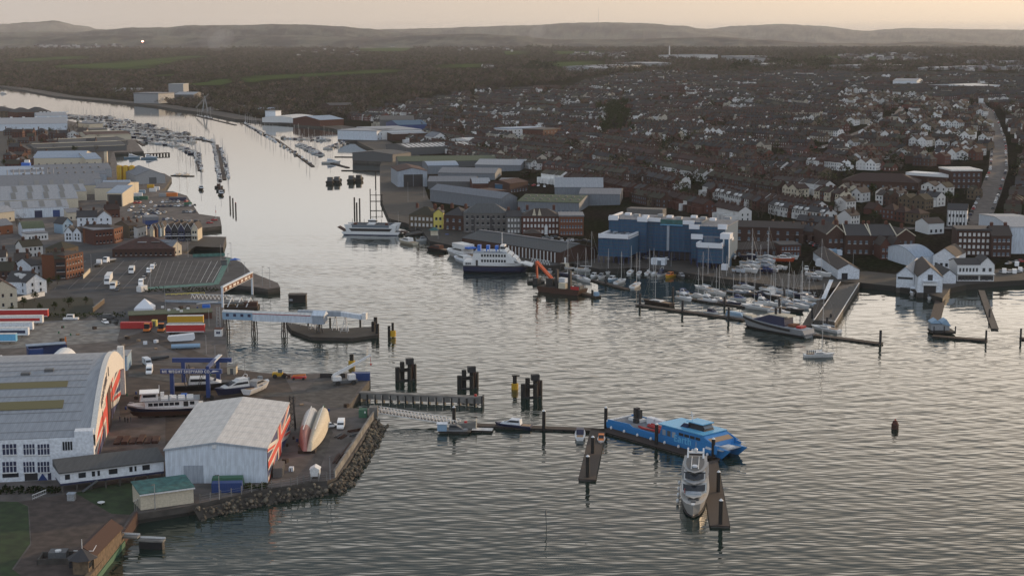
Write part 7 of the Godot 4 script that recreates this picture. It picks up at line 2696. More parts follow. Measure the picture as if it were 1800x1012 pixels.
	var paints := ["white_gloss","silver","grey_dark","black","red","navy","silver","white_gloss","grey"]
	var words := {"white_gloss": "white","silver": "silver","grey_dark": "dark grey","black": "black","red": "red","navy": "dark blue","grey": "grey"}
	var lots := [["in front of the brick offices",895,419,985,420,9],["in front of the brick offices",985,423,1040,425,6],["on the quay behind the small yachts",1012,440,1048,452,7],["on the open shipyard ground",800,341,880,346,6],["on the open shipyard ground",760,352,820,356,4],["beside the boatyard office",1410,420,1445,440,7],["by the big white hall",1762,480,1800,478,5],["behind the clubhouse",1770,466,1800,462,3],["below the wrapped building",1130,455,1190,458,5],["above the works",905,322,960,330,6]]
	for l in lots:
		for j in l[5]:
			var t: float = (j + 0.5) / l[5]
			var pk: String = paints[r.randi() % paints.size()]
			var at := hillspot(lerpf(l[1],l[3],t) + r.randf_range(-2,2),lerpf(l[2],l[4],t) + r.randf_range(-1.5,1.5))
			o = put(car(pk),"parked_car","car",at + V(0,0.15,0),r.randf() * TAU)
			enlist(o,words[pk] + " car",l[0],"cars parked " + l[0])

# the long building wrapped in blue netting with white sheeted edges
func wrapped_block() -> void:
	var a := spot(1050,462)
	var b := spot(1275,474)
	var o := thing("scaffolded_building","large building wrapped in blue netting with white sheeted parapets on the waterfront","scaffolded building",a,yaw_of(a,b))
	o.scale.y = 0.88
	var w := a.distance_to(b)
	# plan of the wings: [x0, x1, z0 (back), z1 (front), bottom, top]
	var wings := [[0.0,0.24,-26.0,-2.0,4.0,15.0],[0.0,0.30,-44.0,-20.0,4.0,23.0],[0.22,0.72,-44.0,-24.0,5.0,22.5],[0.68,0.94,-46.0,-16.0,4.0,21.5],[0.78,0.97,-30.0,-2.0,3.0,12.5],[0.70,0.95,-34.0,-10.0,4.0,16.0]]
	var n := 0
	for q in wings:
		var x0: float = q[0] * w
		var x1: float = q[1] * w
		var z: float = -0.05 * n
		var net := shape()
		# netting hung in bays: each bay bows in a little
		var bays := maxi(2,int((x1 - x0) / 2.6))
		for i in bays:
			var u := lerpf(x0,x1,float(i) / bays)
			var v := lerpf(x0,x1,float(i + 1) / bays)
			var mid := (u + v) / 2
			net.quad(V(u,q[4],q[3] + z),V(mid,q[4],q[3] + z - 0.22),V(mid,q[5],q[3] + z - 0.18),V(u,q[5],q[3] + z))
			net.quad(V(mid,q[4],q[3] + z - 0.22),V(v,q[4],q[3] + z),V(v,q[5],q[3] + z),V(mid,q[5],q[3] + z - 0.18))
		net.box(x0 + 0.05,q[4] + 0.02,q[2],x1 - 0.05,q[5] - 0.06,q[3] + z - 0.3)
		part(o,"netting",net,"blue_sheet")
		part(o,"flat_roof",shape().box(x0 - 0.2,q[5],q[2] - 0.2,x1 + 0.2,q[5] + 0.25,q[3] + z + 0.2),"roof_mid")
		var pole := shape()
		for i in bays + 1:
			var u := lerpf(x0,x1,float(i) / bays)
			pole.bar(V(u,-0.2,q[3] + z + 0.25),V(u,q[5] + 1.0,q[3] + z + 0.25),0.12)
			pole.bar(V(u,-0.2,q[3] + z - 1.2),V(u,q[4],q[3] + z - 1.2),0.14)
		for k in int((q[5] - q[4]) / 2.0) + 1:
			pole.bar(V(x0,q[4] + k * 2.0,q[3] + z + 0.27),V(x1,q[4] + k * 2.0,q[3] + z + 0.27),0.1)
		part(o,"scaffold_pole",pole,"blue","stuff")
		var boards := shape()
		for k in int((q[5] - q[4]) / 2.0):
			boards.box(x0,q[4] + 1.7 + k * 2.0,q[3] + z - 0.1,x1,q[4] + 1.95 + k * 2.0,q[3] + z + 0.16)
		part(o,"scaffold_board",boards,"grey_dark","stuff")
		n += 1
	# white sheeting round the roof edges
	var edges := [[0.0,0.24,-2.0,15.0,2.4],[0.0,0.075,-20.0,23.0,2.8],[0.23,0.31,-20.0,22.8,2.6],[0.30,0.40,-23.6,22.6,2.2],[0.58,0.67,-23.6,21.8,2.2],[0.66,0.74,-15.8,20.4,2.4],[0.78,0.97,-1.8,12.2,2.8],[0.70,0.79,-9.8,15.6,2.8],[0.885,0.955,-15.6,21.0,2.8]]
	for e in edges:
		part(o,"white_sheet",shape().box(e[0] * w,e[3] - 0.6,e[2] - 0.4,e[1] * w,e[3] + e[4] - 0.6,e[2] + 0.55),"wrap")
	for e in [[0.235,-26,-2,14.6,2.4],[0.005,-26,-2,14.6,2.4],[0.955,-30,-2,12,2.8],[0.0,-44,-20,22.6,2.4],[0.775,-10,-2,12.2,2.6]]:
		part(o,"white_sheet",shape().box(e[0] * w - 0.5,e[3] - 0.4,e[1],e[0] * w + 0.4,e[3] + e[4] - 0.6,e[2]),"wrap")
	part(o,"turquoise_band",shape().box(0.40 * w,21.0,-23.9,0.58 * w,23.6,-23.5),"teal")
	part(o,"turquoise_band",shape().box(0.40 * w,20.3,-23.6,0.58 * w,20.7,-23.2),"sky_blue")
	part(o,"stair_tower",shape().box(0.965 * w,0,-14,1.0 * w,16,-8),"blue_sheet")
	part(o,"tower_cap",shape().box(0.93 * w,16,-14.6,1.005 * w,19,-7.6),"wrap")
	for x in [0.958,1.0]:
		part(o,"tower_post",shape().box(x * w - 0.3,0,-8,x * w + 0.3,17,-7.4),"white")
	part(o,"hoist_landing",shape().box(0.455 * w,5.5,-23.4,0.475 * w,20,-23.0),"wall_sheet_dull")
	for k in 10:
		part(o,"roof_clutter",shape().box((0.05 + 0.09 * k) * w,23.2,-40 + (k % 3) * 4,(0.05 + 0.09 * k) * w + 3,24.6,-37 + (k % 3) * 4),"grey" if k % 2 else "wrap")
	for k in 5:
		part(o,"deck_clutter",shape().box((0.05 + 0.03 * k) * w,15.2,-18 + (k % 3) * 4,(0.05 + 0.03 * k) * w + 2,16.2,-16 + (k % 3) * 4),"grey_dark" if k % 2 else "wall_sheet_dull")
	part(o,"pavilion_glass",shape().box(0.80 * w,12.7,-14,0.88 * w,15.8,-10),"glass_pale")
	part(o,"back_wall",shape().box(0.0,4,-60,0.30 * w,25.5,-52),"stone")
	part(o,"undercroft",shape().box(1,0,-44,w * 0.94,4.2,-27),"black")
	part(o,"site_hut",shape().box(0.41 * w,0,-8,0.52 * w,3.6,-4),"wall_white")
	part(o,"hut_door",shape().box(0.46 * w,0,-4,0.49 * w,2.6,-3.9),"glass_pale")
	part(o,"rubble_bag",shape().box(0.975 * w,0,-1,1.02 * w,3.2,1.5),"wrap")

func ferries() -> void:
	# the chain ferry crossing the river
	var a := spot(596,412,0)
	var b := spot(712,414,0)
	var o := thing("chain_ferry","white and black chain ferry with hinged ramps at both ends crossing the river","chain ferry",(a + b) / 2 + V(0,0,-5),yaw_of(a,b))
	var l := a.distance_to(b)
	part(o,"hull",shape().plate(v2([-l * 0.44,1.7,-l * 0.40,-0.4,l * 0.40,-0.4,l * 0.44,1.7]),-6.5,6.5),"white")
	part(o,"water_line",shape().plate(v2([-l * 0.41,0.5,-l * 0.40,-0.4,l * 0.40,-0.4,l * 0.41,0.5]),-6.56,6.56),"navy")
	part(o,"car_deck",shape().box(-l * 0.42,1.7,-3.4,l * 0.42,1.85,3.4),"grey_dark")
	for s in [-1,1]:
		var z0 := 3.5 if s > 0 else -6.4
		part(o,"side_house",shape().plate(v2([-l * 0.36,1.7,-l * 0.40,6.2,-l * 0.31,6.2,-l * 0.26,5.4,l * 0.26,5.4,l * 0.31,6.2,l * 0.40,6.2,l * 0.36,1.7]),z0,z0 + 2.9),"white")
		part(o,"window_band",shape().plate(v2([-l * 0.29,2.3,-l * 0.33,4.0,l * 0.33,4.0,l * 0.29,2.3]),z0 - 0.06,z0 + 2.96),"black")
		part(o,"upper_glass",shape().box(-l * 0.28,4.5,z0 - 0.05,l * 0.28,6.0,z0 + 2.95),"glass_pale")
		part(o,"roof_rail",shape().box(-l * 0.30,6.0,z0,l * 0.30,6.2,z0 + 2.9),"grey_dark")
		for e in [-1,1]:
			part(o,"prow_ramp",shape().bar(V(e * l * 0.42,1.9,s * 1.7),V(e * l * 0.52,4.2 if e < 0 else 1.4,s * 1.7),3.0,0.4),"rust")
	part(o,"bridge_deck",shape().box(-2.2,6.2,-6.4,2.2,6.5,6.4),"white")
	part(o,"wheelhouse",shape().plate(v2([-2.0,6.5,-2.6,8.6,2.6,8.6,2.0,6.5]),-1.8,1.8),"white")
	part(o,"wheelhouse_window",shape().box(-2.45,7.4,-1.85,2.45,8.3,1.85),"black")
	part(o,"radar",shape().bar(V(-0.8,9.2,0),V(0.8,9.2,0),0.2).bar(V(0,8.6,0),V(0,9.6,0),0.15),"white")
	for x in [-0.28,-0.1,0.16,0.3]:
		part(o,"lamp_mast",shape().pipe(V(l * x,6,5),V(l * x,9.5,5),0.12),"grey_dark")
	part(o,"red_locker",shape().box(-l * 0.26,6.2,4,-l * 0.21,7.2,6).box(l * 0.22,6.2,4,l * 0.26,7.2,6),"brick_red")
	# white car ferry
	a = spot(819,478,0)
	b = spot(928,480,0)
	o = thing("car_ferry","white car ferry with a navy hull and blue vents laid up at the ferry shed","ferry",(a + b) / 2 + V(0,0,-4.0),yaw_of(a,b))
	o.scale = V(1.04,1.4,1.25)
	l = a.distance_to(b)
	part(o,"hull",shape().hull(l,5.2,2.2,2.0,0.5,0.95,0.95,0,12),"navy")
	var g := shape()
	g.x = Transform3D(Basis(),V(0,2.1,0))
	g.hull(l,5.25,1.8,1.2,0.1,0.95,0.99,0,12)
	deck_of(g,l,5.2,1.8,1.2,0.95)
	part(o,"upper_hull",g,"white")
	var c := part(o,"saloon",shape().plate(v2([-l * 0.36,3.8,-l * 0.34,7.2,l * 0.18,7.2,l * 0.30,3.6]),-4.9,4.9),"white")
	for k in 2:
		for i in 9:
			part(c,"window",shape().box(-l * 0.22 + i * l * 0.044,3.9 + k * 1.9,4.9,-l * 0.22 + i * l * 0.044 + l * 0.03,4.8 + k * 1.9,4.97),"glass")
	for i in 3:
		part(c,"window",shape().box(-l * 0.46 + i * l * 0.03,3.0,5.0,-l * 0.44 + i * l * 0.03,3.6,5.16),"glass")
	part(c,"doorway",shape().box(-l * 0.30,2.6,5.0,-l * 0.27,4.6,5.2),"black")
	part(o,"sun_deck",shape().box(-l * 0.34,7.2,-5.0,l * 0.17,7.4,5.0),"wall_sheet_dull")
	for i in 3:
		part(o,"front_tier",shape().plate(v2([l * (0.10 + 0.07 * i),7.2 - i * 1.1,l * (0.12 + 0.07 * i),8.3 - i * 1.2,l * (0.17 + 0.07 * i),7.9 - i * 1.3,l * (0.22 + 0.07 * i),4.6 - i * 0.5]),-4.4 + i * 0.3,4.4 - i * 0.3),"white")
		part(o,"tier_window",shape().quad_geo(V(l * (0.172 + 0.07 * i),7.7 - i * 1.3,-4.0),V(l * (0.172 + 0.07 * i),7.7 - i * 1.3,4.0),V(l * (0.192 + 0.07 * i),6.6 - i * 1.0,4.0),V(l * (0.192 + 0.07 * i),6.6 - i * 1.0,-4.0)),"glass")
	part(o,"bow_ramp",shape().bar(V(l * 0.42,3.4,0),V(l * 0.56,2.6,0),7.0,0.5),"white")
	for i in 3:
		part(o,"blue_vent",shape().box(-l * 0.30 + i * l * 0.14,7.4,-1.6 + i * 0.6,-l * 0.25 + i * l * 0.14,9.4,1.2 + i * 0.5),"blue_bright")
	part(o,"wheelhouse",shape().plate(v2([l * 0.06,7.4,l * 0.06,9.6,l * 0.13,9.6,l * 0.15,7.4]),-2.6,2.6),"white")
	part(o,"bridge_window",shape().box(l * 0.065,8.4,-2.65,l * 0.14,9.2,2.65),"glass")
	part(o,"mast",shape().pipe(V(l * 0.08,9.6,0),V(l * 0.08,14,0),0.16).bar(V(l * 0.08,11.6,-1),V(l * 0.08,11.6,1),0.15),"white")
	for i in 6:
		part(o,"liferaft",shape().pipe(V(-l * 0.18 + i * l * 0.05,7.9,4.2),V(-l * 0.15 + i * l * 0.05,7.9,4.2),0.4,8),"white")
	# smaller passenger vessels moored in a row beyond it
	var m := motorboat(24,"white","white",true)
	put(m,"pleasure_steamer","passenger boat",spot(812,452,0),yaw_of(spot(842,461,0),spot(781,446,0)))
	part(m,"blue_awning",shape().box(-9,4.6,-2,-5,5.2,2),"blue_bright")
	part(m,"upper_saloon",shape().box(-6,4.2,-2.6,4,6.0,2.6),"white")
	m.scale = Vector3.ONE * 1.25
	m.set_meta("label","white passenger boat with a blue awning moored beyond the car ferry")
	m = motorboat(20,"wall_white","white",false)
	put(m,"pleasure_steamer","passenger boat",spot(815,461,0),yaw_of(spot(836,467,0),spot(794,455,0)))
	m.set_meta("label","low white passenger boat between the awning boat and the car ferry")
	m = motorboat(16,"black","brick_red",false)
	put(m,"tug","tug",spot(768,441,0),yaw_of(spot(786,442,0),spot(752,438,0)))
	m.set_meta("label","dark tug with red deck gear near the ferry slip")
	m = motorboat(16,"cream","white",false)
	put(m,"motor_launch","launch",spot(716,428,0),yaw_of(spot(733,430,0),spot(700,424,0)))
	m.set_meta("label","cream hulled launch with a white wheelhouse close to the chain ferry")
	m = motorboat(7,"blue_bright","blue_bright",false)
	put(m,"small_launch","launch",spot(787,418,0.3),0.3)
	m.set_meta("label","small boat under a bright blue cover by the yellow house")
	m = motorboat(8,"white","grey",false)
	put(m,"small_launch","launch",spot(744,423,0),0.2)
	m.set_meta("label","small white dinghy behind the cream launch")
	o = thing("ferry_ramp","dark concrete slipway reaching down to the chain ferry","slipway",spot(722,413,0),0.0)
	part(o,"ramp",shape().bar(V(-4,0.2,0),V(14,2.6,-6),9,0.5),"concrete_dark")
	o = thing("ferry_kiosk","small green roofed waiting kiosk beside the yellow house","kiosk",spot(763,412),0.1)
	part(o,"wall",shape().box(-2,0,-2,2,2.6,2),"cream")
	part(o,"roof",shape().cyl(V(0,2.6,0),3.2,1.8,8,0.3),"teal")
	part(o,"lower_hut",shape().box(-2.2,-2,3,2.2,0.6,5),"cream")
	o = thing("berth_bridge","white lattice vehicle ramp at the end of the ferry shed","vehicle ramp",spot(955,462),yaw_of(spot(935,464),spot(972,470)))
	part(o,"deck",shape().box(-6,-0.6,-3,8,0,3),"roof_dark")
	var lg := shape()
	for i in 7:
		lg.bar(V(-6 + i * 2,0,3),V(-5 + i * 2,2,3),0.2).bar(V(-5 + i * 2,2,3),V(-4 + i * 2,0,3),0.2)
	part(o,"lattice",lg,"white","stuff")
	part(o,"rail",shape().box(-6,2,2.9,8,2.2,3.1),"white")
	# dredging barge with a red crane
	a = spot(952,512,0)
	b = spot(1026,520,0)
	o = thing("dredging_barge","rusty red dredging barge with a red crane jib and black spud legs","barge",(a + b) / 2 + V(0,0,-3),yaw_of(a,b))
	l = a.distance_to(b)
	part(o,"hull",shape().plate(v2([-l / 2,2.4,-l / 2 + 1,-0.5,l / 2 - 1,-0.5,l / 2,2.4]),-4,4),"rust")
	part(o,"deck",shape().box(-l / 2,2.4,-4,l / 2,2.55,4),"brown_wood")
	part(o,"crane_house",shape().box(-l * 0.34,2.5,-1.8,-l * 0.18,6.2,1.8),"black")
	part(o,"jib",shape().bar(V(-l * 0.2,5,0.6),V(-l * 0.62,13.2,0.6),0.8).bar(V(-l * 0.2,5,-0.6),V(-l * 0.62,13.2,-0.6),0.8),"orange_crane")
	part(o,"dipper",shape().bar(V(-l * 0.62,13,0),V(-l * 0.60,5.5,0),0.7),"orange_crane")
	part(o,"bucket",shape().box(-l * 0.66,2.6,-1.6,-l * 0.55,5.6,1.6),"black")
	for x in [-0.05,0.26]:
		part(o,"spud_leg",shape().box(l * x - 0.6,-1,2.2,l * x + 0.6,11,3.4),"black")
	part(o,"cabin",shape().box(l * 0.02,2.5,2.0,l * 0.18,5.0,4.0),"cream")
	part(o,"machinery",shape().box(-l * 0.14,2.5,-3,l * 0.16,4.6,0.5).box(l * 0.3,2.5,-3,l * 0.44,4.0,1),"grey_dark")
	part(o,"white_tank",shape().box(-l * 0.1,4.6,-2.6,l * 0.06,6.6,0),"wall_white")
	part(o,"rail",shape().box(l * 0.3,2.5,3.6,l * 0.49,4.0,3.7),"red")
	o = thing("spoil_raft","dark timber raft floating at the end of the dredging barge","raft",spot(1036,520,0),yaw_of(spot(1016,513,0),spot(1052,522,0)))
	part(o,"deck",shape().box(-7,-0.3,-1.6,7,0.9,1.6),"brown_wood")
	part(o,"blue_bin",shape().box(4.8,0.9,-1,6.6,2.6,1),"blue_pale")
	part(o,"post",shape().cyl(V(4.2,-1,1.2),0.5,4.4,8),"pile")
	o = thing("bucket_barge","small dark float under the crane bucket","float",spot(942,497,0),0.1)
	part(o,"deck",shape().box(-4,-0.3,-2,4,1.0,2),"pile")
	part(o,"gear",shape().box(-1.5,1,-1,1.2,3.2,1),"black")

# ---------------------------------------------------------------- marina

func boat_at(o: Node3D,n: String,cat: String,a: Array,z: float,what: String,where: String) -> void:
	var p := spot(a[0],a[1],z)
	var q := spot(a[0] + a[2],a[1] + a[3],z)
	put(o,n,cat,spot(a[0],a[1],0) if z == 0.0 else hillspot(a[0],a[1]) + V(0,1.2,0),yaw_of(p,q))
	enlist(o,what,where,cat + "s " + where)

func west_marina() -> void:
	pontoon(spot(1121,537,0),spot(1310,564,0),3.4,"outer timber pontoon of the marina running up to the grey motor yacht")
	pontoon(spot(1415,588,0),spot(1550,606,0),3.4,"outer timber pontoon end reaching past the slipway pier")
	pontoon(spot(1206,526,0),spot(1312,541,0),2.6,"second pontoon row behind the outer marina pontoon")
	pontoon(spot(1258,512,0),spot(1392,527,0),2.6,"third pontoon row below the boatyard")
	pontoon(spot(1040,493,0),spot(1104,510,0),2.8,"short pontoon behind the dredging barge")
	pontoon(spot(975,484,0),spot(1010,472,0),2.6,"link pontoon from the quay to the small yachts")
	pontoon(spot(1296,487,0),spot(1352,500,0),4.0,"pale barge pontoon moored along the boatyard wall","deck_grey")
	pontoon(spot(1418,575,0),spot(1450,520,0),3.4,"walkway pontoon beside the slipway pier")
	var o: Node3D
	for q in [[1125,537,5.4,"at the far end of the outer pontoon"],[1200,549,5.2,"by the dark classic yacht"],[1281,562,5.4,"beside the sheeted launch"],[1183,522,4.6,"at the head of the second pontoon row"],[1274,538,4.2,"midway along the second row"],[1379,525,5.0,"at the end of the third row"],[1548,606,5.6,"at the right tip of the outer pontoon"],[1454,580,5.2,"by the moored white yacht"],[1428,562,5.4,"at the corner of the slipway pier"],[1370,545,4.8,"behind the grey motor yacht"],[1065,500,4.0,"on the short pontoon"],[1461,568,4.0,"at the foot of the slipway pier"]]:
		pile(spot(q[0],q[1],0),0.5,q[2],"black marina pile " + q[3],"","","black")
	# sloping slipway pier with rails
	var g := shape().slab(ring([1431,562,1468,566,1512,497,1478,494],2.5),-1.5,2.5)
	o = thing("slipway_pier","broad grey slipway pier running down from the boat store between two rails","pier")
	part(o,"deck",g,"deck_grey")
	var rl := shape()
	for q in [[1432,562,1478,495],[1468,566,1511,497]]:
		rl.bar(spot(q[0],q[1],3.5),spot(q[2],q[3],3.5),0.3)
		rl.bar(spot(q[0],q[1],2.9),spot(q[2],q[3],2.9),0.2)
	part(o,"rail",rl,"white","stuff")
	part(o,"end_beam",shape().bar(spot(1431,562,2.0),spot(1468,566,2.0),0.6,1.0),"white")
	for i in 7:
		part(o,"flag_pole",shape().pipe(spot(1442 + i * 8,560 - i * 9,2.5),spot(1442 + i * 8,560 - i * 9,11.5),0.1),"mast")
	g = shape().bar(spot(1448,525,2.4),spot(1462,492,3.2),1.8,0.3)
	o = solo("access_bridge",g,"wall_sheet","white access bridge sloping from the boatyard to the marina","bridge")
	# piers by the boathouses
	pontoon(spot(1644,566,0),spot(1656,520,0),4.0,"brown timber pier running out from the white boathouses","deck","timber_pier")
	pontoon(spot(1640,592,0),spot(1736,600,0),3.4,"low dark pontoon at the end of the boathouse pier","brown_wood")
	pontoon(spot(1750,580,0),spot(1726,512,0),2.6,"narrow stone breakwater standing alone before the clubhouse","concrete_dark","breakwater")
	pontoon(spot(1793,596,0),spot(1850,600,0),3.0,"dark pontoon cut off by the right edge of the picture","brown_wood")
	o = thing("covered_landing","glazed landing stage with sloping roofs on the boathouse pontoon","landing stage",spot(1655,586,0),0.0)
	part(o,"floor",shape().box(-4,0.4,-5,5,1.2,3),"pile")
	part(o,"roof",shape().plate(v2([-4,4.4,-2,5.6,-0.4,4.2,-0.2,3.9,-4,3.9]),-5,0),"blue_pale")
	part(o,"roof",shape().plate(v2([0,4.4,2,5.6,3.8,3.0,3.8,2.8,0,3.9]),-5,0),"blue_pale")
	part(o,"wall",shape().box(-3.8,1.2,-4.8,3.4,3.6,-0.4),"grey")
	for x in [-3.8,0.2,4.6]:
		part(o,"post",shape().box(x,0.4,2.6,x + 0.4,3.4,3.0),"black")
	for q in [[1734,600,4.4,"at the end of the boathouse pontoon"],[1795,598,4.6,"at the right edge of the picture"],[1740,560,4.2,"on the stone breakwater"],[1635,582,3.6,"left of the glazed landing stage"]]:
		pile(spot(q[0],q[1],0),0.4,q[2],"black pile " + q[3],"","","black")
	# boats afloat: x, y, pixel step towards the bow
	var S := "at the near marina"
	for b in [[1118,504,8,-4,12,"white","navy"],[1238,509,-8,-1.5,13,"white","wall_sheet"],[1298,516,8,1,11,"wall_sheet_dull","navy"],[1333,499,9,1.4,14,"wall_white","grey"],[1242,490,8,1.2,12,"white","grey"],[1141,481,6,-3,9,"white","white"],[1109,480,5,-4,10,"white","grey"],[1313,517,-8,-1,11,"grey_dark","navy"],[1413,522,-8,-1,12,"navy","wall_sheet"],[1413,534,-8,-1.4,12,"wall_sheet","wall_sheet"],[1331,543,-8,-1,16,"white","white"],[1391,547,9,1.2,13,"black","navy"],[1404,540,8,1.2,12,"white","navy"],[1451,581,-8,-1.4,14,"white","wall_sheet"],[1028,494,8,2.5,12,"white","blue"],[1001,486,-8,-1,13,"navy","cream"],[1036,477,8,0.6,15,"white","white"],[1091,497,8,-2.6,11,"white","grey"],[1014,489,8,2,9,"grey","brown_wood"],[1124,482,4,-4,8,"white","navy"],[1352,536,8,1,10,"white","blue"],[1382,533,8,1,10,"wall_sheet","grey"],[1275,494,8,1,9,"white","grey"],[1225,522,8,1,10,"white","navy"],[1262,529,-8,-1,11,"white","grey"],[1286,535,8,1,10,"navy","grey"],[1366,525,-8,-1,11,"white","navy"],[1310,507,8,1,11,"white","blue"],[1357,511,8,1,12,"white","grey"],[1384,516,8,1,11,"wall_sheet","navy"],[1262,517,8,1.2,10,"white","white"],[1371,551,8,1.2,11,"white","blue"],[1425,527,-8,-1,10,"white","grey"],[1070,480,-5,3,9,"white","navy"],[1150,484,-5,3,10,"white","grey"]]:
		boat_at(sailboat(b[4],b[5],b[6]),"sailing_yacht","sailing yacht",b,0.0,{"white": "white","wall_sheet_dull": "grey","wall_white": "off-white","grey_dark": "charcoal","navy": "navy","black": "black","wall_sheet": "pale grey","grey": "grey"}[b[5]] + " yacht, %s sail cover" % {"navy": "navy","wall_sheet": "pale grey","grey": "grey","white": "white","blue": "blue","cream": "cream","brown_wood": "brown"}[b[6]],S)
	for b in [[1204,527,8,2,11,"white","white",1],[1202,517,8,2,9,"white","blue",0],[1246,531,8,1.4,11,"white","white",1],[1251,552,8,1.6,8,"white","navy",0],[1280,492,6,1.4,7,"white","white",0],[1215,487,-5,3,8,"white","white",0],[1162,485,-6,2,9,"white","navy",1],[1124,475,-4,3,8,"white","grey",0],[1349,522,-8,-1.4,17,"black","white",1],[1342,535,8,1.2,10,"white","white",1],[1044,488,-7,3,8,"white","white",0],[1057,489,-7,3,8,"white","grey",0],[1076,494,-7,2.6,9,"blue_pale","white",0],[1079,473,-5,3,8,"white","white",0],[1096,477,-5,3,7,"white","navy",0],[966,480,-5,3,6,"white","grey",0],[1433,516,-3,5,8,"white","white",0],[1340,522,8,1,9,"navy","navy",0],[1299,527,8,1,8,"white","blue",0]]:
		boat_at(motorboat(b[4],b[5],b[6],b[7] == 1),"motor_cruiser","motor cruiser",b,0.0,"%s motor boat, %s top%s" % [{"white": "white","black": "black","blue_pale": "pale blue","navy": "navy"}[b[5]],{"white": "white","blue": "blue","navy": "navy","grey": "grey"}[b[6]],", upper bridge" if b[7] == 1 else ""],S)
	o = sailboat(16,"brown_wood","brown_wood")
	boat_at(o,"classic_yacht","classic yacht",[1156,535,-8,-1.2],0.0,"dark varnished classic yacht with a tan mast","at the far end of the outer pontoon")
	o = motorboat(9,"yellow","orange")
	boat_at(o,"yellow_workboat","workboat",[1178,487,-6,1.6],0.0,"orange-yellow workboat","at the quay below the wrapped building")
	o = motorboat(8,"grey_dark","grey")
	boat_at(o,"grey_workboat","workboat",[1198,488,5,2],0.0,"dark grey workboat","beside the orange-yellow workboat")
	o = motorboat(12,"white","cream",false)
	boat_at(o,"steam_launch","launch",[991,472,-7,-1],0.0,"white launch with a tall cream funnel","by the quay behind the dredging barge")
	part(o,"funnel",shape().cyl(V(-1,2.4,0),0.5,3.4,8),"white")
	o = thing("sheeted_launch","launch under a pale blue sheet at the outer marina pontoon","covered boat",spot(1294,558,0),yaw_of(spot(1280,556,0),spot(1308,560,0)))
	part(o,"hull",shape().hull(9,1.5,0.9,1.2),"wall_sheet")
	part(o,"sheet",shape().plate(v2([-4.4,0.9,-4,2.4,3,2.2,4.2,1.2]),-1.3,1.3),"blue_pale")
	# small craft by the boathouses
	o = motorboat(10,"white","wall_white",true)
	boat_at(o,"boathouse_cruiser","motor cruiser",[1605,517,1,6],0.0,"white motor cruiser berthed before the striped-roof boathouse","")
	o = motorboat(7,"white","grey",false)
	boat_at(o,"boathouse_dinghy","dinghy",[1635,526,0,6],0.0,"small white boat nosing out of the dark boathouse doorway","")
	o = motorboat(6,"black","black",false)
	boat_at(o,"black_dinghy","dinghy",[1578,510,4,1],0.0,"black dinghy beside the striped-roof boathouse","")
	# boats ashore in the boatyard, propped on cradles
	var Y := "ashore in the boatyard"
	for b in [[1319,456,8,0.5,11,"navy","sail",""],[1348,458,8,0.8,12,"white","sail",""],[1347,464,8,0.8,11,"wall_white","sail",""],[1379,462,8,0.3,11,"orange_crane","motor","white"],[1386,458,8,0.4,11,"white","motor","grey"],[1319,468,8,0.8,11,"wall_sheet","sail",""],[1320,474,8,0.8,11,"white","sail",""],[1317,481,8,1,11,"white","motor","white"],[1347,473,8,0.6,10,"wall_sheet_dull","motor","wall_sheet_dull"],[1349,481,8,0.8,9,"navy","motor","blue"],[1371,476,8,0.3,8,"white","sail",""],[1366,480,2,4,5,"white","motor","white"],[1440,488,8,0.6,13,"white","sail",""],[1434,494,8,0.8,8,"grey","motor","white"],[1418,480,2,5,7,"white","motor","white"],[1462,454,8,1,8,"red","motor","white"],[1291,457,0,5,7,"white","motor","white"],[1300,481,7,1,8,"wall_sheet","motor","grey"]]:
		o = sailboat(b[4],b[5],"navy",b[4] > 10.5) if b[6] == "sail" else motorboat(b[4],b[5],b[7])
		part(o,"cradle",shape().box(-1.6,-1.3,-1.1,-1.2,0.3,1.1).box(1.2,-1.3,-1.1,1.6,0.3,1.1),"brown_wood","stuff")
		boat_at(o,"laid_up_yacht" if b[6] == "sail" else "laid_up_motorboat","yacht" if b[6] == "sail" else "motorboat",b,1.2,{"navy": "navy","white": "white","wall_white": "off-white","orange_crane": "red-orange","wall_sheet": "pale grey","wall_sheet_dull": "blue-grey","grey": "grey","red": "red"}[b[5]] + (" hulled yacht" if b[6] == "sail" else " hulled motorboat"),Y)
	o = thing("shrouded_boat","big boat shrouded in white plastic beside the boat store","covered boat",spot(1451,470),yaw_of(spot(1437,468),spot(1466,472)))
	part(o,"shroud",shape().plate(v2([-4.6,1.2,-4.2,4.0,0,4.5,4.4,4.0,4.6,1.2,3.8,0.4,-3.8,0.4]),-2.0,2.0),"wrap")
	part(o,"prop",shape().box(-3.4,0,-1.6,-3,0.5,1.6).box(3,0,-1.6,3.4,0.5,1.6),"brown_wood")
	for q in [[1458,447,"wall_sheet"],[1467,447,"blue_pale"],[1475,448,"wall_sheet"]]:
		o = put(container(q[2],5.5),"container","container",hillspot(q[0],q[1]),PI / 2)
		enlist(o,"pale container" if q[2] == "wall_sheet" else "pale blue container","behind the shrouded boat","containers behind the boat store")
	for q in [[1766,480],[1784,481],[1794,478],[1788,468]]:
		o = put(van("white_gloss",5.4,2.4),"van","van",hillspot(q[0],q[1]),1.3)
		enlist(o,"white van","parked beneath the big white hall","vans beneath the white hall")


# ---------------------------------------------------------------- houses, woods and the upper river

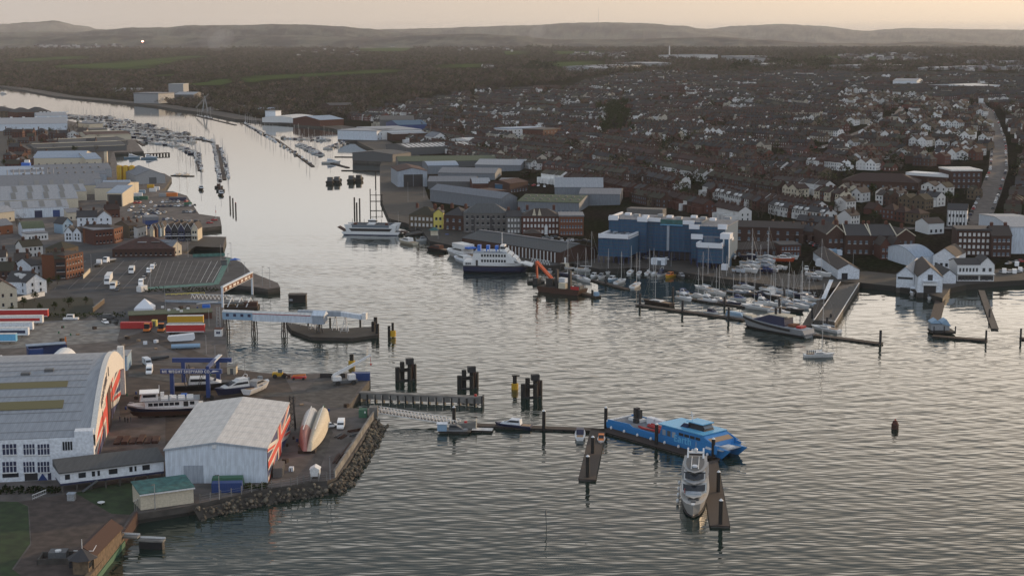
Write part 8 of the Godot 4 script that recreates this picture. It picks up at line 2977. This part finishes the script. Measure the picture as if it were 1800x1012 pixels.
# one house as four shapes; local x along the street, front at z = 0
func house_shapes(r: RandomNumberGenerator,w: float,form: int,tall := 0.0) -> Dictionary:
	var wall := shape()
	var roof := shape()
	var stack := shape()
	var pane := shape()
	var d := r.randf_range(8.0,10.0)
	var he := r.randf_range(5.2,6.2)
	if form == 3:
		he = 3.2
	var hr := he + r.randf_range(2.4,3.4)
	if tall > 0.0:   # one of a terrace: the same eaves and ridge all along
		d = 8.8
		he = tall
		hr = tall + 2.8
	if form == 1:
		wall.plate(v2([0,-3,0,he,w / 2,hr,w,he,w,-3]),-d,0)
		roof.plate(v2([-0.3,he - 0.1,w / 2,hr + 0.05,w + 0.3,he - 0.1,w + 0.3,he + 0.15,w / 2,hr + 0.32,-0.3,he + 0.15]),-d - 0.2,0.3)
	elif form == 2:
		wall.box(0,-3,-d,w,he,0)
		hip(roof,w,d,he,hr,0.4)
	else:
		wall.beam(v2([0,-3,0,he,-d / 2,hr,-d,he,-d,-3]),0,w)
		roof.beam(v2([0.35,he - 0.1,-d / 2,hr + 0.05,-d - 0.3,he - 0.1,-d - 0.3,he + 0.15,-d / 2,hr + 0.3,0.35,he + 0.15]),-0.05,w + 0.05)
		if form == 0:
			wall.box(w * 0.1,-3,-d - 4.5,w * 0.55,3.6,-d + 0.1)
			if r.randf() < 0.35:
				wall.box(w * 0.15,0,-0.1,w * 0.62,3.2,0.9)
			if r.randf() < 0.25:
				wall.plate(v2([w * 0.25,he - 0.2,w * 0.25,he + 1.2,w * 0.5,he + 2.0,w * 0.75,he + 1.2,w * 0.75,he - 0.2]),-2.6,0.1)
	var cx := w * (0.97 if form == 0 else 0.2)
	stack.box(cx - 0.45,he + 1.0,-d / 2 - 0.9,cx + 0.45,hr + 1.5,-d / 2 + 0.9)
	var rows := [1.0] if form == 3 else [0.9,3.6]
	var n := maxi(2,int(w / 2.8))
	for y in rows:
		for i in n:
			var x := w * (i + 0.5) / n
			pane.box(x - 0.5,y,-0.04,x + 0.5,y + 1.45,0.06)
			pane.box(-0.06,y,-d * (i + 0.7) / (n + 0.4) - 0.5,w + 0.06,y + 1.3,-d * (i + 0.7) / (n + 0.4) + 0.4)
	return {"wall": wall,"roof": roof,"chimney": stack,"window": pane}

func house_look(r: RandomNumberGenerator,form: int) -> Array:
	var t := r.randf()
	var wm := "brick_red" if t < 0.30 else "brick_brown" if t < 0.56 else "brick_buff" if t < 0.68 else "render" if t < 0.90 else "cream"
	if form == 1 and r.randf() < 0.5:
		wm = "render"
	var rm: String = ["slate","slate","slate_brown","slate_brown","tile_red","moss_roof"][r.randi() % 6]
	return [wm,rm]

func house_thing(at: Vector3,turn: float,r: RandomNumberGenerator,where: String,w: float,form := -1,tall := 0.0,k := []) -> void:
	if form < 0:
		form = [0,1,2,3,0][r.randi() % 5]
	var s := house_shapes(r,w,form,tall)
	if k.is_empty():
		k = house_look(r,form)
	var o := thing("house","","house",at,turn)
	part(o,"wall",s.wall,k[0])
	part(o,"roof",s.roof,k[1])
	part(o,"chimney",s.chimney,"brick_brown")
	part(o,"window",s.window,"glass_pale" if k[0] in ["brick_red","brick_brown"] and r.randf() < 0.6 else "glass","stuff")
	var word := {"brick_red": "red brick","brick_brown": "brown brick","brick_buff": "buff brick","render": "white rendered","cream": "cream"}
	enlist(o,word[k[0]] + " " + ["terraced house","gable-fronted house","hipped-roof house","bungalow"][form],where,"houses " + where)

func west_town() -> void:
	var r := RandomNumberGenerator.new()
	r.seed = 77
	var gap := FastNoiseLite.new()
	gap.seed = 15
	gap.frequency = 0.011
	# streets of the hill town: outline, two points that give the run of its rows, spacing of the rows, form mix
	var zones := [
		[[700,262,760,236,900,246,1060,250,1290,268,1480,275,1480,325,1460,392,1280,390,1270,376,1120,362,1092,350,1030,328,930,320,900,300,850,296],[890,296,1190,350],33.0,0],
		[[610,212,700,186,830,164,910,160,1000,158,1480,160,1480,273,1290,266,1060,248,900,243,760,234],[800,215,1200,232],38.0,0],
		[[1010,150,1100,132,1400,128,1860,132,1860,192,1700,185,1480,160,1010,157],[1100,150,1500,150],46.0,0],
		[[1480,160,1722,190,1742,260,1728,330,1690,398,1480,440,1480,275],[1500,330,1700,352],32.0,1],
		[[1752,190,1880,196,1880,400,1760,440,1725,400,1762,300],[1790,380,1762,220],36.0,1],
		[[1280,392,1470,395,1480,440,1410,420,1290,424],[1290,400,1450,410],26.0,0]]
	var blocks := []
	for b in [[1055,190,1112,186,1118,240,1040,242],[1470,300,1615,300,1618,340,1470,338],[1590,296,1735,286,1735,336,1590,336],[1625,365,1705,365,1705,415,1625,418],[890,230,990,228,992,250,890,250],[1450,405,1612,405,1612,470,1450,470],[1560,142,1620,142,1620,152,1560,152]]:
		blocks.append(hill_ring(b))
	var roads := [[[1716,402,1740,345,1756,300,1757,260,1748,220,1738,196,1722,182],14.0],[[1440,262,1560,215,1580,198,1592,186],7.0],[[1090,400,1290,395,1480,405,1716,402],7.0]]
	var lines := []
	for q in roads:
		var pl := hill_ring(q[0])
		lines.append(pl)
		var g := shape()
		for i in pl.size() - 1:
			var n := int(pl[i].distance_to(pl[i + 1]) / 12.0) + 1
			for k in n:
				var a := pl[i].lerp(pl[i + 1],float(k) / n)
				var b := pl[i].lerp(pl[i + 1],float(k + 1) / n)
				var s := (b - a).orthogonal().normalized() * float(q[1]) / 2
				var up := func(p: Vector2) -> Vector3: return V(p.x,land(p.x,p.y) + 0.7,p.y)
				g.quad(up.call(a - s),up.call(b - s),up.call(b + s),up.call(a + s))
		setting("road",g,"yard")
	var homes := []
	var greens := []
	for z in zones:
		var area := hill_ring(z[0])
		var u := (pt(hillspot(z[1][2],z[1][3])) - pt(hillspot(z[1][0],z[1][1]))).normalized()
		var v := Vector2(u.y,-u.x)
		if v.y > 0:
			v = -v
		var o0 := area[0]
		var lo := Vector2(1e9,1e9)
		var hi := -lo
		for p in area:
			var q := Vector2((p - o0).dot(u),(p - o0).dot(v))
			lo = lo.min(q)
			hi = hi.max(q)
		var y := lo.y
		var row := 0
		while y < hi.y:
			var x := lo.x + r.randf() * 20.0
			var run := 0
			var form := 0
			var look := []
			var tall := 0.0
			while x < hi.x:
				if run <= 0:
					run = r.randi_range(6,22) if z[3] == 0 and r.randf() < 0.72 else r.randi_range(1,3)
					form = 0 if run > 3 else [1,2,1,0,3][r.randi() % 5]
					look = house_look(r,form)
					tall = r.randf_range(5.3,6.4) if form == 0 else 0.0
					x += r.randf_range(2.0,7.0) if z[3] == 0 else r.randf_range(5.0,12.0)
				var w := r.randf_range(5.0,6.2) if form == 0 else r.randf_range(7.0,11.0)
				var p := o0 + u * x + v * (y + r.randf_range(-0.6,0.6) + 7.0 * sin(x * 0.012 + row))
				run -= 1
				x += w
				if not Geometry2D.is_point_in_polygon(p,area):
					continue
				var bad := false
				for b in blocks:
					bad = bad or Geometry2D.is_point_in_polygon(p,b)
				for l in lines:
					for i in l.size() - 1:
						bad = bad or p.distance_to(Geometry2D.get_closest_point_to_segment(p,l[i],l[i + 1])) < 13.0
				if bad:
					continue
				if gap.get_noise_2d(p.x,p.y) > 0.22:
					if r.randf() < 0.5:
						greens.append(p)
					continue
				if r.randf() < 0.8:
					greens.append(p + v * r.randf_range(11,19) + u * r.randf_range(-2,2))
				homes.append([p,w,form,look if r.randf() < 0.72 else house_look(r,form),atan2(-u.y,u.x) + (PI if row % 2 == 1 else 0.0) + r.randf_range(-0.015,0.015),tall])
			y += float(z[2]) * (0.62 if row % 2 == 0 else 1.0)
			row += 1
	homes.sort_custom(func(a,b): return a[0].length() < b[0].length())
	var places := [["above the works roofs",0,1010],["above the blue wrapped building",1010,1180],["behind the brown boatyard buildings",1180,1330],["uphill from the boatyard",1330,1480],["between the boatyard and the long road",1480,1640],["beside the foot of the long road",1640,1740],["right of the long road",1740,2400]]
	var mass := shape()
	mass.tinted = true
	var n := 0
	for h in homes:
		var p: Vector2 = h[0]
		var at := V(p.x,land(p.x,p.y) + 0.1,p.y)
		if n < 235:
			var px := px_of(at).x
			for q in places:
				if px >= q[1] and px < q[2]:
					house_thing(at,h[4],r,q[0],h[1],h[2],h[5],h[3])
		else:
			var s := house_shapes(r,h[1],h[2],h[5])
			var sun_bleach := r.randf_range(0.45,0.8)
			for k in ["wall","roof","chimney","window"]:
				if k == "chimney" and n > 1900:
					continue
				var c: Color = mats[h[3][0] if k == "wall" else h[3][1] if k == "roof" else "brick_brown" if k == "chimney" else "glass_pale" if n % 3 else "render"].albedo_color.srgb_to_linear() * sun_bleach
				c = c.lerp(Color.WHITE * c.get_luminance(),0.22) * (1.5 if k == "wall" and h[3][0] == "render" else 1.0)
				var t := Transform3D(Basis(Vector3.UP,h[4]),at)
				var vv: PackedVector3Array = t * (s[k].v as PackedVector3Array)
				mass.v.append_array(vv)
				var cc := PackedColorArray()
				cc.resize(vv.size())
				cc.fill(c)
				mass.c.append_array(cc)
		n += 1
	# villages far up the valley
	for q in [[60,210,79,84,70],[640,780,78,84,40],[800,900,80,90,30],[1000,1110,93,103,40],[1440,1700,96,108,60],[520,640,88,100,16],[1700,1820,110,128,60]]:
		for i in q[4]:
			var at := hillspot(r.randf_range(q[0],q[1]),r.randf_range(q[2],q[3]))
			var s := house_shapes(r,r.randf_range(9,22),0)
			var k := r.randf()
			for e in ["wall","roof"]:
				var t := Transform3D(Basis(Vector3.UP,r.randf() * 0.6),at)
				var vv: PackedVector3Array = t * (s[e].v as PackedVector3Array)
				mass.v.append_array(vv)
				var cc := PackedColorArray()
				cc.resize(vv.size())
				cc.fill(Color(0.40,0.38,0.36) if e == "wall" and k < 0.5 else Color(0.12,0.09,0.08) if e == "wall" else Color(0.10,0.095,0.10))
				mass.c.append_array(cc)
	print("houses ",homes.size()," greens ",greens.size()," tris ",mass.v.size() / 3)
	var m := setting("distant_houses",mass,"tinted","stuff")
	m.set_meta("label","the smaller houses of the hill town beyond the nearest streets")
	# cars along the long road and in the streets
	var paints := ["white_gloss","silver","grey_dark","black","red","white_gloss","navy"]
	var words := {"white_gloss": "white","silver": "silver","grey_dark": "dark grey","black": "black","red": "red","navy": "dark blue"}
	for q in lines:
		for i in q.size() - 1:
			var k := 4.0
			while k < q[i].distance_to(q[i + 1]):
				for sd in [-1,1]:
					if q != lines[2] and r.randf() < (0.42 if q == lines[0] else 0.16):
						var p: Vector2 = q[i].move_toward(q[i + 1],k) + (q[i + 1] - q[i]).orthogonal().normalized() * (5.6 if q == lines[0] else 3.4) * sd
						var pk: String = paints[r.randi() % 7]
						var o := put(car(pk),"parked_car","car",V(p.x,land(p.x,p.y) + 0.75,p.y),yaw_of(V(q[i].x,0,q[i].y),V(q[i + 1].x,0,q[i + 1].y)))
						enlist(o,words[pk] + " car","parked along the long straight road" if q == lines[0] else ("parked along the upper street" if q == lines[1] else "parked in the street below the terraces"),"cars along the town streets")
				k += 6.5 if q == lines[0] else 9.0
	# garden and street trees: the nearest one by one, the rest as a mass
	greens.sort_custom(func(a,b): return a.length() < b.length())
	var far_trees := []
	for i in greens.size():
		var p: Vector2 = greens[i]
		if not Geometry2D.is_point_in_polygon(p,west_land):
			continue
		var kerb := false
		for q in lines[0].size() - 1:
			kerb = kerb or p.distance_to(Geometry2D.get_closest_point_to_segment(p,lines[0][q],lines[0][q + 1])) < 15.0
		if kerb:
			continue
		var at := V(p.x,land(p.x,p.y) - 0.2,p.y)
		var x := px_of(at).x
		if i < 130:
			tree(["bare","bare","leafy"][r.randi() % 3],at,r.randf_range(4,9),"among the terraces above the works" if x < 1180 else "in the gardens above the boatyard" if x < 1480 else "in the gardens by the long road")
		else:
			far_trees.append([at,r.randf_range(4,10),r.randf() < 0.3])
	var park := hill_ring([1048,192,1112,188,1116,238,1040,240])
	for k in 46:
		var p := park[0].lerp(park[1],r.randf()).lerp(park[3].lerp(park[2],r.randf()),r.randf())
		tree("leafy",V(p.x,land(p.x,p.y),p.y),r.randf_range(10,18),"in the dark park on the hill")
	for q in [[932,125,8],[960,123,9],[945,119,7],[1372,113,9],[1385,118,8],[1425,116,12],[1450,114,12],[1440,118,9],[1320,120,7],[1300,122,7],[940,84,5],[980,84,5]]:
		for k in int(q[2]):
			var c := hillspot(q[0] + r.randf_range(-14,14),q[1] + r.randf_range(-1.5,1.5))
			far_trees.append([c,r.randf_range(15,24),true])
	# woods and hedgerows up the valley
	var dens := FastNoiseLite.new()
	dens.seed = 33
	dens.frequency = 0.0035
	dens.fractal_octaves = 4
	var tries := 0
	while tries < 62000:
		tries += 1
		var z := -1750.0 - pow(r.randf(),1.25) * 7000.0
		var p := Vector2(r.randf_range(-0.40,0.40) * -z - 40.0,z)
		var inwood := Geometry2D.is_point_in_polygon(p,woods)
		var q := dens.get_noise_2d(p.x,p.y)
		if inwood:
			if r.randf() > 0.96 + q * 0.5:
				continue
		elif z > -3300.0 or q < 0.06:
			if z > -3300.0 or r.randf() > 0.16:
				continue
		if inland(p.x,p.y) < 14.0:
			continue
		var open := false
		for f in fields:
			for ahead in [1.0,1.03,1.06,1.09]:   # and no tall growth just before them, so that they show over the hedges
				open = open or Geometry2D.is_point_in_polygon(p * ahead,f)
		if open:
			continue
		far_trees.append([V(p.x,land(p.x,p.y) - 0.5,p.y),r.randf_range(6,12) * (1.0 if inwood else 1.15),r.randf() < 0.10])
	# a fringe right along the upper river
	for i in 2600:
		var t := r.randf() * 13.0
		var k := int(t)
		var c := west_edge[k].lerp(west_edge[k + 1],t - k) + (west_edge[k + 1] - west_edge[k]).orthogonal().normalized() * -r.randf_range(3,48)
		var x := px_of(V(c.x,3,c.y)).x
		if c.y < -1950 and Geometry2D.is_point_in_polygon(c,west_land) and (x < 290 or x > 375) and x < 600:
			far_trees.append([V(c.x,land(c.x,c.y) - 0.3,c.y),r.randf_range(4,8),r.randf() < 0.15])
	for kind in 2:
		var mm := MultiMesh.new()
		mm.transform_format = MultiMesh.TRANSFORM_3D
		mm.use_colors = true
		mm.mesh = clump(46,0.2,3 + kind,0.4).mesh()
		var part_list := far_trees.filter(func(f): return f[2] == (kind == 1))
		mm.instance_count = part_list.size()
		for i in part_list.size():
			var f: Array = part_list[i]
			var s: float = f[1]
			var b := Basis(Vector3.UP,r.randf() * TAU).scaled(V(s * r.randf_range(0.6,0.95),s * 0.62,s * r.randf_range(0.6,0.95)))
			mm.set_instance_transform(i,Transform3D(b,f[0] + V(0,s * 0.42,0)))
			var tone := clampf(r.randf() * 0.7 + 0.3 + 1.1 * dens.get_noise_2d(f[0].x * 2.5,f[0].z * 2.5),0.0,1.2)
			var c := Color(0.046,0.036,0.029).lerp(Color(0.108,0.085,0.070),tone)
			if kind == 1:
				c = Color(0.016,0.022,0.011).lerp(Color(0.034,0.040,0.018),tone)
			elif r.randf() < 0.3:
				c = Color(0.055,0.055,0.028)
			elif r.randf() < 0.02:
				c = Color(0.16,0.11,0.08)
			mm.set_instance_color(i,c)
		var mi := MultiMeshInstance3D.new()
		mi.name = ["woodland","evergreen_woodland"][kind]
		mi.multimesh = mm
		mi.material_override = mats.wood_mass
		mi.set_meta("kind","stuff")
		add_child(mi)

func upper_river() -> void:
	var r := RandomNumberGenerator.new()
	r.seed = 90
	var o: Node3D
	# kinds of boat that the moorings share
	var kinds := []
	for k in [["sail","white","navy","white yacht, blue sail cover"],["sail","wall_sheet","wall_sheet","pale grey yacht"],["sail","navy","cream","navy yacht, cream sail cover"],["motor","white","white","white motor boat"],["motor","white","navy","white motor boat, blue top"],["sail","white","wall_sheet","white yacht, grey sail cover"],["motor","grey_dark","grey","dark grey motor boat"],["sail","grey_dark","blue","charcoal yacht, blue sail cover"]]:
		kinds.append([sailboat(10.5,k[1],k[2]) if k[0] == "sail" else motorboat(9.5,k[1],k[2],k[2] == "white"),k[3],"sailing_yacht" if k[0] == "sail" else "motor_cruiser","sailing yacht" if k[0] == "sail" else "motor cruiser"])
	# rows of berths: from, to, spacing in metres, side gap, where
	var rows := [[[104,203,196,207],4.6,"in the top row of the dense marina"],[[112,207,236,214],4.6,"in the second row of the dense marina"],[[150,214,268,221],4.8,"in the third row of the dense marina"],[[175,221,300,228],4.8,"in the fourth row of the dense marina"],[[196,227,330,236],5.0,"in the fifth row of the dense marina"],[[212,233,350,244],5.2,"in the sixth row of the dense marina"],[[226,240,342,250],6.0,"in the lowest row of the dense marina"],[[246,249,318,257],8.0,"on the dense marina's outlying pontoon"],
		[[320,260,342,271],7.0,"heading the left river pontoon"],[[342,270,345,286],13.0,"along the left river pontoon"],[[350,272,353,300],13.0,"right of the left river pontoon"],[[348,243,374,250],14.0,"on the cross pontoon mid-river"],[[376,256,386,318],12.0,"left of the long river pontoon"],[[388,262,402,312],14.0,"right of the long river pontoon"],[[297,307,345,309],6.5,"in the cluster off the grey gabled hall"],[[345,203,372,209],12.0,"on the far pontoon under the mill"],[[428,216,462,236],14.0,"heading the far side pontoon"],[[462,236,548,290],30.0,"along the far side pontoon"],[[496,243,580,247],5.0,"in the far side marina's long row"],[[524,254,564,273],6.5,"in the far marina's slanting row"],[[574,262,605,252],7.0,"in the far side marina's end row"]]
	for q in rows:
		var a := spot(q[0][0],q[0][1],0)
		var b := spot(q[0][2],q[0][3],0)
		var n := int(a.distance_to(b) / q[1])
		for i in n:
			if r.randf() < 0.08:
				continue
			var k: Array = kinds[r.randi() % 8]
			var across: bool = q[1] < 9.0
			o = copy(k[0],k[2],a.lerp(b,(i + 0.5) / n) + V(r.randf_range(-1,1),0,r.randf_range(-2,2)),yaw_of(a,b) + (PI / 2 if across else 0.0) + (PI if r.randf() < 0.5 else 0.0) + r.randf_range(-0.06,0.06))
			o.set_meta("category",k[3])
			o.scale = Vector3.ONE * r.randf_range(0.8,1.25)
			enlist(o,k[1],q[2],"boats moored up the river")
	for q in [[104,205,236,216,"pontoon between the top rows of the dense marina"],[150,218,300,230,"pontoon in the middle of the dense marina"],[196,230,352,246,"lower pontoon of the dense marina"],[236,246,252,256,"short walkway pontoon on the near side of the dense marina"],[346,244,376,251,"dark cross pontoon at the head of the mid-river row"],[346,268,350,300,"left pontoon of the two lying in mid river"],[381,255,394,316,"long pontoon of the two lying in mid river"],[342,203,414,220,"far dark pontoon running out below the mill"],[428,217,488,247,"upper far side pontoon"],[489,248,550,293,"long slanting far side pontoon"],[300,309,340,310,"small raft pontoon off the grey gabled hall"],[582,287,612,295,"short pier pontoon above the dark barges"],[600,300,668,301,"low timber staging by the old slipway"],[588,276,680,277,"second timber staging by the old slipway"]]:
		pontoon(spot(q[0],q[1],0),spot(q[2],q[3],0),3.0,q[4],"brown_wood")
	var st := spot(252,270)
	o = thing("timber_jetty","open timber jetty on posts below the slipway sheds","jetty",st,yaw_of(st,spot(298,268)))
	part(o,"deck",shape().box(0,-0.6,-2,26,0,2),"brown_wood")
	for i in 9:
		part(o,"post",shape().box(i * 3.2,-4,-1.8,i * 3.2 + 0.5,0,1.8),"pile")
	for q in [[404,362,7,"first of the three below the mid-river row"],[409,366,7,"second of the three below the mid-river row"],[414,372,6,"with a red top below the mid-river row"],[623,382,13,"tallest of three off the old slipway"],[627,386,11,"middle of three off the old slipway"],[632,372,9,"nearest the bank off the old slipway"],[660,318,8,"by the old slipway wall"]]:
		pile(spot(q[0],q[1],0),0.5,q[2],"slim black pile " + q[3],"red" if q[0] == 414 else "")
	o = thing("timber_frame_jetty","open timber frame jetty against the old quay below the slipway hall","jetty",spot(650,362,0),0.0)
	for i in 3:
		part(o,"post",shape().box(i * 4.0,-1,0,i * 4.0 + 0.6,12 - i * 2,0.6),"pile")
	part(o,"beam",shape().box(0,3.0,0,9,3.6,0.6).box(0,7.4,0,9,7.8,0.6),"pile")
	for q in [[582,322,"first"],[594,321,"second"],[619,319,"third"],[632,318,"fourth"]]:
		o = thing("dark_barge","black lighter moored off the old slipway, %s of four from the left" % q[2],"barge",spot(q[0],q[1],0),PI / 2 - 0.1)
		part(o,"hull",shape().hull(15,3.0,2.2,2.6,0.5,1.0,0.95),"pile")
		part(o,"deck_house",shape().box(-6,2.2,-2,-1.5,5.2,2),"grey_dark" if q[2] != "fourth" else "black")
		part(o,"hatch",shape().box(-1,2.2,-1.8,4.5,3.0,1.8),"rust" if q[2] == "first" else "concrete_dark")
	for q in [[353,333,12.0,"twin-hulled workboat with a tall mast moored alone in mid river"],[388,342,13.0,"dark fishing boat at the lower end of the mid-river row"],[582,287,18.0,"white pilot boat at the short pier above the dark barges"],[232,278,16.0,"pale blue cruiser, left of two under the slipway sheds"],[262,279,16.0,"pale blue cruiser, right of two under the slipway sheds"],[4,165,16.0,"dark boat on the far upper river at the left edge"]]:
		o = put(motorboat(q[2],"black" if q[2] < 14 else "blue_pale" if q[1] in [278,279] else "white","wall_white",q[2] > 14),"river_boat","boat",spot(q[0],q[1],0),-PI / 2 + 0.3 if q[2] < 14 else 0.2)
		part(o,"mast",shape().pipe(V(-1,2,0),V(-1,9,0),0.12),"grey")
		o.set_meta("label",q[3])
	for q in [[384,330],[387,336]]:
		o = thing("mooring_raft","","raft",spot(q[0],q[1],0),0.1)
		part(o,"deck",shape().box(-3,-0.2,-3,3,1.4,3),"pile")
		part(o,"gear",shape().box(-1.5,1.4,-1.5,1,3,1),"rust")
		enlist(o,"square dark mooring raft","at the lower end of the mid-river row")
	# gravel works on the far bank
	var a := hillspot(360,196)
	o = thing("loading_crane","pale lattice loading crane on the gravel wharf under the woods","crane",a,0.4)
	part(o,"leg",shape().bar(V(-4,0,0),V(0,24,0),1.4).bar(V(4,0,0),V(0,24,0),1.4),"grey")
	part(o,"boom",shape().bar(V(-14,6,0),V(6,27,0),1.6),"concrete")
	for q in [[370,193,14,5],[402,192,12,4],[430,190,16,5],[480,205,14,4]]:
		o = thing("gravel_heap","","gravel heap",hillspot(q[0],q[1]),0.0)
		part(o,"heap",shape().cyl(Vector3.ZERO,q[2],q[3],12,1.5),"stone")
		enlist(o,"pale gravel heap","on the far bank wharf")
	# masts standing ashore beside the upper works and yards
	for q in [[668,240],[757,247],[780,245],[818,250],[834,252],[717,356],[745,348],[768,350],[510,222],[545,218],[420,205]]:
		lamp_post(hillspot(q[0],q[1]),14 if q[1] > 300 else 18,"among the far bank yards")
